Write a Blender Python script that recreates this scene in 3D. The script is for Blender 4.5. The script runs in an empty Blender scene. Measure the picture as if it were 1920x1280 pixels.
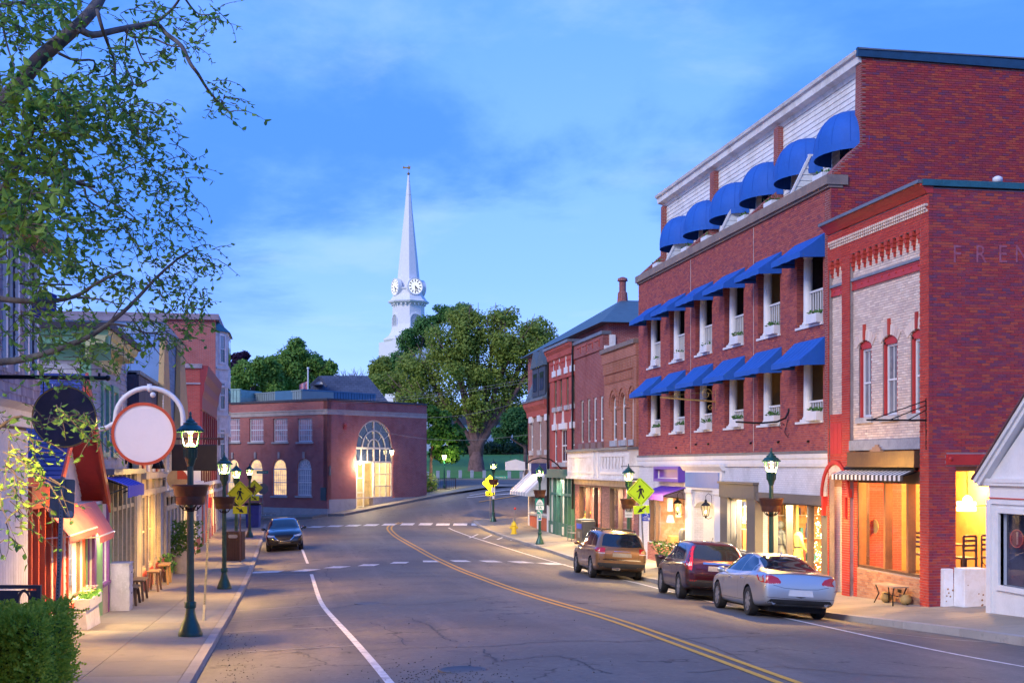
import bpy,bmesh,math,random
import numpy as np
from mathutils import Vector,Matrix
from mathutils.bvhtree import BVHTree
from mathutils.geometry import delaunay_2d_cdt
random.seed(7)
S=bpy.context.scene
COL=S.collection
PI=math.pi
R=math.radians

# ------------------------------------------------------------------ camera
TH,F,CU,CV,CZ=R(10.04),2400.0,960.0,872.0,4.0
cam=bpy.data.cameras.new('camera');co=bpy.data.objects.new('camera',cam);COL.objects.link(co)
co.location=(0,0,CZ);co.rotation_euler=(PI/2,0,-TH)
cam.sensor_width=36;cam.lens=36*F/1920;cam.shift_y=(CV-640)/1920
cam.clip_start=.1;cam.clip_end=6000
S.camera=co
S.cycles.use_denoising=True
S.cycles.max_bounces=6;S.cycles.transparent_max_bounces=16
S.cycles.sample_clamp_indirect=4
# ------------------------------------------------------------------ sky, sun, exposure
SUN_EL,SUN_ROT=R(9),R(215)
W=bpy.data.worlds.new('World');S.world=W;W.use_nodes=True
def build_world():
    nt=W.node_tree;N=nt.nodes;L=nt.links;N.clear()
    out=N.new('ShaderNodeOutputWorld');bg=N.new('ShaderNodeBackground')
    sky=N.new('ShaderNodeTexSky');sky.sky_type='NISHITA';sky.sun_disc=False
    sky.sun_elevation=SUN_EL;sky.sun_rotation=SUN_ROT;sky.altitude=0;sky.air_density=1.0;sky.dust_density=.25;sky.ozone_density=3.5
    def mixc(a,b,fac,blend='MIX'):
        m=N.new('ShaderNodeMix');m.data_type='RGBA';m.blend_type=blend
        for sock,val in((m.inputs[0],fac),(m.inputs[6],a),(m.inputs[7],b)):
            if hasattr(val,'links'):L.new(val,sock)
            else:sock.default_value=val
        return m.outputs[2]
    tint=mixc(sky.outputs[0],(SKYT[0],SKYT[1],SKYT[2],1),1.0,'MULTIPLY')
    tc=N.new('ShaderNodeTexCoord')
    sep=N.new('ShaderNodeSeparateXYZ');L.new(tc.outputs['Generated'],sep.inputs[0])
    # evening sky: pale towards the horizon, deep azure overhead
    grad=N.new('ShaderNodeValToRGB');L.new(sep.outputs[2],grad.inputs[0])
    e=grad.color_ramp.elements
    e[0].position=0.0;e[0].color=(.28,.395,.80,1)
    e[1].position=.7;e[1].color=(.035,.165,.64,1)
    e2=e.new(.14);e2.color=(.155,.28,.75,1)
    e3=e.new(.34);e3.color=(.085,.215,.71,1)
    sc=N.new('ShaderNodeVectorMath');sc.operation='SCALE';L.new(grad.outputs[0],sc.inputs[0]);sc.inputs[3].default_value=SKYG
    base=mixc(tint,sc.outputs[0],.8)
    # clouds: direction projected on a plane overhead, stretched sideways
    dv=N.new('ShaderNodeMath');dv.operation='ADD';L.new(sep.outputs[2],dv.inputs[0]);dv.inputs[1].default_value=.10
    px=N.new('ShaderNodeMath');px.operation='DIVIDE';L.new(sep.outputs[0],px.inputs[0]);L.new(dv.outputs[0],px.inputs[1])
    py=N.new('ShaderNodeMath');py.operation='DIVIDE';L.new(sep.outputs[1],py.inputs[0]);L.new(dv.outputs[0],py.inputs[1])
    cb=N.new('ShaderNodeCombineXYZ');L.new(px.outputs[0],cb.inputs[0]);L.new(py.outputs[0],cb.inputs[1])
    def cloud(scale,sx,lo,hi,off,detail=8):
        mp=N.new('ShaderNodeMapping');L.new(cb.outputs[0],mp.inputs[0]);mp.inputs['Scale'].default_value=(sx,1,1);mp.inputs['Location'].default_value=off
        n=N.new('ShaderNodeTexNoise');L.new(mp.outputs[0],n.inputs[0]);n.inputs['Scale'].default_value=scale;n.inputs['Detail'].default_value=detail;n.inputs['Roughness'].default_value=.58
        n.inputs['Distortion'].default_value=.25
        rp=N.new('ShaderNodeMapRange');L.new(n.outputs[0],rp.inputs[0]);rp.inputs[1].default_value=lo;rp.inputs[2].default_value=hi;rp.interpolation_type='SMOOTHSTEP'
        return rp.outputs[0]
    def gain(v,g):
        m=N.new('ShaderNodeMath');m.operation='MULTIPLY';L.new(v,m.inputs[0]);m.inputs[1].default_value=g;return m.outputs[0]
    fade=N.new('ShaderNodeMapRange');L.new(sep.outputs[2],fade.inputs[0]);fade.inputs[1].default_value=.07;fade.inputs[2].default_value=.17;fade.interpolation_type='SMOOTHSTEP'
    def fmul(v):
        m=N.new('ShaderNodeMath');m.operation='MULTIPLY';L.new(v,m.inputs[0]);L.new(fade.outputs[0],m.inputs[1]);return m.outputs[0]
    dark=fmul(cloud(.62,1.25,.41,.57,(3.1,1.7,0)));lite=cloud(1.25,1.1,.52,.72,(7.3,2.2,0))
    c1=mixc(base,(.040*SKYG,.150*SKYG,.56*SKYG,1),gain(dark,.85))
    c2=mixc(c1,(.27*SKYG,.38*SKYG,.80*SKYG,1),gain(lite,.32))
    L.new(c2,bg.inputs[0]);bg.inputs[1].default_value=SKYS
    L.new(bg.outputs[0],out.inputs[0])
SKYT=(.6,.85,1.9);SKYG=8.0;SKYS=.14
LAMPE=1700;SHOPK=2.0
build_world()
sl=bpy.data.lights.new('sun','SUN');so=bpy.data.objects.new('sun',sl);COL.objects.link(so)
sl.energy=1.35;sl.angle=R(24);sl.color=(1.0,.90,.80)
so.rotation_euler=(PI/2-R(32),0,R(-54));so.location=(0,-20,40)
S.view_settings.view_transform='Standard';S.view_settings.look='None'
S.view_settings.exposure=1.0;S.view_settings.gamma=1
S.view_settings.use_curve_mapping=False

# ------------------------------------------------------------------ materials
MATS={}
def newmat(name):
    m=bpy.data.materials.new(name);m.use_nodes=True
    nt=m.node_tree;nt.nodes.clear()
    o=nt.nodes.new('ShaderNodeOutputMaterial');b=nt.nodes.new('ShaderNodeBsdfPrincipled')
    nt.links.new(b.outputs[0],o.inputs[0]);MATS[name]=m
    return m,nt.nodes,nt.links,b
def mixn(N,L,a,b,fac,blend='MIX'):
    m=N.new('ShaderNodeMix');m.data_type='RGBA';m.blend_type=blend
    for sock,val in((m.inputs[0],fac),(m.inputs[6],a),(m.inputs[7],b)):
        if hasattr(val,'links'):L.new(val,sock)
        else:sock.default_value=val if isinstance(val,(int,float))else(*val[:3],1)
    return m.outputs[2]
def ramp(N,L,v,lo,hi):
    r=N.new('ShaderNodeMapRange');L.new(v,r.inputs[0]);r.inputs[1].default_value=lo;r.inputs[2].default_value=hi
    return r.outputs[0]
def noise(N,L,vec,scale,detail=5,rough=.55,dist=0):
    n=N.new('ShaderNodeTexNoise');n.inputs['Scale'].default_value=scale;n.inputs['Detail'].default_value=detail
    n.inputs['Roughness'].default_value=rough;n.inputs['Distortion'].default_value=dist
    L.new(vec,n.inputs[0]);return n.outputs[0]
def bumpn(N,L,b,h,strength,dist=.01):
    k=N.new('ShaderNodeBump');k.inputs['Strength'].default_value=strength;k.inputs['Distance'].default_value=dist
    L.new(h,k.inputs['Height']);L.new(k.outputs[0],b.inputs['Normal'])
def pm(name,col,rough=.7,metal=0,col2=None,vs=2.5,var=.18,bump=.15,bs=40,spec=.5,rnd=.0,stretch=None,coat=0):
    """painted / natural surface: two-scale noise colour, fine relief"""
    if name in MATS:return MATS[name]
    m,N,L,b=newmat(name)
    tc=N.new('ShaderNodeTexCoord');vec=tc.outputs['Object']
    if stretch:
        mp=N.new('ShaderNodeMapping');L.new(vec,mp.inputs[0]);mp.inputs['Scale'].default_value=stretch;vec=mp.outputs[0]
    n1=noise(N,L,vec,vs,6,.6);n2=noise(N,L,vec,vs*7,4)
    c2=col2 or tuple(c*(1-2*var)for c in col)
    c1=mixn(N,L,col,c2,ramp(N,L,n1,.42,.72))
    c1=mixn(N,L,c1,tuple(min(1,c*(1+var)+.004)for c in col),ramp(N,L,n2,.5,.85))
    if rnd:
        oi=N.new('ShaderNodeObjectInfo');hs=N.new('ShaderNodeHueSaturation');L.new(c1,hs.inputs['Color'])
        L.new(ramp2(N,L,oi.outputs['Random'],1-rnd,1+rnd),hs.inputs['Value']);c1=hs.outputs[0]
    L.new(c1,b.inputs['Base Color'])
    b.inputs['Roughness'].default_value=rough;b.inputs['Metallic'].default_value=metal
    b.inputs['Specular IOR Level'].default_value=spec
    if coat:b.inputs['Coat Weight'].default_value=coat;b.inputs['Coat Roughness'].default_value=.03
    if bump:bumpn(N,L,b,noise(N,L,vec,bs,5,.6),bump)
    return m
def ramp2(N,L,v,a,b):
    r=N.new('ShaderNodeMapRange');L.new(v,r.inputs[0]);r.inputs[3].default_value=a;r.inputs[4].default_value=b
    return r.outputs[0]
def isl(name,cols,rough=.85,bump=.25,bs=60,stain=.25):
    """each piece (brick, shingle, leaf...) takes a colour of its own"""
    if name in MATS:return MATS[name]
    m,N,L,b=newmat(name)
    g=N.new('ShaderNodeNewGeometry');oi=N.new('ShaderNodeObjectInfo')
    ad=N.new('ShaderNodeMath');ad.operation='ADD';L.new(g.outputs['Random Per Island'],ad.inputs[0]);L.new(oi.outputs['Random'],ad.inputs[1])
    fr=N.new('ShaderNodeMath');fr.operation='FRACT';L.new(ad.outputs[0],fr.inputs[0])
    cr=N.new('ShaderNodeValToRGB');cr.color_ramp.interpolation='LINEAR'
    e=cr.color_ramp.elements
    e[0].position=0;e[0].color=(*cols[0],1);e[1].position=1;e[1].color=(*cols[-1],1)
    for i,c in enumerate(cols[1:-1]):e.new((i+1)/(len(cols)-1)).color=(*c,1)
    L.new(fr.outputs[0],cr.inputs[0])
    tc=N.new('ShaderNodeTexCoord')
    n=noise(N,L,tc.outputs['Object'],.8,6,.65)
    c=mixn(N,L,cr.outputs[0],(.5,.5,.5),0.0)
    c=mixn(N,L,cr.outputs[0],tuple(.62*x for x in cols[0]),ramp(N,L,n,.56,1.3-.25*stain))if stain else cr.outputs[0]
    L.new(c,b.inputs['Base Color']);b.inputs['Roughness'].default_value=rough
    b.inputs['Specular IOR Level'].default_value=.3
    if bump:bumpn(N,L,b,noise(N,L,tc.outputs['Object'],bs,4),bump)
    return m
def brickm(name,c1,c2,mort,w=.215,h=.0677,mw=.008,bump=.6):
    if name in MATS:return MATS[name]
    m,N,L,b=newmat(name)
    tc=N.new('ShaderNodeTexCoord');sp=N.new('ShaderNodeSeparateXYZ');L.new(tc.outputs['Object'],sp.inputs[0])
    sn=N.new('ShaderNodeSeparateXYZ');L.new(tc.outputs['Normal'],sn.inputs[0])
    ab=[]
    for i in(0,1):
        a=N.new('ShaderNodeMath');a.operation='ABSOLUTE';L.new(sn.outputs[i],a.inputs[0]);ab.append(a.outputs[0])
    gt=N.new('ShaderNodeMath');gt.operation='GREATER_THAN';L.new(ab[0],gt.inputs[0]);L.new(ab[1],gt.inputs[1])
    mx=N.new('ShaderNodeMix');L.new(gt.outputs[0],mx.inputs[0]);L.new(sp.outputs[0],mx.inputs[2]);L.new(sp.outputs[1],mx.inputs[3])
    cb=N.new('ShaderNodeCombineXYZ');L.new(mx.outputs[0],cb.inputs[0]);L.new(sp.outputs[2],cb.inputs[1])
    br=N.new('ShaderNodeTexBrick');L.new(cb.outputs[0],br.inputs[0])
    br.inputs['Scale'].default_value=1;br.inputs['Brick Width'].default_value=w;br.inputs['Row Height'].default_value=h
    br.inputs['Mortar Size'].default_value=mw;br.inputs['Bias'].default_value=.1
    br.inputs['Color1'].default_value=(*c1,1);br.inputs['Color2'].default_value=(*c2,1);br.inputs['Mortar'].default_value=(*mort,1)
    n=noise(N,L,tc.outputs['Object'],.9,6,.65)
    c=mixn(N,L,br.outputs[0],tuple(.5*x for x in c1),ramp(N,L,n,.48,.9))
    n2=noise(N,L,cb.outputs[0],9,2)
    c=mixn(N,L,c,tuple(min(1,1.6*x+.02)for x in c1),ramp(N,L,n2,.62,.95))
    L.new(c,b.inputs['Base Color']);b.inputs['Roughness'].default_value=.85;b.inputs['Specular IOR Level'].default_value=.3
    inv=N.new('ShaderNodeMath');inv.operation='SUBTRACT';inv.inputs[0].default_value=1;L.new(br.outputs[1],inv.inputs[1])
    bumpn(N,L,b,inv.outputs[0],bump,.008)
    return m
def emat(name,col,s,var=0):
    if name in MATS:return MATS[name]
    m,N,L,b=newmat(name)
    b.inputs['Base Color'].default_value=(*[min(.8,c)for c in col],1)
    b.inputs['Emission Color'].default_value=(*col,1);b.inputs['Emission Strength'].default_value=s
    if var:
        tc=N.new('ShaderNodeTexCoord');n=noise(N,L,tc.outputs['Object'],var,3)
        L.new(mixn(N,L,col,tuple(c*.25 for c in col),ramp(N,L,n,.4,.75)),b.inputs['Emission Color'])
    return m
def glassm(name,tint=(.95,.97,1),refl=.12):
    if name in MATS:return MATS[name]
    m,N,L,b=newmat(name);N.remove(b)
    o=[n for n in N if n.type=='OUTPUT_MATERIAL'][0]
    t=N.new('ShaderNodeBsdfTransparent');t.inputs[0].default_value=(*tint,1)
    g=N.new('ShaderNodeBsdfGlossy');g.inputs['Roughness'].default_value=.02
    fr=N.new('ShaderNodeFresnel');fr.inputs[0].default_value=1.5
    ad=N.new('ShaderNodeMath');ad.operation='MULTIPLY_ADD';L.new(fr.outputs[0],ad.inputs[0]);ad.inputs[1].default_value=.9;ad.inputs[2].default_value=refl*.2
    ge=N.new('ShaderNodeNewGeometry');fb=N.new('ShaderNodeMath');fb.operation='SUBTRACT';fb.inputs[0].default_value=1;L.new(ge.outputs['Backfacing'],fb.inputs[1])
    mu=N.new('ShaderNodeMath');mu.operation='MULTIPLY';L.new(ad.outputs[0],mu.inputs[0]);L.new(fb.outputs[0],mu.inputs[1])
    mx=N.new('ShaderNodeMixShader');L.new(mu.outputs[0],mx.inputs[0]);L.new(t.outputs[0],mx.inputs[1]);L.new(g.outputs[0],mx.inputs[2])
    L.new(mx.outputs[0],o.inputs[0]);return m
def carpaint(name,col,metal=.35,rough=.3):
    m,N,L,b=newmat(name)
    b.inputs['Base Color'].default_value=(*col,1);b.inputs['Metallic'].default_value=metal;b.inputs['Roughness'].default_value=rough
    b.inputs['Coat Weight'].default_value=1;b.inputs['Coat Roughness'].default_value=.03
    tc=N.new('ShaderNodeTexCoord');n=noise(N,L,tc.outputs['Object'],3,5)
    L.new(ramp2(N,L,n,rough*.8,rough*1.35),b.inputs['Roughness'])
    return m

# ------------------------------------------------------------------ mesh builder
ORG={}
class MB:
    def __init__(s,M=None):
        s.v=[];s.f=[];s.M=M;s.flip=M is not None and M.to_3x3().determinant()<0
    def add(s,vs,fs):
        n=len(s.v)
        if s.M is not None:vs=[tuple(s.M@Vector(v))for v in vs]
        s.v.extend(vs)
        for f in fs:
            f=[n+i for i in f]
            s.f.append(f[::-1]if s.flip else f)
    BF=((0,3,2,1),(4,5,6,7),(0,1,5,4),(1,2,6,5),(2,3,7,6),(3,0,4,7))
    def box(s,x0,x1,y0,y1,z0,z1):
        s.add([(x0,y0,z0),(x1,y0,z0),(x1,y1,z0),(x0,y1,z0),(x0,y0,z1),(x1,y0,z1),(x1,y1,z1),(x0,y1,z1)],s.BF)
        return s
    def hexa(s,p):          # 4 bottom, 4 top corners
        s.add([tuple(q)for q in p],s.BF);return s
    def obox(s,c,sz,rot=(0,0,0)):
        from mathutils import Euler
        E=Euler(rot).to_matrix();c=Vector(c);h=[k/2 for k in sz]
        P=[(-1,-1,-1),(1,-1,-1),(1,1,-1),(-1,1,-1),(-1,-1,1),(1,-1,1),(1,1,1),(-1,1,1)]
        s.add([tuple(c+E@Vector((a*h[0],b*h[1],d*h[2])))for a,b,d in P],s.BF);return s
    def prism(s,poly,ax,t0,t1):
        """poly: list of 2D points (the two other axes in order), extruded along axis ax (0,1,2)"""
        if sum(poly[i][0]*poly[(i+1)%len(poly)][1]-poly[(i+1)%len(poly)][0]*poly[i][1]for i in range(len(poly)))<0:poly=poly[::-1]
        n=len(poly)
        def P(p,t):
            return(t,p[0],p[1])if ax==0 else((p[0],t,p[1])if ax==1 else(p[0],p[1],t))
        if ax==1:t0,t1=max(t0,t1),min(t0,t1)
        else:t0,t1=min(t0,t1),max(t0,t1)
        vs=[P(p,t0)for p in poly]+[P(p,t1)for p in poly]
        fs=[list(range(n))[::-1],list(range(n,2*n))]+[[i,(i+1)%n,n+(i+1)%n,n+i]for i in range(n)]
        s.add(vs,fs);return s
    def tube(s,pts,r,n=8,cap=True):
        pts=[Vector(p)for p in pts];m=len(pts)
        if isinstance(r,(int,float)):r=[r]*m
        ring=[];prev=None
        for i,p in enumerate(pts):
            d=(pts[min(i+1,m-1)]-pts[max(i-1,0)])
            d=d.normalized()if d.length>1e-9 else Vector((0,0,1))
            if prev is None:
                a=d.orthogonal().normalized()
            else:
                a=prev-d*prev.dot(d);a=a.normalized()if a.length>1e-6 else d.orthogonal().normalized()
            prev=a;b=d.cross(a)
            ring+=[tuple(p+(a*math.cos(2*PI*k/n)+b*math.sin(2*PI*k/n))*r[i])for k in range(n)]
        fs=[[i*n+k,i*n+(k+1)%n,(i+1)*n+(k+1)%n,(i+1)*n+k]for i in range(m-1)for k in range(n)]
        if cap:fs+=[list(range(n))[::-1],list(range((m-1)*n,m*n))]
        s.add(ring,fs);return s
    def lathe(s,prof,c=(0,0,0),n=16,ax='z',cap=True):
        vs=[]
        for r,z in prof:
            for k in range(n):
                a=2*PI*k/n;p=(r*math.cos(a),r*math.sin(a),z)
                if ax=='y':p=(p[0],p[2],-p[1])
                elif ax=='x':p=(p[2],p[0],p[1])
                vs.append((c[0]+p[0],c[1]+p[1],c[2]+p[2]))
        m=len(prof)
        fs=[[i*n+k,i*n+(k+1)%n,(i+1)*n+(k+1)%n,(i+1)*n+k]for i in range(m-1)for k in range(n)]
        if cap:fs+=[list(range(n))[::-1],list(range((m-1)*n,m*n))]
        s.add(vs,fs);return s
    def sph(s,c,r,n=10,sc=(1,1,1)):
        m=max(4,n//2)
        prof=[(max(1e-4,r*math.sin(PI*i/m)),-r*math.cos(PI*i/m))for i in range(m+1)]
        vs0=MB().lathe(prof,(0,0,0),n)
        s.add([(c[0]+v[0]*sc[0],c[1]+v[1]*sc[1],c[2]+v[2]*sc[2])for v in vs0.v],vs0.f);return s
    def build(s,name,mat,parent=None,smooth=False,kind=None,bevel=0):
        if not s.v:return None
        off=Vector(ORG.get(parent.name,(0,0,0)))if parent else None
        A=np.array(s.v,dtype=float)
        if off is None:
            lo,hi=A.min(0),A.max(0);off=Vector(((lo[0]+hi[0])/2,(lo[1]+hi[1])/2,lo[2]));top=True
        else:top=False
        A-=np.array(off)
        me=bpy.data.meshes.new(name);me.from_pydata(A.tolist(),[],s.f);me.update()
        o=bpy.data.objects.new(name,me);COL.objects.link(o)
        if mat:me.materials.append(mat)
        if smooth:me.polygons.foreach_set('use_smooth',[True]*len(me.polygons))
        if top:o.location=off
        if parent:o.parent=parent
        ORG[o.name]=tuple(off)
        if kind:o['kind']=kind
        if bevel:
            md=o.modifiers.new('bevel','BEVEL');md.width=bevel;md.segments=2;md.limit_method='ANGLE';md.angle_limit=R(40)
        if smooth=='auto':
            me.polygons.foreach_set('use_smooth',[True]*len(me.polygons))
            try:me.set_sharp_from_angle(angle=R(35))
            except Exception:pass
        return o
def tag(o,label=None,cat=None,group=None,kind=None):
    if label:o['label']=label
    if cat:o['category']=cat
    if group:o['group']=group
    if kind:o['kind']=kind
    return o
def thing(name,label,cat,loc=(0,0,0),rz=0,group=None,local=False):
    o=bpy.data.objects.new(name,None);COL.objects.link(o);o.location=loc;o.rotation_euler=(0,0,rz)
    o.empty_display_size=.2
    ORG[o.name]=(0,0,0)if local else tuple(loc)
    return tag(o,label,cat,group)
def kids(o):return[c for c in bpy.data.objects if c.parent==o]
CH={}
def copy_tree(o,loc=None,rz=None,label=None,parent=None):
    c=o.copy();COL.objects.link(c)
    if parent:c.parent=parent
    if loc is not None:c.location=loc
    if rz is not None:c.rotation_euler=(0,0,rz)
    if label:c['label']=label
    for k in o.children:copy_tree(k,parent=c)
    return c
def light(name,kind,loc,e,col,size=.1,rot=(0,0,0),size2=None,parent=None,spot=None):
    l=bpy.data.lights.new(name,kind);l.energy=e*(1 if name=='lantern_light' else SHOPK);l.color=col
    if kind=='AREA':
        l.size=size
        if size2:l.shape='RECTANGLE';l.size_y=size2
    else:l.shadow_soft_size=size
    if spot:l.spot_size=spot;l.spot_blend=.45
    o=bpy.data.objects.new(name,l);COL.objects.link(o);o.location=loc;o.rotation_euler=rot
    if parent:o.parent=parent
    return o
def text(s,size,M,mb=None,bold=False):
    """letters as filled flat mesh; M maps local x (right), y (up) into place"""
    cu=bpy.data.curves.new('t','FONT');cu.body=s;cu.size=size;cu.align_x='CENTER';cu.align_y='CENTER';cu.extrude=.002
    if bold:cu.offset=size*.02
    o=bpy.data.objects.new('t',cu);COL.objects.link(o)
    me=bpy.data.meshes.new_from_object(o.evaluated_get(bpy.context.evaluated_depsgraph_get()))
    mb=mb or MB()
    mb.add([tuple(M@v.co)for v in me.vertices],[list(p.vertices)for p in me.polygons])
    bpy.data.objects.remove(o);bpy.data.curves.remove(cu);bpy.data.meshes.remove(me)
    return mb
# ------------------------------------------------------------------ where a sight line meets a plane of the place
ct,st=math.cos(TH),math.sin(TH)
def ray(u,v=CV):
    a,b=(u-CU)/F,(CV-v)/F
    return(a*ct+st,-a*st+ct,b)
def onx(x,u,v=CV):
    r=ray(u,v);k=x/r[0];return(r[1]*k,CZ+r[2]*k)
def ony(y,u,v=CV):
    r=ray(u,v);k=y/r[1];return(r[0]*k,CZ+r[2]*k)
def zy(x,y,v):return CZ+(CV-v)/F*(x*st+y*ct)
GP=[(-60,-1.2),(0,-2.2),(10,-2.58),(17,-2.88),(24.7,-3.2),(32,-3.52),(40,-3.8),(48,-3.99),(57,-4.1),(65,-4.12),(74,-4.1),(84,-3.95),(95,-3.5),(101,-3.25),(138,-2.95),(400,-2.9)]
def sm(a,b,x):
    t=min(1,max(0,(x-a)/(b-a)));return t*t*(3-2*t)
def g1(y):
    for(a,p),(b,q)in zip(GP,GP[1:]):
        if y<=b:return p+(q-p)*(y-a)/(b-a)
    return GP[-1][1]
def gs(y):return(g1(y-2)+2*g1(y-1)+3*g1(y)+2*g1(y+1)+g1(y+2))/9
def ground(x,y):
    z=CZ+gs(y)+sm(80,97,y)*.11*max(-12,min(14,x-3))
    z-=.012*max(0,min(14,x+1.25))*(1-sm(45,65,y))
    return z
LC,RC=[(-8,-1.25),(90,-1.25)],[(-8,13.9),(20,13.75),(23.8,13.5),(30,12.8),(44,12.95),(80,12.45),(90,12.4)]
def rcurb(y):
    for(a,p),(b,q)in zip(RC,RC[1:]):
        if y<=b:return p+(q-p)*(y-a)/(b-a)
    return RC[-1][1]
def road(x,y):
    c=.22*max(0,1-((x-5.8)/7)**2)*(1-sm(62,88,y))
    return ground(x,y)-.13+c
def gnd(u,v,fn=ground):
    r=ray(u,v);k=6
    while k<400:
        if CZ+r[2]*k<=fn(r[0]*k,r[1]*k):break
        k+=.05
    return(r[0]*k,r[1]*k,CZ+r[2]*k)
# facade frames: (along street, out from wall, up)
def FR(x=15.46):return Matrix(((0,-1,0,x),(1,0,0,0),(0,0,1,0),(0,0,0,1)))
def FL(x=-4.15):return Matrix(((0,1,0,x),(1,0,0,0),(0,0,1,0),(0,0,0,1)))
def FF(y):return Matrix(((1,0,0,0),(0,-1,0,y),(0,0,1,0),(0,0,0,1)))
# ------------------------------------------------------------------ wall, arch, brick and window makers (facade coordinates)
def arch_z(h,a):        # h = (a0,a1,z0,z1[,zs]) ; top of the hole at position a
    if len(h)<5:return h[3]
    c,w=(h[0]+h[1])/2,(h[1]-h[0])/2
    t=max(0,1-((a-c)/w)**2);return h[4]+(h[3]-h[4])*math.sqrt(t)
def wall(mb,a0,a1,z0,z1,d0,d1,holes=()):
    xs=sorted({a0,a1,*[min(a1,max(a0,h[i]))for h in holes for i in(0,1)]})
    for x0,x1 in zip(xs,xs[1:]):
        if x1-x0<1e-5:continue
        m=(x0+x1)/2
        cut=sorted((h[2],h[3])for h in holes if h[0]<m<h[1])
        z=z0
        for c0,c1 in cut:
            if c0>z+1e-5:mb.box(x0,x1,d0,d1,z,min(c0,z1))
            z=max(z,c1)
        if z<z1-1e-5:mb.box(x0,x1,d0,d1,z,z1)
    for h in holes:
        if len(h)>4:
            n=12
            for i in range(n):
                p,q=h[0]+(h[1]-h[0])*i/n,h[0]+(h[1]-h[0])*(i+1)/n
                zp,zq=arch_z(h,p+1e-6 if i==0 else p),arch_z(h,q-1e-6 if i==n-1 else q)
                mb.hexa([(p,d0,zp),(q,d0,zq),(q,d1,zq),(p,d1,zp),(p,d0,h[3]),(q,d0,h[3]),(q,d1,h[3]),(p,d1,h[3])])
    return mb
def row_iv(a0,a1,z,holes):
    iv=[(a0,a1)]
    for h in holes:
        if not h[2]<z<h[3]:continue
        l,r=h[0],h[1]
        if len(h)>4 and z>h[4]:
            t=math.sqrt(max(0,1-((z-h[4])/(h[3]-h[4]))**2));c,w=(l+r)/2,(r-l)/2*t;l,r=c-w,c+w
        iv=[p for(p0,p1)in iv for p in((p0,min(p1,l)),(max(p0,r),p1))if p[1]-p[0]>.03]
    return iv
def brick_rects(a0,a1,z0,z1,holes=(),bw=.205,bh=.0575,j=.0105):
    out=[];k=0;z=z0
    while z+bh*.6<z1:
        zt=min(z+bh,z1);off=-(k%2)*(bw+j)/2
        for p0,p1 in row_iv(a0,a1,(z+zt)/2,holes):
            a=a0+off+math.floor((p0-a0-off)/(bw+j))*(bw+j)
            while a<p1:
                l,r=max(a,p0),min(a+bw,p1)
                if r-l>.025:out.append((l,r,z,zt))
                a+=bw+j
        z+=bh+j;k+=1
    return out
def bricks(parent,M,rects,d0,d1,mat,single=None,jit=.004):
    """real bricks; single = (how many, key) makes the largest-showing ones objects of their own"""
    rng=random.Random(len(rects));rest=rects
    if single:
        n,key=single
        rs=sorted(rects,key=key);full=[r for r in rs if r[1]-r[0]>.15][:n]
        ids=set(map(id,full));rest=[r for r in rects if id(r)not in ids]
        w,h=full[0][1]-full[0][0],full[0][3]-full[0][2];me=None
        for r in full:
            c=M@Vector(((r[0]+r[1])/2,d0,(r[2]+r[3])/2))
            if me is None:
                b=MB(Matrix.Translation(-c)@M);q=(c,r)
                b.box(r[0],r[1],d0,d1,r[2],r[3]);me=bpy.data.meshes.new('brick');me.from_pydata(b.v,[],b.f);me.materials.append(mat)
            o=bpy.data.objects.new('brick',me);COL.objects.link(o);o.parent=parent
            o.location=c-Vector(ORG[parent.name]);o.scale=(1,1,1)
    b=MB(M)
    for l,r,z,zt in rest:
        e=d1+rng.uniform(-jit,jit)
        b.add([(l,d0,z),(r,d0,z),(r,d0,zt),(l,d0,zt),(l,e,z),(r,e,z),(r,e,zt),(l,e,zt)],
              ((4,7,6,5)[::-1],(0,4,5,1)[::-1],(1,5,6,2)[::-1],(2,6,7,3)[::-1],(3,7,4,0)[::-1]))
    return b.build('brickwork',mat,parent,kind='stuff')
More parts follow.
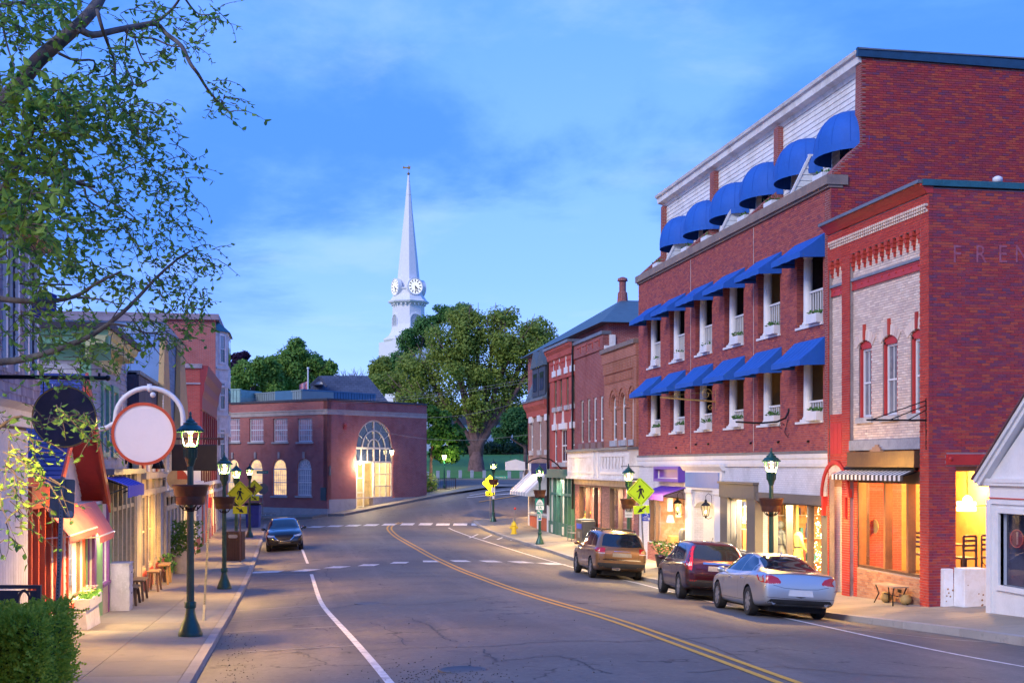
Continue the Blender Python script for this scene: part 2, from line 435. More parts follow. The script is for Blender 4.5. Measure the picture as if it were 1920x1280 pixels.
def window(parent,M,a0,a1,z0,z1,d,frame,glass,fw=.05,cols=1,rows=1,zs=None,dep=.07,mid=True,mun=.022,sill=None,name='window',fan=0,single_panes=False):
    """sash window filling an opening: frame (part) > pane (sub-part); d = plane of the glass"""
    b=MB(M);top=z1 if zs is None else zs
    b.box(a0,a0+fw,d-dep/2,d+dep/2,z0,top);b.box(a1-fw,a1,d-dep/2,d+dep/2,z0,top)
    b.box(a0+fw,a1-fw,d-dep/2,d+dep/2,z0,z0+fw)
    if zs is None:b.box(a0+fw,a1-fw,d-dep/2,d+dep/2,z1-fw,z1)
    else:
        b.box(a0+fw,a1-fw,d-dep/2,d+dep/2,zs-fw/2,zs+fw/2)
        c,w,h=(a0+a1)/2,(a1-a0)/2,z1-zs;n=14
        for i in range(n):
            t0,t1=PI*i/n,PI*(i+1)/n
            p=[(c+math.cos(t)*(w-k),zs+math.sin(t)*(h-k))for t,k in((t0,0),(t1,0),(t1,fw),(t0,fw))]
            b.prism(p,1,d-dep/2,d+dep/2)
        for i in range(1,fan):
            t=PI*i/fan
            b.tube([(c+math.cos(t)*w*.12,d,zs+math.sin(t)*h*.12),(c+math.cos(t)*(w-fw),d,zs+math.sin(t)*(h-fw))],mun*.6,4)
        if fan:
            b.tube([(c+math.cos(PI*i/10)*w*.5,d,zs+math.sin(PI*i/10)*h*.5)for i in range(11)],mun*.6,4)
    if mid:
        zm=(z0+top)/2;b.box(a0+fw,a1-fw,d-dep*.4,d+dep*.4,zm-fw*.4,zm+fw*.4)
    for i in range(1,cols):
        a=a0+fw+(a1-a0-2*fw)*i/cols;b.box(a-mun/2,a+mun/2,d-dep*.3,d+dep*.25,z0+fw,top-fw)
    for i in range(1,rows):
        z=z0+fw+(top-z0-2*fw)*i/rows;b.box(a0+fw,a1-fw,d-dep*.28,d+dep*.23,z-mun/2,z+mun/2)
    o=b.build(name,frame,parent)
    def pane(x0,x1,y0,y1):
        MB(M).box(x0,x1,d-.006,d+.004,y0,y1).build('pane',glass,o)
    if single_panes:
        for i in range(cols):
            for jj in range(rows):
                w,h=(a1-a0-2*fw)/cols,(top-z0-2*fw)/rows
                pane(a0+fw+w*i+.004,a0+fw+w*(i+1)-.004,z0+fw+h*jj+.004,z0+fw+h*(jj+1)-.004)
    elif mid:
        zm=(z0+top)/2;pane(a0+fw*.5,a1-fw*.5,z0+fw*.5,zm-.003);pane(a0+fw*.5,a1-fw*.5,zm+.003,top-fw*.5)
    else:pane(a0+fw*.5,a1-fw*.5,z0+fw*.5,top-fw*.5)
    if zs is not None:
        c,w,h=(a0+a1)/2,(a1-a0)/2-fw*.5,z1-zs-fw*.5
        MB(M).prism([(c+math.cos(PI*i/14)*w,zs+.01+math.sin(PI*i/14)*h)for i in range(15)],1,d-.006,d+.004).build('pane',glass,o)
    if sill:MB(M).box(a0-.06,a1+.06,d-.05,d+.22,z0-.1,z0-.002).build('sill',sill,parent)
    return o
# ================================================================== materials in use
RED=isl('red_brick',[(.27,.065,.065),(.35,.085,.075),(.40,.11,.085),(.31,.075,.08),(.21,.06,.08)])
REDP=isl('painted_red_brick',[(.40,.045,.035),(.47,.06,.04),(.36,.04,.035)],stain=.1)
SIDE=isl('dark_red_brick',[(.16,.05,.10),(.30,.035,.045),(.36,.045,.045),(.30,.04,.06),(.20,.04,.08),(.40,.055,.045),(.42,.08,.045),(.27,.04,.06)])
CREAM=isl('cream_brick',[(.60,.46,.38),(.72,.57,.47),(.54,.41,.36),(.76,.63,.53)],stain=.15)
MORT=pm('mortar',(.30,.25,.25),.95);MORTR=pm('dark_mortar',(.34,.24,.27),.95)
BRK=brickm('brick_far',(.30,.06,.045),(.22,.04,.045),(.34,.25,.24))
BRKT=brickm('brick_hall',(.42,.105,.085),(.30,.075,.07),(.38,.29,.28),bump=.4)
BRKO=brickm('brick_orange',(.40,.14,.08),(.33,.10,.07),(.36,.25,.2))
BRKB=brickm('brick_buff',(.30,.17,.14),(.24,.12,.11),(.38,.33,.30))
BRKR=brickm('brick_bright',(.46,.08,.065),(.38,.065,.055),(.34,.14,.12))
BRKW=brickm('white_painted_brick',(.58,.58,.62),(.62,.62,.66),(.48,.48,.53),bump=.35)
BRKC=brickm('yellow_brick',(.62,.48,.30),(.55,.42,.27),(.4,.32,.22))
WHITE=pm('white_paint',(.66,.66,.68),.5,var=.06);WHITEW=pm('weathered_white',(.70,.69,.68),.65,col2=(.5,.47,.44),vs=1.2)
CREAMP=pm('cream_paint',(.70,.62,.48),.6,var=.08);STONE=pm('stone',(.42,.41,.42),.8,var=.2,vs=2)
TAUPE=pm('taupe_paint',(.13,.115,.105),.55,var=.08);TEALC=pm('teal_metal',(.03,.13,.16),.4,.3)
GREENM=pm('lamp_green',(.008,.072,.056),.35,.2,spec=.6,bump=.05);IRON=pm('black_iron',(.012,.012,.014),.45,.5)
BLUEA=pm('blue_canvas',(.006,.095,.44),.75,var=.07,vs=1.4,bump=.3,bs=160);PURP=pm('purple_canvas',(.075,.025,.38),.7,var=.08)
DKGL=pm('dark_window_glass',(.025,.035,.055),.06,bump=0,spec=1.0,var=.3,vs=.6)
BLGL=pm('curtained_glass',(.20,.22,.25),.10,bump=0,spec=1.0,var=.25,vs=1)
GLASS=glassm('shop_glass');GLASSF=glassm('lantern_glass',(1,.97,.85),.05)
ASPH=None
def asphalt():
    m,N,L,b=newmat('asphalt');tc=N.new('ShaderNodeTexCoord');v=tc.outputs['Object']
    n1=noise(N,L,v,.22,6,.6);n2=noise(N,L,v,1.6,5);n3=noise(N,L,v,70,3,.7)
    mp=N.new('ShaderNodeMapping');L.new(v,mp.inputs[0]);mp.inputs['Scale'].default_value=(1.1,.07,1);n4=noise(N,L,mp.outputs[0],1,4)
    c=mixn(N,L,(.150,.134,.122),(.095,.086,.084),ramp(N,L,n1,.38,.66))
    c=mixn(N,L,c,(.19,.162,.148),ramp(N,L,n4,.52,.78));c=mixn(N,L,c,(.075,.065,.07),ramp(N,L,n2,.58,.85))
    n5=noise(N,L,v,9,4,.7);c=mixn(N,L,c,(.23,.20,.185),ramp(N,L,n5,.56,.8));c=mixn(N,L,c,(.06,.053,.055),ramp(N,L,n5,.44,.22));c=mixn(N,L,c,(.26,.24,.23),ramp(N,L,n3,.66,.9));c=mixn(N,L,c,(.05,.045,.05),ramp(N,L,n3,.40,.2))
    # thin cracks: edges of big cells
    vo=N.new('ShaderNodeTexVoronoi');vo.feature='DISTANCE_TO_EDGE';vo.inputs['Scale'].default_value=.21
    wob=N.new('ShaderNodeVectorMath');wob.operation='ADD';nz=N.new('ShaderNodeTexNoise');nz.inputs['Scale'].default_value=1.3;nz.inputs['Detail'].default_value=6;L.new(v,nz.inputs[0])
    sc=N.new('ShaderNodeVectorMath');sc.operation='SCALE';L.new(nz.outputs[1],sc.inputs[0]);sc.inputs[3].default_value=1.3
    L.new(v,wob.inputs[0]);L.new(sc.outputs[0],wob.inputs[1]);L.new(wob.outputs[0],vo.inputs[0])
    k=N.new('ShaderNodeMath');k.operation='MULTIPLY';L.new(ramp(N,L,vo.outputs[0],.007,.002),k.inputs[0]);L.new(ramp(N,L,n2,.44,.56),k.inputs[1])
    c=mixn(N,L,c,(.03,.027,.03),k.outputs[0])
    L.new(c,b.inputs['Base Color']);b.inputs['Roughness'].default_value=.68;b.inputs['Specular IOR Level'].default_value=.35
    bumpn(N,L,b,n3,.35,.006);return m
def concrete(name,c1,c2):
    m,N,L,b=newmat(name);tc=N.new('ShaderNodeTexCoord');v=tc.outputs['Object']
    oi=N.new('ShaderNodeObjectInfo')
    n1=noise(N,L,v,.7,6,.62);n3=noise(N,L,v,90,3,.7);n2=noise(N,L,v,4,5,.6)
    c=mixn(N,L,c1,c2,ramp(N,L,n1,.38,.7));c=mixn(N,L,c,tuple(.6*k for k in c2),ramp(N,L,n2,.60,.85))
    c=mixn(N,L,c,tuple(.55*k for k in c1),ramp(N,L,n3,.62,.85))
    hs=N.new('ShaderNodeHueSaturation');L.new(c,hs.inputs['Color']);L.new(ramp2(N,L,oi.outputs['Random'],.88,1.1),hs.inputs['Value'])
    L.new(hs.outputs[0],b.inputs['Base Color']);b.inputs['Roughness'].default_value=.8;b.inputs['Specular IOR Level'].default_value=.3
    bumpn(N,L,b,n3,.3,.005);return m
ASPH=asphalt();CONC=concrete('concrete',(.30,.265,.215),(.225,.20,.17));KERB=concrete('granite',(.36,.33,.31),(.25,.23,.22))
GRASS=pm('grass',(.06,.20,.03),.9,col2=(.04,.13,.02),vs=1.5,bump=.6,bs=25)
LINEG=pm('worn_line',(.34,.32,.31),.65,col2=(.17,.155,.15),vs=4)
EARTH=pm('earth',(.07,.08,.04),.95);LINEW=pm('white_line',(.72,.70,.68),.6,col2=(.36,.33,.32),vs=5,var=.1);LINEY=pm('yellow_line',(.72,.36,.02),.6,col2=(.50,.23,.03),vs=6,var=.1)

# ================================================================== ground, road, pavements
def sheet(name,mat,xs,ys,fn,kind='structure'):
    V=[(x,y,fn(x,y))for y in ys for x in xs];n=len(xs)
    Fc=[[j*n+i,j*n+i+1,(j+1)*n+i+1,(j+1)*n+i]for j in range(len(ys)-1)for i in range(n-1)]
    me=bpy.data.meshes.new(name);me.from_pydata(V,[],Fc);me.materials.append(mat)
    me.polygons.foreach_set('use_smooth',[True]*len(me.polygons))
    o=bpy.data.objects.new(name,me);COL.objects.link(o);o['kind']=kind;ORG[o.name]=(0,0,0);return o
fr=lambda a,b,s:[a+(b-a)*i/max(1,round((b-a)/s))for i in range(max(1,round((b-a)/s))+1)]
sheet('ground',EARTH,[-3000,-400,-120]+fr(-60,75,5)+[150,400,3000],[-2000,-200]+fr(-60,140,5)+[200,400,1500,4500],lambda x,y:ground(x,min(139,max(-60,y)))-.42-(.8 if y>139 else 0)-(1.5 if abs(x)>100 else 0))
ROAD=sheet('road',ASPH,fr(-1.6,15.2,.5),fr(-8,90,.5),road)
road2=sheet('road',ASPH,fr(-60,70,2),fr(83,139,1),lambda x,y:road(x,y)-.004-.06*(1-sm(88,92,y)))
tag(road2,kind='structure')
def lawn_z(x,y):
    b=ground(max(3,x),139);t=max(0,y-141)
    return b+.06+.075*min(t,60)*sm(139,143,y)-(.1 if y<139.6 else 0)
LAWN=sheet('lawn',GRASS,fr(-160,180,5),fr(138.8,400,4),lawn_z)
# pavement slabs and kerb stones: pieces of the pavements
PAVE=bpy.data.objects.new('pavement',None);COL.objects.link(PAVE);PAVE['kind']='structure';ORG['pavement']=(0,0,0)
def slab(x0,x1,y0,y1,parent,mat,name,zf=ground,lift=0,gap=.006,th=.3):
    nx,ny=2,2
    c=[(x0+gap,y0+gap),(x1-gap,y0+gap),(x1-gap,y1-gap),(x0+gap,y1-gap)]
    MB().hexa([(x,y,zf(x,y)-th)for x,y in c]+[(x,y,zf(x,y)+lift)for x,y in c]).build(name,mat,parent)
def lz(x,y):return ground(x,y)+.012*(-1.4-x)
def rz_(x,y):return ground(x,y)+.05*max(0,x-13.0)
y=9.0
while y<88:
    y2=y+(1.9 if y<50 else 3.8)
    slab(-2.75,-1.42,y,y2,PAVE,CONC,'slab',lz);slab(-4.6,-2.75,y,y2,PAVE,CONC,'slab',lz);y=y2
y=9.0
while y<88:
    y2=y+3.2;slab(-1.42,-1.25,y,y2,PAVE,KERB,'kerb_stone',lz,.008);y=y2
y=14.0
while y<85:
    y2=min(85,y+(2.0 if y<50 else 3.6));a,b=rcurb(y)+.17,rcurb(y2)+.17
    z=lambda x,yy:rz_(x,yy)
    for f0,f1 in((0,.5),(.5,1)):
        p=[(a+(17.2-a)*f0+.006,y+.006),(a+(17.2-a)*f1-.006,y+.006),(b+(17.2-b)*f1-.006,y2-.006),(b+(17.2-b)*f0+.006,y2-.006)]
        MB().hexa([(q[0],q[1],z(*q)-.3)for q in p]+[(q[0],q[1],z(*q))for q in p]).build('slab',CONC,PAVE)
    p=[(a-.17,y+.005),(a,y+.005),(b,y2-.005),(b-.17,y2-.005)]
    MB().hexa([(q[0],q[1],z(*q)-.4)for q in p]+[(q[0],q[1],z(*q)+.008)for q in p]).build('kerb_stone',KERB,PAVE);y=y2
# rounded corner at the far end, and the strip in front of the park posts
MB().prism([(12.5+1.2-1.2*math.cos(t),85+1.3*math.sin(t))for t in[PI/2*i/8 for i in range(9)]]+[(30,86.3),(30,85)],2,CZ-4.6,ground(14,85)+.02).build('slab',CONC,PAVE)
for i in range(14):
    slab(3+3*i,6+3*i,136.6,138.8,PAVE,CONC,'slab',lambda x,y:ground(x,y)-.02)
# ---------------- painted markings, draped 6 mm above the asphalt
def strip(pts,w,name,mat,fn=road,lift=.007,parent=ROAD,step=.35):
    P=[Vector((p[0],p[1]))for p in pts];Q=[]
    for a,b in zip(P,P[1:]):
        n=max(1,int((b-a).length/step));Q+=[a+(b-a)*i/n for i in range(n)]
    Q.append(P[-1]);V=[];Fc=[]
    for i,p in enumerate(Q):
        d=(Q[min(i+1,len(Q)-1)]-Q[max(i-1,0)]).normalized();nrm=Vector((d.y,-d.x))
        for s in(-.5,0,.5):
            q=p+nrm*w*s;V.append((q.x,q.y,fn(q.x,q.y)+lift))
    for i in range(len(Q)-1):
        for k in(0,1):Fc.append([3*i+k,3*i+k+1,3*i+k+4,3*i+k+3])
    b=MB();b.add(V,[f[::-1]for f in Fc]);return b.build(name,mat,parent)
def rp(*uv):return[gnd(u,v,road)[:2]for u,v in uv]
def smooth_path(p,n=6):
    p=[Vector((*q,0))for q in p];p=[2*p[0]-p[1]]+p+[2*p[-1]-p[-2]];out=[]
    for i in range(1,len(p)-2):
        for k in range(n):
            t=k/n;a,b,c,d=p[i-1:i+3]
            out.append((.5*(2*b+(c-a)*t+(2*a-5*b+4*c-d)*t*t+(3*b-a-3*c+d)*t**3)))
    return[(q.x,q.y)for q in out+[p[-2]]]
yl=smooth_path(rp((1640,1335),(1480,1281),(1290,1211),(1130,1155),(1000,1117),(900,1082),(810,1043),(760,1015),(733,996),(732,986),(752,979)))
for s in(-.13,.13):
    q=[]
    for i,p in enumerate(yl):
        a,b=Vector(yl[max(i-1,0)]),Vector(yl[min(i+1,len(yl)-1)]);d=(b-a).normalized()
        q.append((p[0]+d.y*s,p[1]-d.x*s))
    strip(q,.115,'yellow_line',LINEY)
# crosswalk bars
def bar(u0,u1,v0,v1,h): # a painted bar seen at these columns
    a,b=rp(((u0+u1)/2,v0))[0],None
    l,r=gnd(u0,v0,road),gnd(u1,v1,road)
    c=((l[0]+r[0])/2,(l[1]+r[1])/2)
    strip([(l[0],l[1]),(r[0],r[1])],h,'crosswalk_bar',LINEW)
for u0,u1,v in((558,588,1069),(616,648,1063),(676,707,1059),(735,764,1054.5),(793,822,1052),(848,879,1051.5),(905,935,1052),(962,992,1053.5),(1017,1049,1056.5)):
    bar(u0,u1,v,v,1.05 if u0<600 else .95)
bar(470,527,1073,1071,.9)
for u0,u1,v in((549,572,988.3),(581,606,987.3),(615,640,986),(650,674,985),(684,708,984),(718,742,983),(752,776,982.5),(786,810,982.5),(818,843,983),(850,876,983),(884,925,983)):
    bar(u0,u1,v,v,1.1)
# parking edge lines and bay ticks
LE=rp((584,1076),(590,1096),(600,1125),(614,1146),(645,1180),(676,1215),(706,1250),(740,1292))
strip(smooth_path(LE),.12,'edge_line',LINEW)
strip(rp((556,1003),(566,1028),(577,1056)),.11,'edge_line',LINEW);strip(rp((553,984),(556,996)),.15,'edge_line',LINEW)
strip(smooth_path(rp((841,989),(890,1008),(960,1030),(1070,1062),(1200,1094),(1330,1127),(1480,1160),(1650,1197),(1800,1228),(1990,1262))),.11,'edge_line',LINEW)
for a,b in(((465,1076),(584,1077)),((455,1100),(585,1090)),((447,1121),(595,1112)),((440,1145),(605,1134)),((433,1165),(616,1153)),((420,1186),(640,1174)),((462,1222),(672,1210)),
             ((470,1056),(577,1056)),((1580,1178),(1920,1208)),((880,1002),(985,1009)),((921,1010),(968,1012))):
    strip(rp(a,b),.07,'bay_line',LINEG)
for i in range(5):strip(rp((880+26*i,1008+1.6*i),(896+26*i,1001+1.6*i)),.12,'bay_line',LINEW)
# far markings past the junction
r2=lambda x,y:road(x,y)
strip([gnd(u,v,r2)[:2]for u,v in((898,941),(975,929))],.18,'yellow_line',LINEY,lift=.03)
strip([gnd(u,v,r2)[:2]for u,v in((880,929),(1005,917))],.35,'edge_line',LINEW,lift=.03)
strip([gnd(u,v,r2)[:2]for u,v in((875,933),(1005,926))],.35,'edge_line',LINEW,lift=.03)
TAR=pm('tar_seam',(.028,.025,.027),.6)
rng=random.Random(44)
for pl,w in((((618,1141),(660,1134),(705,1130),(760,1134),(815,1131),(870,1126),(940,1117)),.05),(((640,1223),(740,1217),(835,1213),(920,1212),(1000,1205),(1100,1201),(1180,1203),(1300,1196),(1500,1190)),.035),(((905,1216),(915,1228),(932,1240)),.03),(((1056,1230),(1090,1241),(1112,1252),(1142,1262)),.03),(((932,1240),(980,1234),(1056,1229)),.025),(((730,1081),(800,1079),(870,1082),(960,1076)),.06),(((500,1229),(560,1224),(590,1236),(630,1250)),.03),
        (((760,1155),(800,1170),(815,1180),(830,1196),(855,1202)),.03),(((975,1109),(1050,1122),(1130,1138),(1220,1150)),.03),(((640,1012),(700,1010),(770,1008)),.07),(((615,1060),(612,1075),(625,1092)),.04),(((1300,1262),(1450,1250),(1600,1262),(1800,1275)),.03),(((1230,1180),(1330,1210),(1400,1240)),.025),(((690,1166),(720,1176),(745,1192),(760,1210)),.025)):
    P=smooth_path(rp(*pl),8);P=[(p[0]+rng.gauss(0,.035),p[1]+rng.gauss(0,.05))for p in P];strip(P,w,'tar_seam',TAR,lift=.004,step=.5)
# manhole cover, kerbside litter and gravel scatter
mh=gnd(868,1256,road);b=MB();b.lathe([(.36,-.002),(.36,.006),(.33,.009),(.31,.006),(.05,.007)],(mh[0],mh[1],mh[2]+.006),24);b.build('manhole_cover',pm('cast_iron',(.06,.055,.06),.5,.5),ROAD,smooth=True)
mh=gnd(690,1131,road);b=MB();b.lathe([(.36,-.002),(.36,.006),(.33,.009),(.31,.006),(.05,.007)],(mh[0],mh[1],mh[2]+.004),24);b.build('manhole_cover',MATS['cast_iron'],ROAD,smooth=True)
rng=random.Random(3);b=MB()
for i in range(620):
    if i<400:u,v=rng.gauss(830,75),1282-abs(rng.gauss(0,20))
    elif i<460:u,v=rng.uniform(420,1150),rng.uniform(1150,1280)
    else:u,v=rng.gauss(440,22)-max(0,0),rng.uniform(1185,1280)
    p=gnd(u,v,road);s=rng.uniform(.004,.013)
    b.obox((p[0],p[1],p[2]+s*.4),(s*1.6,s*1.2,s),(rng.random(),rng.random(),rng.random()*6))
b.build('gravel',isl('gravel',[(.03,.028,.03),(.08,.07,.065),(.16,.13,.10)]),ROAD,kind='stuff')
# ================================================================== right side of the street
XR=15.46
Y=lambda u:onx(XR,u)[0]
iy=lambda u,x:onx(x,u)[0]
Zv=lambda y,v,x=XR:zy(x,y,v)
M=FR(XR)
camY=lambda x,y:x*st+y*ct
# ------------------------------------------------------------------ brick shop with cream panels (nearest on the right)
Y0,Y1=28.76,34.62
def cz(v):return Zv(29.0,v)
gz=ground(15.4,31)-.15
SH=thing('brick_shop','red brick shop with cream brick panels, corbelled cornice and a lit cafe front','building',(XR+3,31.7,gz))
top=cz(346);zc0=cz(366);zb0=cz(484);zb1=cz(501);zst0,zst1=cz(841),cz(824);zsign0=cz(874)
WIN=[(1611,1634.6,633,784),(1655.6,1683,622,777),(1708,1734,609,773)]
holes=[]
for u0,u1,v0,v1 in WIN:
    a,b_=Y(u1),Y(u0);zt,zb=cz(612),cz(773)
    holes.append((a,b_,zb,zt,zt-.16))
shop_top=cz(882);bulk=Zv(29.6,1082)
open_a0,open_a1=Y(1733),Y(1608)
SHOPH=(open_a0,open_a1,bulk,shop_top)
da0,da1=Y(1593),Y(1556)
DOORH=(da0,da1,gz-.5,Zv((da0+da1)/2,884),Zv((da0+da1)/2,931))
wm=MB(M);wall(wm,Y0+.02,Y1,gz-.6,top-.25,-.35,0,holes+[SHOPH,DOORH]);wm.build('wall',MORT,SH)
# side wall towards the camera, with the lit opening
MS=FF(Y0)
gx0,gx1=ony(Y0,1792)[0],ony(Y0,1792)[0]+1.55
SOP=(gx0,gx1,ground(16,28.7)+.35,zy(16.5,Y0,874))
wm=MB(MS);wall(wm,XR+.02,25,gz-.6,top-.12,-.35,-.012,[SOP]);wm.build('wall',MORTR,SH)
hol=[SOP,(ony(Y0,1774)[0],25,zy(16.5,Y0,872),zy(16.5,Y0,850))]
bricks(SH,MS,brick_rects(XR-.118,24.99,gz-.1,top-.15,hol),-.02,.0,SIDE,single=(300,lambda r:abs(r[0]-16.6)+.12*abs(r[2]-4.2)))
# front: cream bricks in the panels, red bricks on pilasters and the entablature
P=[(Y0,Y(1733)),(Y(1601),Y(1586)),(Y(1561.5),Y1)]
bandz=cz(455)
cr=brick_rects(Y(1733),Y(1601),zst1,bandz+.4,holes+[(Y(1733),Y(1601),zb0-.04,zb1+.05)]if 0 else holes,bw=.2,bh=.0575)
cr+=brick_rects(Y(1586),Y(1561.5),Zv(33.6,775),bandz+.4)
bricks(SH,M,cr,-.01,.012,CREAM)
b=MB(M)
for p0,p1 in P:b.box(max(p0,Y0+.016),p1,-.05,.115,gz-.5,cz(366))
b.box(P[0][1],P[2][0],-.05,.115,bandz+.38,zc0)
b.box(P[1][1],P[2][0],-.05,.08,DOORH[3]+.02,Zv(33.6,775));b.box(P[1][1]-.02,DOORH[0],-.05,.06,gz-.5,DOORH[3]+.02);b.box(DOORH[1],P[2][0]+.02,-.05,.06,gz-.5,DOORH[3]+.02)
b.build('pilaster',MORT,SH)
rr=[]
for p0,p1 in P:rr+=brick_rects(p0,p1,gz-.1,zc0)
rr+=brick_rects(P[0][1],P[1][0],bandz+.39,zc0)+brick_rects(P[1][1],P[2][0],bandz+.39,zc0)
bricks(SH,M,rr,.1,.125,REDP)
bricks(SH,FF(Y0),[],0,0,REDP)
bricks(SH,M,brick_rects(P[0][1],P[1][0],gz-.1,zst0,[(open_a0,open_a1,gz-.5,shop_top)]),-.01,.014,REDP)
bricks(SH,M,brick_rects(P[1][1],P[2][0],gz-.1,DOORH[3]+.02,[DOORH]),.05,.075,REDP)
rr=brick_rects(P[1][1],P[2][0],DOORH[3]+.02,Zv(33.6,775));bricks(SH,M,rr,.07,.09,REDP)
b=MB(M)
# metal cap, moulded red cornice
REDM=pm('red_painted_wood',(.46,.03,.025),.5,var=.1);GREYM=pm('grey_metal',(.17,.18,.20),.45,.3)
b.box(Y0-.02,Y1,-.36,.42,top-.03,top+.05);b.build('roof_cap',GREYM,SH)
b=MB(MS);b.box(XR-.3,25,-.34,.07,top-.09,top+.062);b.build('roof_cap',TEALC,SH)
b=MB(M);b.prism([(-.05,zc0),(.14,zc0),(.17,zc0+.06),(.30,zc0+.14),(.36,top-.04),(-.05,top-.04)],0,Y0-.01,Y1-.02)if False else None
prof=[(.0,zc0),(.16,zc0),(.20,zc0+.05),(.24,zc0+.10),(.34,zc0+.19),(.37,top-.035),(0,top-.035)]
def moulding(bb,prof,a0,a1): # profile (out, up) run along the wall
    n=len(prof);bb.add([(a0,d,z)for d,z in prof]+[(a1,d,z)for d,z in prof],[list(range(n)),list(range(n,2*n))[::-1]]+[[i,n+i,n+(i+1)%n,(i+1)%n]for i in range(n)])
b=MB(M);moulding(b,prof,Y0-.01,Y1-.02);b.build('cornice',REDM,SH)
# cream dentil courses
dz1,dz0=cz(384),cz(400);b=MB(M);n=int((P[2][1]-P[0][0])/.12)
for r in range(3):
    zz0=dz0+(dz1-dz0)*r/3
    for i in range(n):
        a=P[0][0]+.03+.118*i+(.06 if r%2 else 0);b.box(a,a+.075,.115,.15+.028*r,zz0,zz0+(dz1-dz0)/3-.012)
b.build('dentil_course',CREAM,SH)
# stepped corbels under the entablature, every one a part
me0=None
def corbel(a,z):
    bb=MB(M)
    for i,(w,d)in enumerate(((.17,.13),(.13,.115),(.09,.09),(.05,.06))):
        bb.box(a-w/2,a+w/2,.0,d,z-.115*(i+1),z-.115*i-.004)
    return bb
for a0,a1,k in((P[0][1]+.1,P[1][0]-.06,12),(P[1][1]+.08,P[2][0]-.06,3)):
    for i in range(k):corbel(a0+(a1-a0)*i/(k-1),bandz+.38).build('corbel',REDP,SH)
# ledge and rosette band
for a0,a1,k in((P[0][1],P[1][0],10),(P[1][1],P[2][0],2)):
    b=MB(M);b.box(a0,a1,0,.10,zb0+.005,zb0+.075);b.build('ledge',pm('slate_ledge',(.20,.22,.27),.6),SH)
    b=MB(M);b.box(a0,a1,0,.05,zb1-.02,zb0);b.box(a0,a1,.05,.065,zb0-.05,zb0);b.box(a0,a1,.05,.065,zb1-.02,zb1+.02);b.build('metal_band',REDM,SH)
    for i in range(k):
        a=a0+(a1-a0)*(i+.5)/k;b=MB(M);b.sph((a,.052,(zb0+zb1)/2),.035,8,(1,.7,1));b.build('rosette',REDM,SH,smooth=True)
# windows
for h in holes:
    a0,a1,z0,z1,zs=h;c=(a0+a1)/2
    b=MB(M);n=12 # red surround
    b.box(a0,a0+.09,-.14,-.03,z0,zs);b.box(a1-.09,a1,-.14,-.03,z0,zs)
    for i in range(n):
        t0,t1=PI*i/n,PI*(i+1)/n;w,hh=(a1-a0)/2,z1-zs
        b.prism([(c+math.cos(t0)*w,zs+math.sin(t0)*hh),(c+math.cos(t1)*w,zs+math.sin(t1)*hh),(c+math.cos(t1)*w*.98,zs-.07),(c+math.cos(t0)*w*.98,zs-.07)],1,-.14,-.03)
    b.build('surround',REDM,SH)
    window(SH,M,a0+.09,a1-.09,z0+.02,zs-.07,-.12,WHITE,BLGL,.06,cols=2)
    b=MB(M);b.box(a0-.1,a1+.1,-.1,.07,z0-.15,z0-.002);b.build('sill',STONE,SH)
    b=MB(M);n=9 # voussoirs: cream fan with a red keystone
    for i in range(n):
        t0,t1=R(48)+R(84)*i/n,R(48)+R(84)*(i+1)/n-.02
        if i==n//2:continue
        r0,r1=.72,.98;zc=z1-.72
        b.prism([(c+math.cos(t0)*r0,zc+math.sin(t0)*r0),(c+math.cos(t1)*r0,zc+math.sin(t1)*r0),(c+math.cos(t1)*r1,zc+math.sin(t1)*r1),(c+math.cos(t0)*r1,zc+math.sin(t0)*r1)],1,0,.035)
    b.build('voussoir',CREAM,SH)
    b=MB(M);b.box(c-.055,c+.055,0,.06,z1+.005,z1+.42);b.build('keystone',REDP,SH)
# red timber panel in the narrow bay
b=MB(M);p0,p1=Y(1586)+.05,Y(1561.5)-.05;z0,z1=Zv(33.6,851),Zv(33.6,792)
for i in range(3):b.box(p0+(p1-p0)*i/3,p0+(p1-p0)*(i+1)/3-.015,.08,.11,z0,z1)
b.build('wood_panel',REDM,SH)
# stone lintel, bronze sign board with a carved crest
b=MB(M);b.box(P[0][1]-.02,P[1][0]+.02,-.02,.14,zst0,zst1+.05);b.build('lintel',pm('grey_stone',(.28,.30,.36),.7),SH)
BRONZE=pm('bronze_panel',(.16,.095,.055),.4,.5,col2=(.08,.05,.045),vs=1.5)
b=MB(M);b.box(P[0][1]+.06,P[1][0]-.08,.0,.24,zsign0+.02,zst0-.04);b.box(P[0][1]+.02,P[1][0]-.04,.0,.27,zsign0-.02,zsign0+.02);sb=b.build('sign_board',BRONZE,SH)
b=MB(M);ac=Y(1655)
for i,(w,h)in enumerate(((.62,.07),(.42,.13),(.2,.19))):b.box(ac-w/2,ac+w/2,.10,.22-.02*i,zst0-.05,zst0-.05+h)
b.lathe([(.02,0),(.07,.01),(.07,.06),(.02,.08)],(ac-.33,-.14,zst0+.02),8,'y');b.lathe([(.02,0),(.07,.01),(.07,.06),(.02,.08)],(ac+.33,-.14,zst0+.02),8,'y')
b.build('crest',pm('carved_wood',(.34,.20,.13),.7),SH)
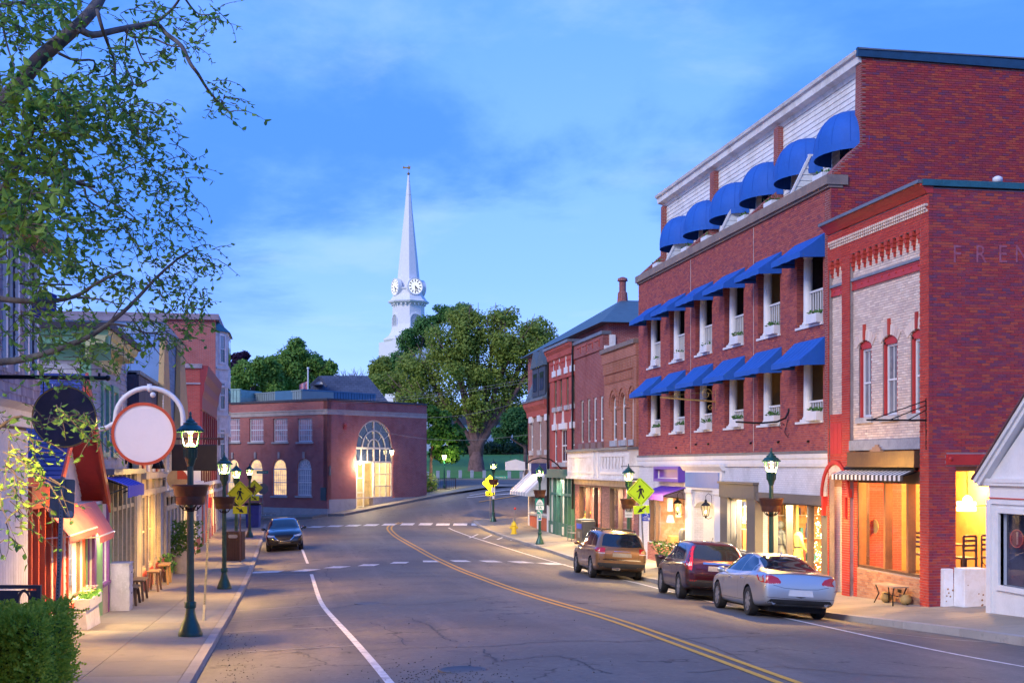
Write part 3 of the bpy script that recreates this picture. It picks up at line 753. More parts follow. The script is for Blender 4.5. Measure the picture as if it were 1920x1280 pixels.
# striped awning: each stripe sewn as a strip of its own
za,zb_=cz(880),cz(902);aw0,aw1=Y(1722),Y(1586);n=34;fo=.42
for k,(mt,nm)in enumerate(((pm('awning_dark',(.045,.04,.045),.8),'dark_stripe'),(pm('awning_light',(.72,.70,.68),.8),'light_stripe'))):
    b=MB(M)
    for i in range(k,n,2):
        a,c=aw0+(aw1-aw0)*i/n,aw0+(aw1-aw0)*(i+1)/n
        b.hexa([(a,.05,za-.012),(c,.05,za-.012),(c,fo,zb_+.13),(a,fo,zb_+.13),(a,.05,za),(c,.05,za),(c,fo,zb_+.142),(a,fo,zb_+.142)])
        b.hexa([(a,fo-.006,zb_),(c,fo-.006,zb_),(c,fo+.006,zb_),(a,fo+.006,zb_),(a,fo-.006,zb_+.14),(c,fo-.006,zb_+.14),(c,fo+.006,zb_+.14),(a,fo+.006,zb_+.14)])
    b.build('awning',mt,SH)
b=MB(M);b.tube([(aw0,.05,za-.06),(aw0,fo-.02,zb_+.12)],.018,6);b.tube([(aw1,.05,za-.06),(aw1,fo-.02,zb_+.12)],.018,6);b.tube([(aw0-.1,.1,za+.02),(aw1+.05,.1,za+.02)],.05,8);b.build('awning_roller',IRON,SH)
# shopfront: bulkhead, posts, panes
WOODO=pm('varnished_wood',(.30,.13,.05),.4,var=.15);WOODD=pm('dark_timber',(.09,.05,.035),.5)
b=MB(M);b.box(open_a0,open_a1,-.24,-.03,bulk,bulk+.07);b.box(open_a0,open_a1,-.22,-.05,shop_top-.34,shop_top-.02);fr0=b.build('shopfront_frame',WOODD,SH)
cuts=[open_a0,Y(1702),Y(1676),Y(1653),open_a1];cuts=[open_a0,Y(1699),Y(1656),open_a1]
for i,a in enumerate(cuts):
    w=.07 if i in(0,3)else .11;MB(M).box(a-w/2,a+w/2,-.24,-.03,bulk+.07,shop_top-.34).build('mullion',WOODO,SH)
for a,c in zip(cuts,cuts[1:]):MB(M).box(a+.06,c-.06,-.14,-.128,bulk+.08,shop_top-.35).build('pane',GLASS,SH)
rr=brick_rects(open_a0,open_a1,gz-.1,bulk-.005);bricks(SH,M,rr,.0,.016,isl('bulkhead_brick',[(.36,.20,.13),(.44,.25,.16),(.32,.14,.09)]))
b=MB(M);b.box(open_a0+1.15,open_a0+1.35,.012,.022,gz+.55,gz+.63);b.build('vent',IRON,SH)
# arched entry
b=MB(M);n=16;c,w=(da0+da1)/2,(da1-da0)/2;zs=DOORH[4];hh=DOORH[3]-zs
for i in range(n):
    t0,t1=PI*i/n,PI*(i+1)/n-.012
    for r0,r1,d in((1.0,1.28,.10),):
        b.prism([(c+math.cos(t0)*w*r0,zs+math.sin(t0)*hh*r0),(c+math.cos(t1)*w*r0,zs+math.sin(t1)*hh*r0),(c+math.cos(t1)*w*r1,zs+math.sin(t1)*hh*r1),(c+math.cos(t0)*w*r1,zs+math.sin(t0)*hh*r1)],1,.05,.12)
b.build('arch_ring',pm('cream_stone',(.62,.52,.44),.7),SH)
b=MB(M)
for i in range(n):
    t0,t1=PI*i/n,PI*(i+1)/n-.006
    b.prism([(c+math.cos(t0)*w*1.3,zs+math.sin(t0)*hh*1.3),(c+math.cos(t1)*w*1.3,zs+math.sin(t1)*hh*1.3),(c+math.cos(t1)*w*1.46,zs+math.sin(t1)*hh*1.46),(c+math.cos(t0)*w*1.46,zs+math.sin(t0)*hh*1.46)],1,.06,.17)
for a in(da0-.14,da1+.02):b.box(a,a+.12,.06,.2,zs-.55,zs)
b.build('arch_hood',REDM,SH)
b=MB(M);b.box(da0-.35,da0-.005,-1.1,-.35,gz-.4,DOORH[3]+.3);b.box(da1+.005,da1+.3,-1.1,-.35,gz-.4,DOORH[3]+.3);b.box(da0,da1,-1.1,-.36,zs,zs+.02)if 0 else None
b.box(da0-.3,da1+.3,-1.4,-1.1,gz-.4,DOORH[3]+.4);b.build('porch_wall',BRKR,SH)
b=MB(M);b.box(da0-.3,da1+.3,-1.4,-.36,DOORH[3]+.01,DOORH[3]+.15);b.build('porch_ceiling',BRKC,SH)
b=MB(M);b.box(da0+.08,da1-.08,-1.09,-1.02,gz,gz+2.2);dr=b.build('door',REDM,SH);b=MB(M);b.sph((da0+.2,-1.0,gz+1.0),.035);b.build('handle',BRONZE,dr)
b=MB(M);b.box(da1-.015,da1+.02,-.37,.02,gz,zs+.02);b.box(da0-.02,da0+.015,-.37,.02,gz,zs+.02);b.build('jamb',BRKR,SH)
b=MB(M);b.box(open_a1-.03,open_a1+.01,-.34,.0,bulk,shop_top-.02);b.box(open_a0-.01,open_a0+.03,-.34,.0,bulk,shop_top-.02);b.build('shopfront_jamb',WOODD,SH)
b=MB(M);b.box(da0-.02,da1+.02,-1.1,.1,gz-.2,gz+.02);b.build('step',CONC,SH)
# steel beam over the side opening, frame and panes
b=MB(MS);b.box(ony(Y0,1774)[0],22,-.05,.03,zy(16.5,Y0,871),zy(16.5,Y0,851));b.build('beam',REDM,SH)
b=MB(MS);b.sph((ony(Y0,1782)[0],.03,zy(16.2,Y0,860)),.06,8,(1,.5,1));b.build('anchor',REDM,SH,smooth=True)
b=MB(MS);b.box(gx0,gx0+.05,-.25,-.1,SOP[2],SOP[3]);b.box(gx1-.05,gx1,-.25,-.1,SOP[2],SOP[3]);zz=zy(16.5,Y0,949);b.box(gx0+.05,gx1-.05,-.22,-.12,zz,zz+.03);b.box(gx0+.05,gx1-.05,-.22,-.12,SOP[2],SOP[2]+.4);b.box(gx0+.05,gx1-.05,-.25,-.1,SOP[3]-.12,SOP[3])
b.build('side_window_frame',WOODO,SH)
for z0,z1 in((SOP[2]+.4,zz),(zz+.03,SOP[3]-.12)):MB(MS).box(gx0+.05,gx1-.05,-.175,-.165,z0,z1).build('pane',GLASS,SH)
# room behind: floor, back walls, ceiling
WARMW=pm('warm_plaster',(.62,.44,.20),.8,var=.12,vs=1.2);FLO=pm('wood_floor',(.25,.13,.07),.5)
zf=bulk-.25
b=MB();b.box(XR+.36,21,Y0+.36,Y1-.36,zf-.1,zf);b.build('shop_floor',FLO,SH)
b=MB();b.box(21,21.1,Y0+.36,Y1,zf,shop_top+.05);b.box(XR+1.5,21,Y1-.15,Y1-.05,zf,shop_top+.05);b.box(XR+.36,21,Y0+.36,Y1-.05,shop_top+.05,shop_top+.15)
b.box(XR+.3,XR+.36,da0-.35,da0-.3,zf,shop_top);b.build('inner_wall',WARMW,SH)
b=MB();b.box(18.2,18.3,Y0+1.2,Y1-.2,zf,shop_top+.05);b.build('partition',pm('orange_plaster',(.55,.28,.08),.8),SH)
gp0,gp1=ony(Y0,1783,478),ony(Y0,1852,478);GH=pm('ghost_paint',(.31,.10,.15),.9,col2=(.30,.05,.07),vs=9)
for i,(ch,u)in enumerate((('F',1794),('R',1839),('E',1880),('N',1916))):
    q=ony(Y0,u,478);text(ch,.62,Matrix(((.85,0,0,q[0]),(0,0,-1,Y0-.0055),(0,1,0,q[1]),(0,0,0,1)))).build('painted_letter',GH,SH)
CHIM=thing('vent_pipe','short white vent pipe on the roof of the brick shop at the right edge','pipe',(17.75,Y0+1,top),local=True)
b=MB();b.lathe([(.07,-.2),(.07,.3),(.12,.3),(.12,.42),(.05,.46)],n=12);b.build('pipe',WHITE,CHIM,smooth=True)
# cafe furniture seen through the glass: chairs, lamp shades, lights
def cafe_chair(x,y,rz,label):
    t=thing('cafe_chair',label,'chair',(x,y,zf),rz,'dark wooden chairs inside the cafe window',local=True)
    b=MB();b.box(-.22,.22,-.22,.22,.70,.75);b.build('seat',WOODD,t)
    for sx in(-.19,.19):
        for sy in(-.19,.19):
            MB().box(sx-.022,sx+.022,sy-.022,sy+.022,0,.70 if sy<0 else 1.28).build('leg',WOODD,t)
    b=MB()
    for z in(.9,1.02,1.14,1.25):b.box(-.19,.19,.17,.2,z,z+.055)
    b.build('backrest',WOODD,t)
    b=MB();b.tube([(-.19,-.19,.1),(.19,-.19,.6)],.014,5);b.tube([(.19,-.19,.1),(-.19,-.19,.6)],.014,5);b.build('brace',IRON,t)
cafe_chair(XR+.95,31.0,R(100),'dark slat back chair behind the middle cafe pane')
cafe_chair(XR+1.2,29.9,R(70),'dark slat back chair behind the near cafe pane')
cafe_chair(16.7,29.5,R(190),'dark chair behind the orange lit side window, by the brick pier')
cafe_chair(17.5,29.7,R(150),'dark chair behind the orange lit side window, further right')
t=thing('cafe_table','small square table between the cafe chairs','table',(XR+1.4,30.5,zf),local=True)
b=MB();b.box(-.35,.35,-.35,.35,.98,1.02);b.build('tabletop',WOODO,t);b=MB();b.box(-.05,.05,-.05,.05,.04,.98);b.box(-.25,.25,-.25,.25,0,.04);b.build('leg',IRON,t)
EMW=emat('lit_shade',(1,.78,.38),5);EMG=emat('lit_globe',(1,.62,.18),22)
for(x,y,z,l)in((XR+1.4,29.7,shop_top-.9,'square glowing lamp shade hanging behind the near cafe pane'),(XR+1.8,32.6,shop_top-.55,'small glowing lamp hanging behind the far cafe pane')):
    t=thing('pendant_lamp',l,'lamp',(x,y,z),0,'lamps hanging in the cafe',local=True)
    w=.17 if '.9' in str(round(shop_top-z,2))else .07
    b=MB();b.box(-w,w,-w,w,-.12,.12);b.build('shade',EMW,t);b=MB();b.tube([(0,0,.12),(0,0,shop_top-z+.05)],.008,5);b.build('cord',IRON,t)
gl=ony(Y0+.7,1814,937)
t=thing('globe_lamp','bright round globe lamp behind the orange lit side window','lamp',(gl[0],Y0+.7,gl[1]),local=True)
b=MB();b.sph((0,0,0),.115,14);b.build('globe',EMG,t,smooth=True);b=MB();b.tube([(0,0,.1),(0,0,SOP[3]-gl[1]+.3)],.01,5);b.build('cord',IRON,t)
light('cafe_light','POINT',(XR+2.2,31.2,shop_top-.4),330,(1,.50,.14),.25)
light('cafe_light','POINT',(gl[0]+.05,Y0+.98,gl[1]),60,(1,.36,.05),.12)
light('porch_light','POINT',((XR+.6),(da0+da1)/2,DOORH[3]-.4),9,(1,.45,.12),.1)
for(x,y,z,r,l)in((XR+.55,33.0,zf+1.35,.2,'large round yellow paper disc in the far cafe pane'),(XR+.6,29.75,zf+1.5,.22,'large round yellow paper disc in the near cafe pane')):
    b=MB(FR(x));b.lathe([(r*.2,-.006),(r,-.004),(r,.004),(r*.2,.006)],(y,0,z),20,'y');tag(b.build('paper_disc',pm('yellow_paper',(.7,.5,.14),.8),None),l,'decoration','round discs in the cafe window')
# iron sign bracket high on the corner
bz=cz(785);t=thing('sign_bracket','black iron triangular sign bracket at the corner of the brick shop','bracket',(XR-.12,Y0+.12,bz),local=True)
b=MB();b.tube([(0,0,-.75),(0,0,.5)],.02,6);b.tube([(0,0,-.04),(-1.55,0,-.04)],.022,6)
for k in(.9,.6,.3):b.tube([(0,0,.1+.38*k),(-1.6*k,0,-.04)],.014,5)
b.build('arm',IRON,t)
# ------------------------------------------------------------------ Camden style hotel block: brick, arcaded rooms, blue awnings
HY0,HY1=34.67,55.0
zcor=Zv(36.8,357,XR)          # top of the stone cornice
zfl=Zv(37,849)                  # bottom of the brickwork, top of the white shopfront band
hg=ground(15.4,45)
H=thing('brick_hotel','long red brick hotel block with blue awnings above white shopfronts','building',(XR+4,45,hg-.3))
YC=[36.17+3.29*k for k in range(6)]
zA=(Zv(36.5,612),Zv(36.5,612)+2.25);zB=(Zv(36.5,790),Zv(36.5,790)+1.95)
AW=.98
hh=[(c-AW,c+AW,z0,z1)for c in YC for z0,z1 in(zA,zB)]
b=MB(M);wall(b,HY0+.05,HY1,zfl,zcor-.3,-.35,0,hh);b.build('wall',MORTR,H)
bricks(H,M,brick_rects(HY0,HY1,zfl+.06,zcor-.3,hh),-.01,.014,RED)
# brick jambs inside the openings (far side of each faces the street's near end)
for(a0,a1,z0,z1)in hh:
    MJ=FF(a1-.001);b2=brick_rects(XR+.0,XR+.36,z0,z1);bricks(H,MJ,b2,-.01,.014,RED)
b=MB(M);b.box(HY0-.06,HY1+.05,-.5,.16,zcor-.28,zcor);b.box(HY0-.02,HY1+.02,-.36,.08,zcor-.36,zcor-.28);b.build('cornice',pm('brownstone',(.24,.18,.155),.85,col2=(.15,.12,.12),vs=1.2),H)
b=MB(M);b.box(HY0,HY1,0,.09,zfl-.02,zfl+.06);b.build('flashing',GREYM,H)
# rooms behind the arcade
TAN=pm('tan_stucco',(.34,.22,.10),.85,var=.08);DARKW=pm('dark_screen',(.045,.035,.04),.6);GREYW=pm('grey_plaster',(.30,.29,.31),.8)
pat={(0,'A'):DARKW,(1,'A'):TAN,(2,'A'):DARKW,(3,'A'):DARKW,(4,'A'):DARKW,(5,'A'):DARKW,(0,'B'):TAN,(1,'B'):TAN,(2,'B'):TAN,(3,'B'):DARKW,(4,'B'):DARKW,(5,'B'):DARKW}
for k,c in enumerate(YC):
    for row,(z0,z1)in(('A',zA),('B',zB)):
        mt=pat[k,row]
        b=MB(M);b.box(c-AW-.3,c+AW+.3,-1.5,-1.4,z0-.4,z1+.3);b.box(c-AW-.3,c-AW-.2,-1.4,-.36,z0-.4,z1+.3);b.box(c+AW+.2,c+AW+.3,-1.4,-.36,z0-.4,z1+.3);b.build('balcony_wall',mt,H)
        b=MB(M);b.box(c-AW-.2,c+AW+.2,-1.4,-.36,z1+.05,z1+.15);b.box(c-AW-.2,c+AW+.2,-1.4,-.36,z0-.3,z0-.2);b.build('balcony_floor',GREYW,H)
        b=MB(M);b.box(c-.55,c+.35,-1.4,-1.37,z0-.2,z1-.1);dd=b.build('balcony_door',WHITE,H);MB(M).box(c-.45,c+.25,-1.37,-1.36,z0+.0,z1-.25).build('pane',DKGL,dd)
        b=MB(M);b.box(c-AW-.03,c+AW+.03,-.36,.06,z0-.07,z0);b.build('sill',WHITE,H)
        cc=MB(M);hcol=z1-z0  # tapered column with base and capital
        cx=c+.48
        cc.box(cx-.2,cx+.2,-.33,.04,z0,z0+.07);cc.box(cx-.19,cx+.19,-.33,.02,z1-.08,z1-.002)
        cc.lathe([(.18,z0+.07),(.185,z0+.11),(.15,z0+.15),(.145,z0+.3),(.135,z1-.3),(.12,z1-.2),(.15,z1-.17),(.15,z1-.15),(.13,z1-.14),(.17,z1-.08)],(cx,-.15,0),14)
        cc.build('column',WHITE,H,smooth='auto')
        rh=z0+(1.05 if row=='A' else .62)
        b=MB(M);b.box(c-AW,cx-.14,-.20,-.13,rh-.06,rh);b.box(c-AW,cx-.14,-.19,-.14,z0+.06,z0+.11);n=8
        for i in range(n):
            a=c-AW+.03+(cx-.14-c+AW-.06)*i/(n-1);b.box(a-.018,a+.018,-.185,-.148,z0+.11,rh-.06)
        b.build('balustrade',WHITE,H)
# awnings over the openings: sloped canvas wedge with seams and a valance
def wedge(c,z0,z1,w=1.12,p=.78):
    t=.012;b=MB(M);va=.17
    a0,a1=c-w,c+w
    n=6
    for i in range(n):
        x0,x1=a0+(a1-a0)*i/n,a0+(a1-a0)*(i+1)/n;m=.5*(x0+x1)
        pts=lambda x,s:[(x,0.02,z1-s),(x,p*.5,(z1+z0+va)/2-s-.02),(x,p,z0+va-s)]
        for q in range(2):
            A,B,s=pts(x0,0),pts(x1,0),0
            b.hexa([(*A[q][:2],A[q][2]-t),(*B[q][:2],B[q][2]-t),(*B[q+1][:2],B[q+1][2]-t),(*A[q+1][:2],A[q+1][2]-t),A[q],B[q],B[q+1],A[q+1]])
        b.box(x0+.002,x1-.002,p-.008,p+.008,z0+.012*(i%2),z0+va)
        if i:b.tube([(x0,.02,z1+.004),(x0,p*.5,(z1+z0+va)/2-.016),(x0,p,z0+va+.004)],.007,4)
    for a in(a0,a1):
        b.prism([(.02,z1),(p*.5,(z1+z0+va)/2-.02),(p,z0+va),(p,z0),(.02,z0+.03)],0,a-.006,a+.006)
    b.build('awning',BLUEA,H)
    fb=MB(M);fb.tube([(a0+.03,.03,z0+.12),(a0+.03,p-.04,z0+.12),(a1-.03,p-.04,z0+.12),(a1-.03,.03,z0+.12)],.014,5);fb.tube([(a0+.06,.03,z0+.1),(a0+.06,p-.05,z0+.14)],.012,5)
    fb.build('awning_frame',IRON,H)
tA=(Zv(36.2,493.5,14.8),Zv(35.1,437));tB=(Zv(36.2,690,14.8),Zv(35.1,631))
for c in YC:wedge(c,*tA);wedge(c,*tB)
# planters on the sills
PLANT=isl('planter_leaf',[(.03,.09,.02),(.05,.13,.03),(.08,.16,.04)],bump=0,stain=0)
def leafy(b,c,r,n,s,rng,flat=1.0):
    for i in range(n):
        a,h=rng.uniform(0,2*PI),rng.random();q=Vector((math.cos(a)*r*math.sqrt(rng.random()),math.sin(a)*r*math.sqrt(rng.random()),h*r*flat))
        d=Vector((rng.gauss(0,1),rng.gauss(0,1),abs(rng.gauss(.6,.6)))).normalized();e=d.orthogonal().normalized();p=Vector(c)+q
        k=s*rng.uniform(.7,1.3);b.add([tuple(p),tuple(p+d*k*.5+e*k*.28),tuple(p+d*k),tuple(p+d*k*.5-e*k*.28)],[(0,1,2,3)])
def planter(x,y,z,lab,grp,ln=.75,wd=.28,ht=.27,plants=40,loc_rz=PI/2,mat=WHITE):
    t=thing('planter_box',lab,'planter',(x,y,z),loc_rz,grp,local=True)
    b=MB();L,w=ln/2,wd/2
    for q in((-L,L,-w,-w+.02),(-L,L,w-.02,w),(-L,-L+.02,-w+.02,w-.02),(L-.02,L,-w+.02,w-.02)):b.box(*q,0,ht)
    b.box(-L+.02,L-.02,-w+.02,w-.02,.01,ht-.05);b.build('box',mat,t,bevel=.006)
    if plants:
        b=MB();rng=random.Random(int(y*100));
        for i in range(3):leafy(b,((i-1)*ln*.28,0,ht-.05),wd*.5,plants//3,.12,rng)
        b.build('plant',PLANT,t,kind='stuff')
    return t
names=['first','second','third','fourth','fifth','sixth']
for k,c in enumerate(YC):
    for row,(z0,z1)in(('upper',zA),('lower',zB)):
        pl=45 if k in(0,1,2)or row=='lower' else 12
        planter(XR-.06,c-.52,z0,f'white planter box on the {row} row of hotel openings, {names[k]} from the near end','white planter boxes on the hotel sills',plants=pl)
# recessed top floor: siding, piers, sloping party walls, privacy screens, dome awnings
XS=16.67;ztop=Zv(HY0,95,XS);MT=FR(XS)
b=MB(MT)
b.box(HY0+.05,HY1-.05,-.3,-.03,zcor-.3,ztop-.5);b.build('siding_backing',WHITEW,H)
z=zcor-.05;i=0
while z<ztop-.55:
    for y0,y1 in((HY0+.06,41.2),(41.6,47.8),(48.3,HY1-.2)):
        b=MB(MT);b.hexa([(y0,-.03,z),(y1,-.03,z),(y1,.028,z),(y0,.028,z),(y0,-.03,z+.17),(y1,-.03,z+.17),(y1,.006,z+.17),(y0,.006,z+.17)]);b.build('clapboard',WHITEW,H)
    z+=.168
b=MB(MT);moulding(b,[(-.02,ztop-.52),(.05,ztop-.52),(.10,ztop-.40),(.32,ztop-.34),(.34,ztop-.14),(.42,ztop-.10),(.46,ztop-.005),(-.02,ztop-.005)],HY0+.03,HY1+.12);b.build('eaves',WHITEW,H)
b=MB();b.box(XS-.40,26,HY0-.1,HY1+.1,ztop,ztop+.04);b.build('roof',GREYM,H)
b=MB(FF(HY0));b.hexa([(XS-.42,-.04,ztop-.2),(26,-.04,ztop-.38),(26,.07,ztop-.38),(XS-.42,.07,ztop-.2),(XS-.42,-.04,ztop+.06),(26,-.04,ztop-.12),(26,.07,ztop-.12),(XS-.42,.07,ztop+.06)]);b.build('roof_edge',pm('blue_metal',(.02,.07,.13),.4,.3),H)
def slopewall(y0,y1,pier=True):
    poly=[(XR-.02,zcor),(XR+.05,zcor+.12),(XS-.22,Zv(HY0,268,XS)),(XS-.2,ztop-.5),(XS+.2,ztop-.5),(XS+.2,zcor-.3),(XR-.02,zcor-.3)]
    b=MB();b.prism(poly,1,y0,y1);b.build('party_wall',BRK,H)
for y0,y1 in((41.2,41.6),(47.8,48.3),(HY1-.3,HY1-.02)):slopewall(y0,y1)
# near gable wall of the hotel: mortar plane plus real bricks
poly=[(XR-.02,zfl),(XR-.02,zcor-.02),(XR+.05,zcor+.12),(XS-.3,Zv(HY0,268,XS)),(XS-.26,ztop-.2),(26,ztop-.36),(26,zfl)]
b=MB();b.prism(poly,1,HY0+.02,HY0+.4);b.build('wall',BRK,H)
def gable_top(x):
    if x<XR+.05:return zcor-.02
    if x<XS-.27:return zcor+.12+(Zv(HY0,268,XS)-zcor-.12)*(x-XR-.05)/(XS-.3-XR-.05)
    return ztop-.22-(x-XS)*.018
rr=[r for r in brick_rects(XR,25.9,top-.3,ztop-.2)if r[3]<gable_top(r[0])]
bricks(H,FF(HY0+.02),rr,-.01,.014,SIDE,single=(300,lambda r:abs(r[0]-16.5)+.3*abs(r[2]-(ztop-2))))
for k,c in enumerate(YC):
    c=35.98+3.24*k
    # half-dome awning: six gores
    z0,z1=Zv(36.2,300,XS),Zv(36.2,300,XS)+1.34
    n,m=12,9;rw,rp_=1.30,1.0;V=[];Fc=[]
    for i in range(n+1):
        t=PI*i/n
        for j in range(m+1):
            s=(PI/2)*j/m;q=math.cos(s)**.75
            V.append((c+math.cos(t)*rw*q,.03+math.sin(t)*rp_*q,z0+.22+(z1-z0-.22)*math.sin(s)))
    for i in range(n):
        for j in range(m):Fc.append([i*(m+1)+j,(i+1)*(m+1)+j,(i+1)*(m+1)+j+1,i*(m+1)+j+1])
    b=MB(MT);b.add(V,Fc)
    for i in range(n):
        t0,t1=PI*i/n,PI*(i+1)/n;p,q=(c+math.cos(t0)*rw,.03+math.sin(t0)*rp_),(c+math.cos(t1)*rw,.03+math.sin(t1)*rp_)
        b.add([(*p,z0),(*q,z0),(*q,z0+.22),(*p,z0+.22)],[(0,1,2,3)])
    for i in range(0,n+1,2):
        t=PI*i/n;b.tube([(c+math.cos(t)*(rw+.004)*math.cos(s)**.75,.03+math.sin(t)*(rp_+.004)*math.cos(s)**.75,z0+.22+(z1-z0-.22)*math.sin(s))for s in[PI/2*j/8*.98 for j in range(9)]],.009,4)
    dm=b.build('dome_awning',BLUEA,H,smooth='auto')
    b=MB(MT);b.box(c-.75,c+.75,-.02,.03,zcor-.05,z0+.9);sl_=b.build('sliding_door',WHITE,H)
    for s in(-1,1):MB(MT).box(c+(.03 if s>0 else-.68),c+(.68 if s>0 else-.03),.03,.04,zcor+.05,z0+.8).build('pane',DKGL,sl_)
    planter(XR+.2,c+(.55 if k%2 else-.2),zcor,f'white planter box on the stone cornice below the {names[k]} dome awning','white planter boxes on the cornice',.7,.28,.26,18 if k!=1 else 30)
SCR=pm('pale_siding',(.62,.66,.70),.6,var=.05)
for y in(38.05,44.7,51.4):
    for i in range(7):
        f0,f1=i/7,(i+1)/7;x0=lambda f:XR+.12+.95*f*.72
        z0,z1=zcor+.02+1.35*f0,zcor+.02+1.35*f1-.012
        b=MB();b.hexa([(x0(f0),y,z0),(XS,y,z0),(XS,y+.05,z0),(x0(f0),y+.05,z0),(x0(f1),y+.012,z1),(XS,y+.012,z1),(XS,y+.05,z1),(x0(f1),y+.05,z1)]);b.build('screen_board',SCR,H)
    b=MB();b.hexa([(x0(0)-.05,y-.02,zcor),(x0(0)+.02,y-.02,zcor),(x0(0)+.02,y+.07,zcor),(x0(0)-.05,y+.07,zcor),(x0(1)-.05,y-.02,zcor+1.37),(x0(1)+.04,y-.02,zcor+1.37),(x0(1)+.04,y+.07,zcor+1.37),(x0(1)-.05,y+.07,zcor+1.37)]);b.box(x0(1)-.05,XS,y-.02,y+.07,zcor+1.37,zcor+1.43);b.build('screen_rail',WHITE,H)
# small wall spouts and thin rods
for u,v in((1307,832),(1330,831),(1410,829),(1462,827),(1518,826),(1270,838)):
    y=Y(u);b=MB(M);b.tube([(y,-.05,Zv(y,v)),(y,.09,Zv(y,v)-.03)],.035,6);b.build('wall_spout',IRON,H)
for u in(1296,1414):
    y=Y(u);b=MB(M);b.box(y-.012,y+.012,.014,.028,zfl+.1,zcor-.4);b.build('conduit',pm('pale_conduit',(.5,.42,.40),.6),H)
# ---------------- ground floor of the hotel: white band and five shopfronts
sg=ground(15.4,45)-.5
ppl=lambda u:Y(u)
OP={'purple':(Y(1288),Y(1216),Zv(51,1020),Zv(50,933)),'entry':(Y(1344),Y(1302),sg,Zv(47,938),Zv(47,938)-.28),
      'taupe':(Y(1406),Y(1369),Zv(43,1031),Zv(43,934)),'mann':(Y(1546),Y(1421),sg+.2,Zv(38,941))}
gl0=ground(15.4,37)-.3
OP['mann']=(Y(1546),Y(1421),gl0+.5,Zv(38,941))
b=MB(M);wall(b,HY0,HY1,sg-.4,zfl-.02,-.35,0,[OP['purple'],OP['entry'],OP['taupe'],OP['mann']]);b.build('shopfront_wall',BRKW,H)
b=MB(M);moulding(b,[(0,zfl-.42),(.05,zfl-.42),(.07,zfl-.32),(.07,zfl-.2),(.10,zfl-.16),(.12,zfl-.03),(0,zfl-.03)],HY0+.02,HY1+.05);b.build('white_fascia',WHITE,H)
# purple shop: display box, awning, window
a0,a1,z0,z1=Y(1284.5),Y(1237),Zv(51,902),Zv(51,874)
b=MB(M);b.box(a0,a1,0,.10,z0,z1)
for q in((a0,a0+.12,z0,z1),(a1-.12,a1,z0,z1),(a0+.12,a1-.12,z0,z0+.12),(a0+.12,a1-.12,z1-.12,z1)):b.box(q[0],q[1],.10,.28,q[2],q[3])
PB=thing('box_sign','purple framed box sign without lettering above the purple awning','sign',(XR-.1,(a0+a1)/2,z0));b.build('case',pm('purple_paint',(.10,.045,.40),.45,var=.06),PB)
b=MB(M);b.box(a0+.12,a1-.12,.10,.106,z0+.12,z1-.12);b.build('panel',pm('purple_panel',(.14,.05,.34),.3,var=.1),PB);b=MB(M);b.box(a0+.14,a1-.18,.106,.14,z0+.13,z0+.16);b.box(a1-.3,a1-.2,.106,.13,z0+.16,z1-.18);b.build('shelf',SCR,PB)
def drop_awning(a0,a1,z0,z1,p,mat,va=.22,parent=H,MM=None,stripes=0):
    b=MB(MM or M);t=.012;n=5
    for i in range(n):
        x0,x1=a0+(a1-a0)*i/n,a0+(a1-a0)*(i+1)/n
        b.hexa([(x0,.03,z1-t),(x1,.03,z1-t),(x1,p,z0+va-t),(x0,p,z0+va-t),(x0,.03,z1),(x1,.03,z1),(x1,p,z0+va),(x0,p,z0+va)])
        b.box(x0+.002,x1-.002,p-.008,p+.008,z0+.015*(i%2),z0+va)
        if i:b.tube([(x0,.03,z1+.003),(x0,p,z0+va+.003)],.007,4)
    o=b.build('awning',mat,parent)
    fb=MB(MM or M)
    for a in(a0+.03,a1-.03):fb.tube([(a,.02,z0+.05),(a,p-.03,z0+va-.03)],.016,5);fb.tube([(a,.02,z1-.05),(a,p-.03,z0+va-.03)],.016,5)
    fb.tube([(a0,p-.02,z0+va-.04),(a1,p-.02,z0+va-.04)],.016,5);fb.build('awning_frame',IRON,parent);return o
drop_awning(Y(1290),Y(1241),Zv(50,936,14.5),Zv(50,911),1.0,PURP)
a0,a1,z0,z1=OP['purple']
CRM=pm('cream_trim',(.62,.52,.40),.6)
b=MB(M);b.box(a0,a1,-.25,-.02,z0-.0,z0+.07);b.box(a1-.22,a1,-.2,-.02,z0+.07,z1);b.box(a0,a0+.06,-.2,-.02,z0+.07,z1);b.box(a1-.95,a1-.89,-.2,-.04,z0+.07,z1);b.build('shopfront_frame',WOODD,H)
MB(M).box(a0+.06,a1-.95,-.12,-.108,z0+.07,z1).build('pane',GLASS,H);MB(M).box(a1-.89,a1-.22,-.12,-.108,z0+.07,z1).build('pane',GLASS,H)
rr=brick_rects(a0-.1,a1+.1,sg,z0-.005);bricks(H,M,rr,.0,.02,isl('bulkhead_red_brick',[(.33,.12,.10),(.42,.18,.14),(.28,.10,.09)]))
def shop_room(a0,a1,zb,zt,dp,wallm,e,col,nm='shop_light',parent=H,MM=None,floor=FLO):
    MM=MM or M
    b=MB(MM);b.box(a0,a1,-dp-.1,-dp,zb,zt);b.box(a0-.1,a0,-dp-.1,-.36,zb,zt);b.box(a1,a1+.1,-dp-.1,-.36,zb,zt);b.build('inner_wall',wallm,parent)
    b=MB(MM);b.box(a0,a1,-dp,-.36,zb-.1,zb);b.build('shop_floor',floor,parent)
    b=MB(MM);b.box(a0-.1,a1+.1,-dp-.1,-.36,zt,zt+.1);b.build('ceiling',WHITE,parent)
    p=MM@Vector(((a0+a1)/2,-min(dp*.45,1.3),zt-.25))
    light(nm,'AREA',p,e,col,max(.5,(a1-a0)*.6),size2=.8)
WARM=(1,.70,.36);WHT=pm('shop_plaster',(.72,.64,.50),.8,var=.08)
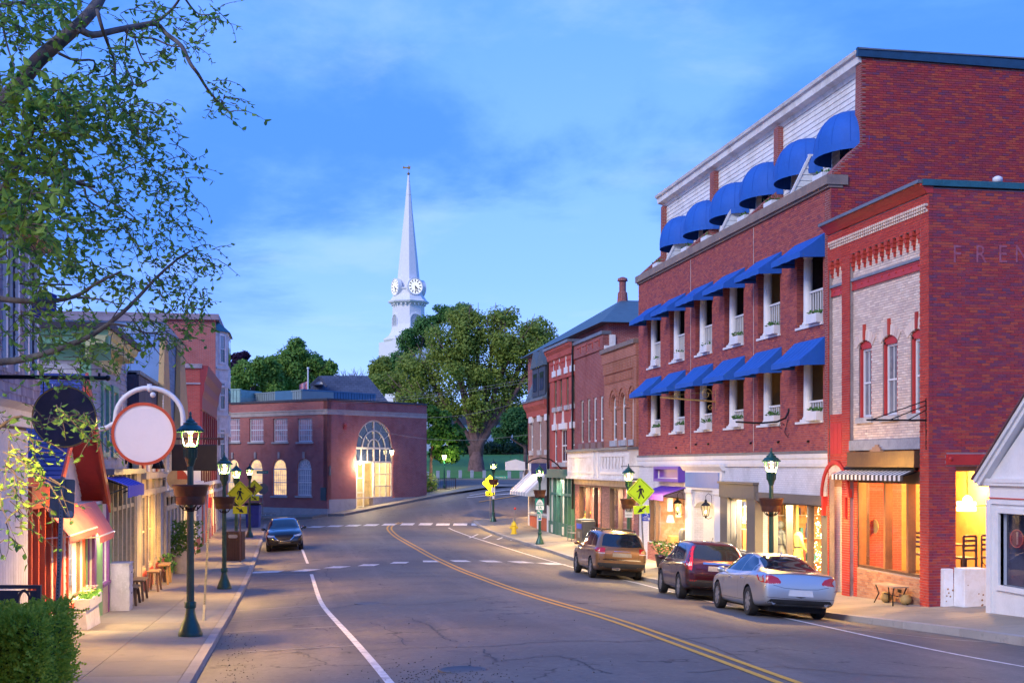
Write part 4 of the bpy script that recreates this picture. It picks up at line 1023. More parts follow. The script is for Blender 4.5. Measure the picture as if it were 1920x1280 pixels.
shop_room(a0,a1,z0,z1+.25,1.6,pm('lattice_wall',(.62,.36,.20),.8,col2=(.7,.6,.45),vs=6),280,WARM)
def stock(y,x0,x1,z0,z1,cols,where,n=3,seed=1):
    '''shelves on the far side wall of a shop room, each object on them its own'''
    rg=random.Random(seed);h=(z1-z0)/n
    t=thing('wall_shelf','wall shelves '+where,'shelf',((x0+x1)/2,y,z0),local=True)
    for i in range(n):MB().box(-(x1-x0)/2,(x1-x0)/2,-.24,0,h*i+.25,h*i+.28).build('board',CRM,t)
    for i in range(n):
        x=x0+.1;combos=[(k,c)for k in range(3)for c in range(len(cols))];rg.shuffle(combos)
        while x<x1-.12 and combos:
            w=rg.uniform(.07,.15);hh2=rg.uniform(.12,h*.7);b=MB();k,c=combos.pop()
            if k==0:b.box(-w/2,w/2,-.08,.08,0,hh2)
            elif k==1:b.lathe([(w*.4,0),(w*.5,hh2*.4),(w*.2,hh2*.75),(w*.25,hh2)],n=10)
            else:b.lathe([(w*.5,0),(w*.45,hh2*.6),(.01,hh2*.65)],n=8)
            o=b.build('shop_item',cols[c][1],None,smooth='auto' if k else False);o.location=(x,y-.12,z0+h*i+.281);tag(o,f"{cols[c][0]} {('box', 'vase', 'folded bundle')[k]} on the {('lowest', 'middle', 'top', 'highest')[i]} of the shelves {where}",'shop item','goods on the shelves '+where);x+=w+rg.uniform(.04,.16)
PAL=[('red',pm('goods_red',(.45,.06,.05),.7)),('teal',pm('goods_teal',(.06,.28,.30),.7)),('white',pm('goods_white',(.7,.68,.62),.7)),('navy',pm('goods_navy',(.05,.07,.2),.7)),('ochre',pm('goods_ochre',(.5,.3,.08),.7))]
# goods in the purple shop
LAT=pm('lattice',(.72,.62,.42),.7);b=MB(FR(XR+.35));ax=iy(1231,XR+.35)
for i in range(9):
    for j in range(5):b.lathe([(.05,-.008),(.075,-.008),(.075,.008),(.05,.008)],(ax-.14*j,0,z0+.35+.14*i),8,'y',cap=False)
t=tag(b.build('lattice_screen',LAT,None),'pale lattice screen standing at the left of the purple shop window','screen')
def garment(u,z,x,colr,label,kind='dress',cat='clothing'):
    b=MB(FR(x));y=iy(u,x)
    if kind=='dress':pr=[(.02,.62),(.09,.58),(.15,.50),(.13,.3),(.11,.1),(.13,.02),(.13,-.02),(.02,-.02)]
    elif kind=='shorts':pr=[(.02,.3),(.12,.3),(.15,.15),(.19,0),(.02,0)]
    b.lathe([(r,zz)for r,zz in pr[::-1]],(y,0,z),12)
    return tag(b.build('garment',colr,None,smooth='auto'),label,cat)
garment(1256,z0+1.35,XR+.55,pm('white_cloth',(.75,.70,.60),.9),'white blouse hanging in the purple shop window')
garment(1256.5,z0+.85,XR+.55,pm('denim',(.25,.32,.45),.9),'blue denim skirt hanging under the white blouse','shorts')
garment(1272,z0+1.1,XR+.9,pm('floral_cloth',(.7,.5,.28),.9,col2=(.3,.35,.3),vs=9),'patterned dress at the right of the purple shop window')
b=MB(FR(XR+.5));b.lathe([(.16,0),(.20,.05),(.2,.5),(.16,.62),(.1,.7)],(iy(1281.5,XR+.5),0,z0),14);tag(b.build('barrel_jar',pm('slate_jar',(.14,.15,.18),.5),None,smooth=True),'tall dark jar inside the right edge of the purple shop window','jar')
b=MB(FR(XR+.5));y_=iy(1266,XR+.5);b.box(y_,y_+.45,-.2,.2,z0,z0+.32);tag(b.build('crate',pm('orange_wood',(.55,.22,.06),.7),None,bevel=.01),'orange wooden crate on the floor of the purple shop window','crate')
# entrance: white portal, blue panel, arched recess, two gas lanterns
a0,a1=Y(1357.5),Y(1289)
b=MB(M);moulding(b,[(0,Zv(47,882)),(.1,Zv(47,882)),(.22,Zv(47,874)),(.24,Zv(47,870)),(0,Zv(47,870))],a0-.15,a1+.25);b.box(a0,a1,0,.09,Zv(47,917),Zv(47,882));b.build('portal',WHITE,H)
b=MB(M);b.box(Y(1353),Y(1290),.09,.115,Zv(47,913),Zv(47,885));tag(b.build('name_board',pm('blue_board',(.09,.19,.48),.5,var=.05),None),'plain blue name board in the white portal over the hotel entrance','sign')
for u0,u1 in((1302,1289),(1357,1344)):
    b=MB(M);p,q=Y(u0)if u0>u1 else Y(u1),0
    p,q=sorted((Y(u0),Y(u1)));b.box(p,q,0,.10,sg,Zv(47,917));b.box(p-.05,q+.05,.10,.15,Zv(47,924),Zv(47,917));b.box(p+.07,q-.07,.10,.115,sg+.7,Zv(47,928));b.build('portal_pilaster',WHITE,H)
a0,a1,z0,z1,zs=OP['entry']
b=MB(M);b.box(a0-.05,a0,-1.3,-.35,sg,z1+.1);b.box(a1,a1+.05,-1.3,-.35,sg,z1+.1);b.box(a0,a1,-1.3,-.35,z1,z1+.1);b.box(a0,a1,-1.4,-1.3,sg,z1+.1);b.build('porch_wall',WHITE,H)
b=MB(M);b.box(a0+.1,a1-.3,-1.3,-1.22,sg+.3,z1-.35);dr=b.build('door',WHITE,H);MB(M).box(a0+.25,a1-.45,-1.22,-1.21,sg+1.2,z1-.5).build('pane',GLASS,dr);b=MB(M);b.sph((a0+.2,-1.19,sg+1.3),.03);b.build('handle',BRONZE,dr)
light('entry_light','POINT',(XR+.8,(a0+a1)/2,z1-.35),14,(1,.68,.32),.12)
def lantern(u,v,label):
    y=Y(u);z=Zv(y,v)
    t=thing('gas_lantern',label,'lantern',(XR-.34,y,z),0,'gas lanterns beside the hotel entrance',local=True)
    b=MB();b.tube([(.34,0,.1),(.34,0,-.42)],.014,5);b.tube([(.24,0,-.3),(.1,0,-.36),(0,0,-.3)],.01,5);b.tube([(.24,0,.02),(.22,0,.5),(.1,0,.58),(0,0,.48),(0,0,.36)],.010,6);b.build('bracket',IRON,t)
    b=MB();b.lathe([(.19,.12),(.13,.2),(.05,.26),(.05,.32),(.02,.36)],n=4);b.lathe([(.10,-.26),(.11,-.24)],n=4);b.lathe([(.03,-.33),(.05,-.26)],n=6)
    for k in range(4):
        a=PI/2*k;b.tube([(.18*math.cos(a),.18*math.sin(a),.12),(.105*math.cos(a),.105*math.sin(a),-.25)],.011,5)
    b.build('cage',IRON,t)
    b=MB();b.lathe([(.10,-.24),(.17,.12)],n=4,cap=False);b.build('glass',GLASSF,t)
    b=MB();b.sph((0,0,-.1),.035,8,(1,1,1.6));b.build('flame',emat('flame',(1,.6,.25),30),t,smooth=True)
    light('flame_light','POINT',(XR-.34,y,z-.06),3.5,(1,.6,.28),.04)
lantern(1286,949,'black gas lantern left of the arched hotel entrance');lantern(1340,954,'black gas lantern right of the arched hotel entrance')
# taupe clothing shop
a0,a1=Y(1422),Y(1356)
b=MB(M);b.box(a0,a1,0,.16,Zv(43,932),Zv(43,906));b.box(a0-.05,a1+.05,.0,.22,Zv(43,906),Zv(43,902));b.box(a0,Y(1405.5),0,.12,sg,Zv(43,932));b.box(Y(1369.5),a1,0,.12,sg,Zv(43,932));b.box(Y(1405.5),Y(1369.5),0,.08,sg,Zv(43,1031));b.build('shopfront',TAUPE,H)
c0,c1,z0,z1=OP['taupe']
b=MB(M);b.box(c0,c1,-.2,-.02,z0,z0+.06);b.box(c0,c0+.04,-.2,-.02,z0,z1);b.box(c1-.04,c1,-.2,-.02,z0,z1);b.box(c1-.62,c1-.55,-.2,-.02,z0,z1);b.build('shopfront_frame',TAUPE,H)
MB(M).box(c0+.04,c1-.62,-.12,-.108,z0+.06,z1).build('pane',GLASS,H);MB(M).box(c1-.55,c1-.04,-.12,-.108,z0+.06,z1).build('pane',GLASS,H)
shop_room(c0-.2,c1+.4,z0,z1+.2,1.8,pm('pale_yellow_plaster',(.70,.60,.36),.8),150,(1,.82,.5))
stock(c1+.36,XR+.5,XR+1.7,z0+.1,z1,PAL,'inside the taupe shop',3,6)
garment(1390,z0+.02,XR+.45,pm('mint_cloth',(.3,.55,.38),.9),'mint green cloth folded over a stand in the taupe shop window','shorts')
garment(1400,z0+1.0,XR+.7,pm('rose_cloth',(.5,.33,.3),.9),'dusty pink blouse hanging at the right of the taupe shop window')
b=MB(FR(XR+.45));b.box(iy(1403,XR+.45),iy(1395,XR+.45),-.2,.2,z0,z0+.75);tag(b.build('display_stand',MATS['orange_wood'],None,bevel=.01),'orange wooden display stand in the taupe shop window','stand')
# mannequin shop: timber frame, three panes
a0,a1,z0,z1=OP['mann']
b=MB(M);b.box(a0-.06,Y(1421)+.06,0,.10,z1-.02,Zv(38,925));b.box(HY0+.04,a0,0,.10,gl0,z1-.02);b.box(a0,a1,-.05,.06,gl0-.2,z0);b.build('shopfront',TAUPE,H)
posts=[a0,Y(1516),Y(1476.5),Y(1449),a1]
b=MB(M)
for i,a in enumerate(posts):b.box(a-.05,a+.05,-.16,.03,z0,z1-.0)
b.box(a0,a1,-.16,.03,z0-.001,z0+.05);b.box(a0,a1,-.16,.03,z1-.06,z1-.001);b.build('shopfront_frame',TAUPE,H)
for i,(p,q)in enumerate(zip(posts,posts[1:])):
    if i<3:MB(M).box(p+.05,q-.05,-.08,-.068,z0+.05,z1-.06).build('pane',GLASS,H)
YELD=pm('yellow_door',(.50,.33,.08),.5);b=MB(M);b.box(posts[3]+.05,posts[4]-.05,-.9,-.82,z0,z1-.06);dr=b.build('door',YELD,H);MB(M).box(posts[3]+.3,posts[4]-.3,-.82,-.81,z0+.7,z1-.4).build('pane',GLASS,dr);b=MB(M);b.sph((posts[3]+.2,-.79,z0+.9),.03);b.build('handle',BRONZE,dr)
shop_room(a0-.1,a1,z0,z1+.15,2.2,pm('orange_brick_wall',(.60,.32,.12),.8,col2=(.45,.2,.07),vs=3),300,(1,.72,.32))
spot=onx(XR+.35,1497,943)
t=thing('spot_lamp','bright bare spot lamp at the top of the mannequin shop window','lamp',(XR+.35,spot[0],spot[1]),local=True);b=MB();b.sph((0,0,0),.05,10);b.build('bulb',emat('bulb',(1,.75,.35),90),t,smooth=True);b=MB();b.lathe([(.06,.03),(.06,.12),(.02,.14)],n=10);b.build('socket',IRON,t)
def mannequin(y,x,coat,trousers,label,hood=False,h=1.75,rz=R(90)):
    t=thing('mannequin',label,'mannequin',(x,y,z0+.05),rz,local=True)
    b=MB();b.lathe([(.20,.42),(.225,.5),(.19,.85),(.155,1.02),(.175,1.15),(.20,1.30),(.19,1.40),(.11,1.47),(.065,1.50)],n=16)
    V=[(v[0]*1.05,v[1]*.72,v[2])for v in b.v];b.v=V
    b.build('coat',coat,t,smooth='auto')
    for s in(-1,1):
        b=MB();b.tube([(s*.17,0,1.40),(s*.25,-.02,1.18),(s*.27,-.06,.98),(s*.16,-.19,.90)],[.062,.055,.048,.035],8);b.build('sleeve',coat,t,smooth=True)
        b=MB();b.tube([(s*.085,0,.5),(s*.09,-.01,.25),(s*.09,0,.02)],[.09,.07,.055],8);b.build('leg',trousers,t,smooth=True)
    b=MB();b.tube([(-.02,0,.99),(.17,-.02,.99)],.02,5);b.lathe([(.16,0),(.16,.045)],(0,0,1.0),16);b.v=[(v[0]*1.1,v[1]*.78,v[2])for v in b.v];b.build('belt',trousers,t)
    if h>1.6:
        b=MB();b.sph((0,-.01,1.64),.095,12,(.85,1,1.15));b.lathe([(.045,1.46),(.045,1.58)],n=10);b.build('head',pm('mannequin_grey',(.4,.38,.4),.5),t,smooth=True)
    if hood:b=MB();b.sph((0,.02,1.65),.13,12,(.95,1,1.1));b.v=[v for v in b.v];b.build('hood',coat,t,smooth=True)
mannequin(iy(1464.5,XR+.6),XR+.6,pm('olive_coat',(.14,.15,.13),.85,col2=(.25,.25,.24),vs=8),pm('dark_trousers',(.03,.03,.05),.9),'mannequin in a dark belted hooded coat and trousers',True)
mannequin(iy(1497,XR+.6),XR+.6,pm('yellow_coat',(.75,.52,.12),.85),pm('dark_skirt',(.06,.045,.04),.9),'headless mannequin in a yellow coat between the window posts',False,1.5)
stock(a1-.04,XR+.5,XR+2.1,z0+.2,z1,PAL,'behind the mannequins',3,8)
garment(1482,z0+.1,XR+.75,pm('pale_dress',(.66,.58,.48),.9),'pale long dress hanging between the two mannequins');garment(1510.5,z0+.12,XR+.5,pm('blue_cloth',(.12,.25,.5),.8),'blue jacket low beside the yellow coat','shorts')
b=MB(FR(XR+.55));rng=random.Random(5)
for i in range(210):
    a=rng.uniform(iy(1545,XR+.55),iy(1518,XR+.55));zz=rng.uniform(z0+.25,z1-.1)
    if abs(a-(iy(1545,XR+.55)+iy(1518,XR+.55))/2)<.18 and rng.random()<.55 and zz>z0+1:continue
    b.sph((a,rng.uniform(-.15,.1),zz),rng.uniform(.008,.016),5)
tag(b.build('string_lights',emat('fairy_light',(1,.72,.3),14),None),'curtain of tiny warm string lights at the right of the mannequin shop','lights',kind='stuff')
# iron sign brackets without signs on the facade
t=thing('sign_bracket','gold painted scroll bracket pointing over the pavement from the hotel wall','bracket',(XR,Y(1342),Zv(44,751)),local=True)
b=MB();b.tube([(0,0,0),(-2.1,0,.14)],.03,6);b.tube([(0,0,.45),(0,0,-.35)],.02,5)
for cx,cz_,r in((-.35,.28,.22),(-.2,-.22,.12),(-1.5,.2,.1)):b.tube([(cx+r*(1-.05*k)*math.cos(k*.5),0,cz_+r*(1-.05*k)*math.sin(k*.5))for k in range(16)],.012,5)
b.tube([(-.1,0,.3),(-.9,0,.3),(-1.9,0,.16)],.008,4);b.build('scroll',pm('old_gold',(.5,.36,.12),.4,.6),t)
t=thing('sign_bracket','black iron swan neck bracket on the hotel wall near the lamp post','bracket',(XR,Y(1480),Zv(39.3,772)),local=True)
b=MB();b.tube([(0,0,0),(-.12,0,-.25),(-.4,0,-.37),(-1.0,0,-.42),(-1.75,0,-.38)],.03,6);b.tube([(-.05,0,-.3),(-.15,0,-.7),(-.05,0,-.85),(.0,0,-.7)],.012,5);b.tube([(-.2,0,-.45)]+[(-.25+.09*math.cos(k),0,-.5+.09*math.sin(k))for k in range(6)],.01,5);b.sph((0,0,0),.06);b.build('arm',IRON,t)
t=thing('chimney','small brick chimney with a metal flue behind the far hotel cornice','chimney',(16.6,55.6,zcor-1.0),local=True)
b=MB();b.box(-.3,.3,-.3,.3,-.6,.75);b.build('stack',BRK,t);b=MB();b.lathe([(.14,.75),(.14,1.05),(.2,1.08),(.2,1.2),(.05,1.26)],n=10);b.build('flue',GREYM,t)
# hotel shell behind
b=MB();b.box(XS+.31,26,HY0+.5,HY1-.1,zfl+.6,ztop-.02);b.box(18.5,26,HY0+.5,HY1-.1,sg,zfl+.59);b.box(XR+.36,XS+.3,HY0+.4,HY1-.1,zcor-.5,zcor-.3);b.build('shell',GREYW,H)
# ------------------------------------------------------------------ far row on the right: arched brick, plain brick, red Italianate, mansard corner
def zf_(u,v):y=Y(u);return Zv(y,v)
ya,yb,yc,yd,ye=55.05,Y(1133),Y(1078),Y(1030.5),Y(992)
fg=ground(15.4,65)-.4
RW=thing('arched_brick_building','low orange brick building with three round arched windows beside the hotel','building',(XR+3,(ya+yb)/2,fg))
zt=zf_(1190,641);zs0=zf_(1160,840)
arch=[]
for u0,u1,v0,v1 in((1147.5,1156.5,741,823),(1164.5,1174,737,824),(1182.5,1191.5,733,824)):
    z1,z0=zf_(1170,738),zf_(1170,824);arch.append((Y(u1),Y(u0),z0,z1,z1-.55))
b=MB(M);wall(b,ya,yb,zs0,zt-.1,-.3,0,arch);b.build('wall',BRKO,RW)
for h in arch:
    c,w=(h[0]+h[1])/2,(h[1]-h[0])/2;n=12
    for r0,r1,d in((1.12,1.45,.05),(1.5,1.75,.10)):
        b=MB(M)
        for i in range(n):
            t0,t1=PI*i/n,PI*(i+1)/n-.03;e=h[3]-h[4]
            b.prism([(c+math.cos(t0)*w*r0,h[4]+math.sin(t0)*e*r0),(c+math.cos(t1)*w*r0,h[4]+math.sin(t1)*e*r0),(c+math.cos(t1)*w*r1,h[4]+math.sin(t1)*e*r1),(c+math.cos(t0)*w*r1,h[4]+math.sin(t0)*e*r1)],1,0,d)
        b.build('arch_ring',BRKO,RW)
    window(RW,M,h[0],h[1],h[2],h[3],-.14,WHITE,DKGL,.09,zs=h[4])
    b=MB(M);b.box(h[0]-.12,h[1]+.12,-.05,.1,h[2]-.28,h[2]-.01);b.build('sill',STONE,RW)
    b=MB(M);b.box(h[0]-.42,h[0]-.02,0,.06,h[4]-.12,h[4]);b.box(h[1]+.02,h[1]+.42,0,.06,h[4]-.12,h[4]);b.build('impost',BRKO,RW)
zk=zf_(1185,690)
for i in range(22):
    a=ya+.25+(yb-ya-.5)*i/21
    b=MB(M);b.box(a-.07,a+.07,0,.12,zk,zk+.5);b.box(a-.07,a+.07,0,.07,zk-.45,zk-.08);b.build('corbel',BRKO,RW)
b=MB(M);b.box(ya,yb,0,.14,zk+.52,zt-.1);b.box(ya,ya+.5,0,.1,zs0,zk+.5);b.build('parapet',BRKO,RW);b=MB(M);b.box(ya-.02,yb+.02,-.35,.24,zt-.1,zt+.1);b.build('coping',pm('brown_coping',(.20,.15,.13),.7),RW)
b=MB();b.box(XR+.3,26,ya,yb-.02,fg,zt-.4);b.build('shell',BRK,RW)
# plain brick building with four narrow windows
PB=thing('plain_brick_building','plain dark red brick building with four tall narrow windows in a row','building',(XR+3,(yb+yc)/2,fg))
zt4=zf_(1134,621);hol=[]
for u0,u1 in((1088.5,1094.5),(1100.8,1106.8),(1112.5,1118.8),(1124.8,1131.2)):
    hol.append((Y(u1),Y(u0),zf_(1128,827),zf_(1128,742)))
b=MB(M);wall(b,yb,yc,zs0,zt4-.1,-.3,.0,hol);b.build('wall',BRK,PB)
for i,h in enumerate(hol):
    window(PB,M,*h,-.1,WHITE if i>1 else pm('aged_paint',(.50,.46,.42),.7),DKGL,.10)
    b=MB(M);b.box(h[0]-.1,h[1]+.1,-.02,.10,h[2]-.45,h[2]-.05);b.build('sill',pm('brown_sill',(.25,.15,.13),.8),PB)
b=MB(M);b.box(yb,yc,0,.07,zt4-.85,zt4-.12)
for i in range(4):pass
b.build('parapet',BRK,PB)
for i in range(4):
    a=yb+.5+(yc-yb-1)*(i+.5)/4
    b=MB(M);b.box(a-.5,a+.5,.07,.11,zt4-.36,zt4-.3);b.box(a-.5,a-.44,.07,.11,zt4-.66,zt4-.36);b.build('panel_trim',BRKR,PB)
b=MB(M);b.box(yb-.05,yc+.05,-.35,.15,zt4-.12,zt4+.04);b.build('coping',GREYM,PB)
b=MB();b.box(XR+.3,26,yb,yc,fg,zt4-.25);b.build('shell',BRKT,PB)
b=MB();b.box(XR+.25,XR+.55,yb-.08,yb-.005,zt-.3,zt4-.15);b.box(XR-.02,XR+.6,yb-.14,yb-.02,zt+.05,zt+.35);b.build('flashing',WHITEW,PB)
# shared white shopfront fascia and windows beneath both
SF=thing('white_shopfront','long white panelled shopfront under the two small brick buildings','shopfront',(XR,(ya+yc)/2,fg))
zfa0,zfa1=zf_(1180,901),zf_(1180,841)
b=MB(M);b.box(ya-.0,yc-.0,-.2,.42,zfa0+.04,zfa1-.05);b.box(ya,yc,-.2,.5,zfa0-.0,zfa0+.12)
b.build('fascia',WHITEW,SF);b=MB(M);b.box(ya-.05,yc+.05,-.2,.56,zfa1-.05,zfa1+.08);b.build('coping',GREYM,SF)
for p,q in((Y(1131),Y(1079)),(Y(1196),Y(1141))):
    b=MB(M)
    for k in((p,q,zfa1-.35,zfa1-.22),(p,q,zfa0+.28,zfa0+.40),(p,p+.1,zfa0+.4,zfa1-.35),(q-.1,q,zfa0+.4,zfa1-.35)):b.box(k[0],k[1],.42,.455,k[2],k[3])
    b.build('panel_trim',WHITE,SF)
for u in(1128.5,1137.5):b=MB(M);y=Y(u);b.box(y-.14,y+.14,.42,.47,zfa0+.13,zfa1-.06);b.build('pilaster',WHITE,SF)
rng=random.Random(8)
for i in range(8):
    y=Y(1141+6.2*i);b=MB(M);b.tube([(y,.43,zfa0+.55),(y+.06,.43,zfa0+.72),(y-.03,.43,zfa0+.98),(y+.05,.43,zfa0+1.12)],.022,4);b.build('letter_ghost',pm('ghost_letters',(.42,.36,.33),.8),SF)
w1=(Y(1128),Y(1086.6),fg+.55+.35,zf_(1120,912));w2=(Y(1198.5),Y(1143.6),fg+.9,zf_(1170,914))
b=MB(M);wall(b,ya,yc,fg-.2,zfa0,-.3,0,[w1,w2]);b.build('wall',brickm('brick_dark',(.20,.09,.09),(.33,.16,.14),(.12,.08,.08)),SF)
b=MB(M);b.box(ya,yc,0,.06,zf_(1160,912),zfa0);b.build('soffit_board',CRM,SF)
for a0,a1,z0,z1,cuts in((*w1,(Y(1114),Y(1099))),(*w2,(Y(1176),Y(1160)))):
    b=MB(M);b.box(a0,a1,-.2,.02,z0,z0+.06);b.box(a0,a1,-.2,.02,z1-.05,z1)
    cs=[a0+.03,*cuts,a1-.03]
    for c in cs:b.box(c-.035,c+.035,-.2,.02,z0+.06,z1-.05)
    b.build('shopfront_frame',WOODD,SF)
    for c,d in zip(cs,cs[1:]):MB(M).box(c+.035,d-.035,-.1,-.088,z0+.06,z1-.05).build('pane',GLASS,SF)
shop_room(w1[0],w1[1],w1[2],w1[3]+.2,1.8,pm('cream_wall',(.72,.58,.36),.8),340,WARM,parent=SF)
shop_room(w2[0],w2[1],w2[2],w2[3]+.2,2.2,pm('pale_wall',(.74,.66,.48),.8),420,(1,.8,.5),parent=SF)
stock(w1[1]-.03,XR+.45,XR+1.75,w1[2]+.3,w1[3],PAL,'in the toy shop',4,12);stock(w2[1]-.03,XR+.45,XR+2.1,w2[2]+.3,w2[3],PAL,'behind the parking sign',3,14)
b=MB(FR(XR+.7));b.box(w1[0]+.1,w1[1]-.1,-.25,.3,w1[2],w1[2]+.5)
cl=[pm('toy_red',(.5,.05,.04),.7),pm('toy_teal',(.06,.25,.27),.7),pm('toy_yellow',(.6,.42,.06),.7),pm('toy_navy',(.05,.07,.16),.7),pm('toy_green',(.08,.22,.10),.7)]
tag(b.build('display_shelf',WOODD,None),'low display shelf loaded with toys behind the brick shopfront window','shelf')
for i in range(26):
    x=XR+.3+.3*rng.random();y=min(w1[1]-.15,iy(rng.uniform(1090,1126),x));zz=w1[2]+(.5 if i<13 else .8+.5*rng.random())
    b=MB();s=rng.uniform(.12,.22);kind=i%3
    if kind==0:b.box(-s*.7,s*.7,-s,s,0,s*1.7)
    elif kind==1:b.sph((0,0,s),s,10);b.sph((0,0,s*2.3),s*.55,8)
    else:b.lathe([(s*.9,0),(s,s*.5),(s*.4,s*1.5),(.02,s*1.9)],n=10)
    o=b.build('display_toy',cl[i%5],None,smooth='auto' if kind else False);o.location=(x,y,zz)
    tag(o,f"small {('red', 'teal', 'yellow', 'navy', 'green')[i % 5]} {('boxed', 'round headed', 'cone shaped')[kind]} toy on the {'lower' if i < 13 else 'upper'} level of the toy window display",'toy','toys in the shop window')
b=MB(FR(XR+1.1));b.prism([(Y(1090)-1.3,w1[2]+.6),(Y(1090),w1[2]+.6),(Y(1090)-.5,w1[2]+2.3)],1,-.02,.02);b.prism([(Y(1090)-1.0,w1[2]+.6),(Y(1090)-.7,w1[2]+.6),(Y(1090)-.5,w1[2]+2.1)],1,.02,.05)
tag(b.build('banner',cl[0],None),'red triangular hanging behind the toys','banner')
b=MB(FR(XR+.8));b.box(Y(1192),Y(1180),-.3,.3,w2[2],w2[2]+1.0);b.box(Y(1175),Y(1163),-.3,.2,w2[2],w2[2]+.7);tag(b.build('display_cabinet',CRM,None,bevel=.01),'pale display cabinets in the bright window behind the parking sign','cabinet')
# red Italianate building
IT=thing('red_italianate_building','bright red brick three storey building with white pointed window hoods','building',(XR+3,(yc+yd)/2,fg))
zt5=zf_(1075,638);sfz=zf_(1055,884);hol=[];hi=[]
for u0,u1 in((1039,1043.6),(1049.2,1053.6),(1061.6,1066),(1072.4,1077)):hi.append((Y(u1),Y(u0),zf_(1070,758),zf_(1070,697)))
lo=[(Y(1044.5),Y(1039),zf_(1070,866),zf_(1070,802)),(Y(1063),Y(1051.5),zf_(1070,866),zf_(1070,802)),(Y(1077.4),Y(1072),zf_(1070,866),zf_(1070,802))]
b=MB(M);wall(b,yc+.02,yd,sfz,zt5-.12,-.3,0,hi+lo);b.build('wall',BRKR,IT)
OLV=pm('olive_blind',(.12,.14,.09),.7)
for i,h in enumerate(hi+lo):
    window(IT,M,*h,-.1,OLV if i<4 else WHITE,DKGL,.12 if i<4 else .09,cols=2 if i==5 else 1)
    c=(h[0]+h[1])/2;w=(h[1]-h[0])/2+.12;b=MB(M)
    b.box(c-w,c+w,-.02,.12,h[3]-.02,h[3]+.32);b.prism([(c-.14,h[3]+.32),(c+.14,h[3]+.32),(c+.06,h[3]+.6),(c,h[3]+1.0),(c-.06,h[3]+.6)],1,0,.10);b.build('hood',WHITE,IT)
    b=MB(M);b.box(c-w,c+w,-.02,.12,h[2]-.26,h[2]-.005);b.build('sill',STONE,IT)
b=MB(M);moulding(b,[(0,zt5-1.9),(.06,zt5-1.9),(.06,zt5-.75),(.16,zt5-.68),(.2,zt5-.4),(.34,zt5-.22),(.36,zt5-.1),(0,zt5-.1)],yc+.02,yd);b.build('cornice',BRKR,IT)
for i in range(4):a=yc+.5+(yd-yc-1)*(i+.5)/4;b=MB(M);b.box(a-.55,a+.55,.06,.1,zt5-1.0,zt5-.92);b.box(a-.55,a-.48,.06,.1,zt5-1.6,zt5-1.0);b.build('panel_trim',REDP,IT)
b=MB(M);b.box(yc,yd+.05,-.35,.42,zt5-.1,zt5+.05);b.build('coping',GREYM,IT)
for y in(yc+.05,yd-.05):b=MB(M);b.tube([(y,.12,zt5-.1),(y,.12,sfz-2)],.07,6);b.build('downpipe',IRON,IT)
b=MB();b.box(XR+.3,26,yc+.02,yd,fg,zt5-.2);b.build('shell',BRK,IT);b=MB();b.box(XR+.3,XR+3,yd-.1,yd+.02,zt5-.6,zt5+.2);b.build('parapet_end',WHITEW,IT)
# green shopfront: posts, pale panels, bright panes
GRN=pm('green_paint',(.035,.12,.10),.5,var=.1);PALEP=pm('pale_panel',(.62,.60,.52),.6)
z1=sfz;z0=ground(15.4,71)-.05
b=MB(M);b.box(yc+.05,yd-.05,0,.3,z1-.35,z1+.15);b.box(yc+.05,yd-.05,-.3,.08,z0-.3,z0+.9);b.build('shopfront_band',GRN,IT)
us=[1075,1068,1062,1056,1047,1041,1035];ys=[Y(u)for u in us]
for i,y in enumerate(ys):b=MB(M);b.box(y-.09,y+.09,-.1,.12,z0,z1-.35);b.build('post',GRN,IT)
b=MB(M);b.box(ys[0],ys[-1],-.08,.1,z1-1.35,z1-1.2);b.build('transom',GRN,IT)
for i,(p,q)in enumerate(zip(ys,ys[1:])):
    if i in(2,5):MB(M).box(p+.09,q-.09,-.08,.05,z0+.9,z1-1.35).build('pale_panel',PALEP,IT);MB(M).box(p+.09,q-.09,-.08,.05,z1-1.2,z1-.35).build('pale_panel',PALEP,IT);MB(M).box(p+.12,q-.12,.08,.1,z0+.25,z0+.7).build('pale_panel',PALEP,IT)
    else:MB(M).box(p+.09,q-.09,-.03,-.018,z0+.9,z1-1.35).build('pane',GLASS,IT);MB(M).box(p+.09,q-.09,-.03,-.018,z1-1.2,z1-.35).build('pane',GLASS,IT)
b=MB(M);wall(b,yc+.02,yd,z0-.4,sfz+.05,-.3,-.12,[(ys[0],ys[-1],z0+.9,z1-.35)]);b.build('lower_wall',GRN,IT)
shop_room(ys[0],ys[-1],z0+.8,z1-.2,1.6,pm('pale_green_wall',(.62,.66,.5),.8),130,(1,.86,.6),parent=IT)
garment(1060,z0+2.2,XR+.5,cl[0],'small red and white cloth hanging in the green shopfront','shorts');
# mansard corner house
MC=thing('mansard_building','buff brick corner building with a slate mansard roof and two dormers','building',(XR+3,(yd+ye)/2,fg))
zm0=zf_(1031,746);zm1=zf_(1031,659);hol=[]
for u0,u1 in((995,999.6),(1010.6,1014.8),(1024.4,1028.4)):hol.append((Y(u1),Y(u0),zf_(1020,843),zf_(1020,788)))
sz=zf_(1010,868)
b=MB(M);wall(b,yd+.02,ye,sz,zm0-.5,-.3,0,hol);b.build('wall',BRKB,MC)
for h in hol:
    window(MC,M,*h,-.1,WHITE,DKGL,.12);c=(h[0]+h[1])/2;w=(h[1]-h[0])/2+.12
    b=MB(M);b.box(c-w,c+w,-.02,.12,h[3]-.02,h[3]+.36);b.prism([(c-.13,h[3]+.36),(c+.13,h[3]+.36),(c,h[3]+1.05)],1,0,.1);b.build('hood',WHITE,MC);b=MB(M);b.box(c-w,c+w,-.02,.12,h[2]-.3,h[2]-.005);b.build('sill',STONE,MC)
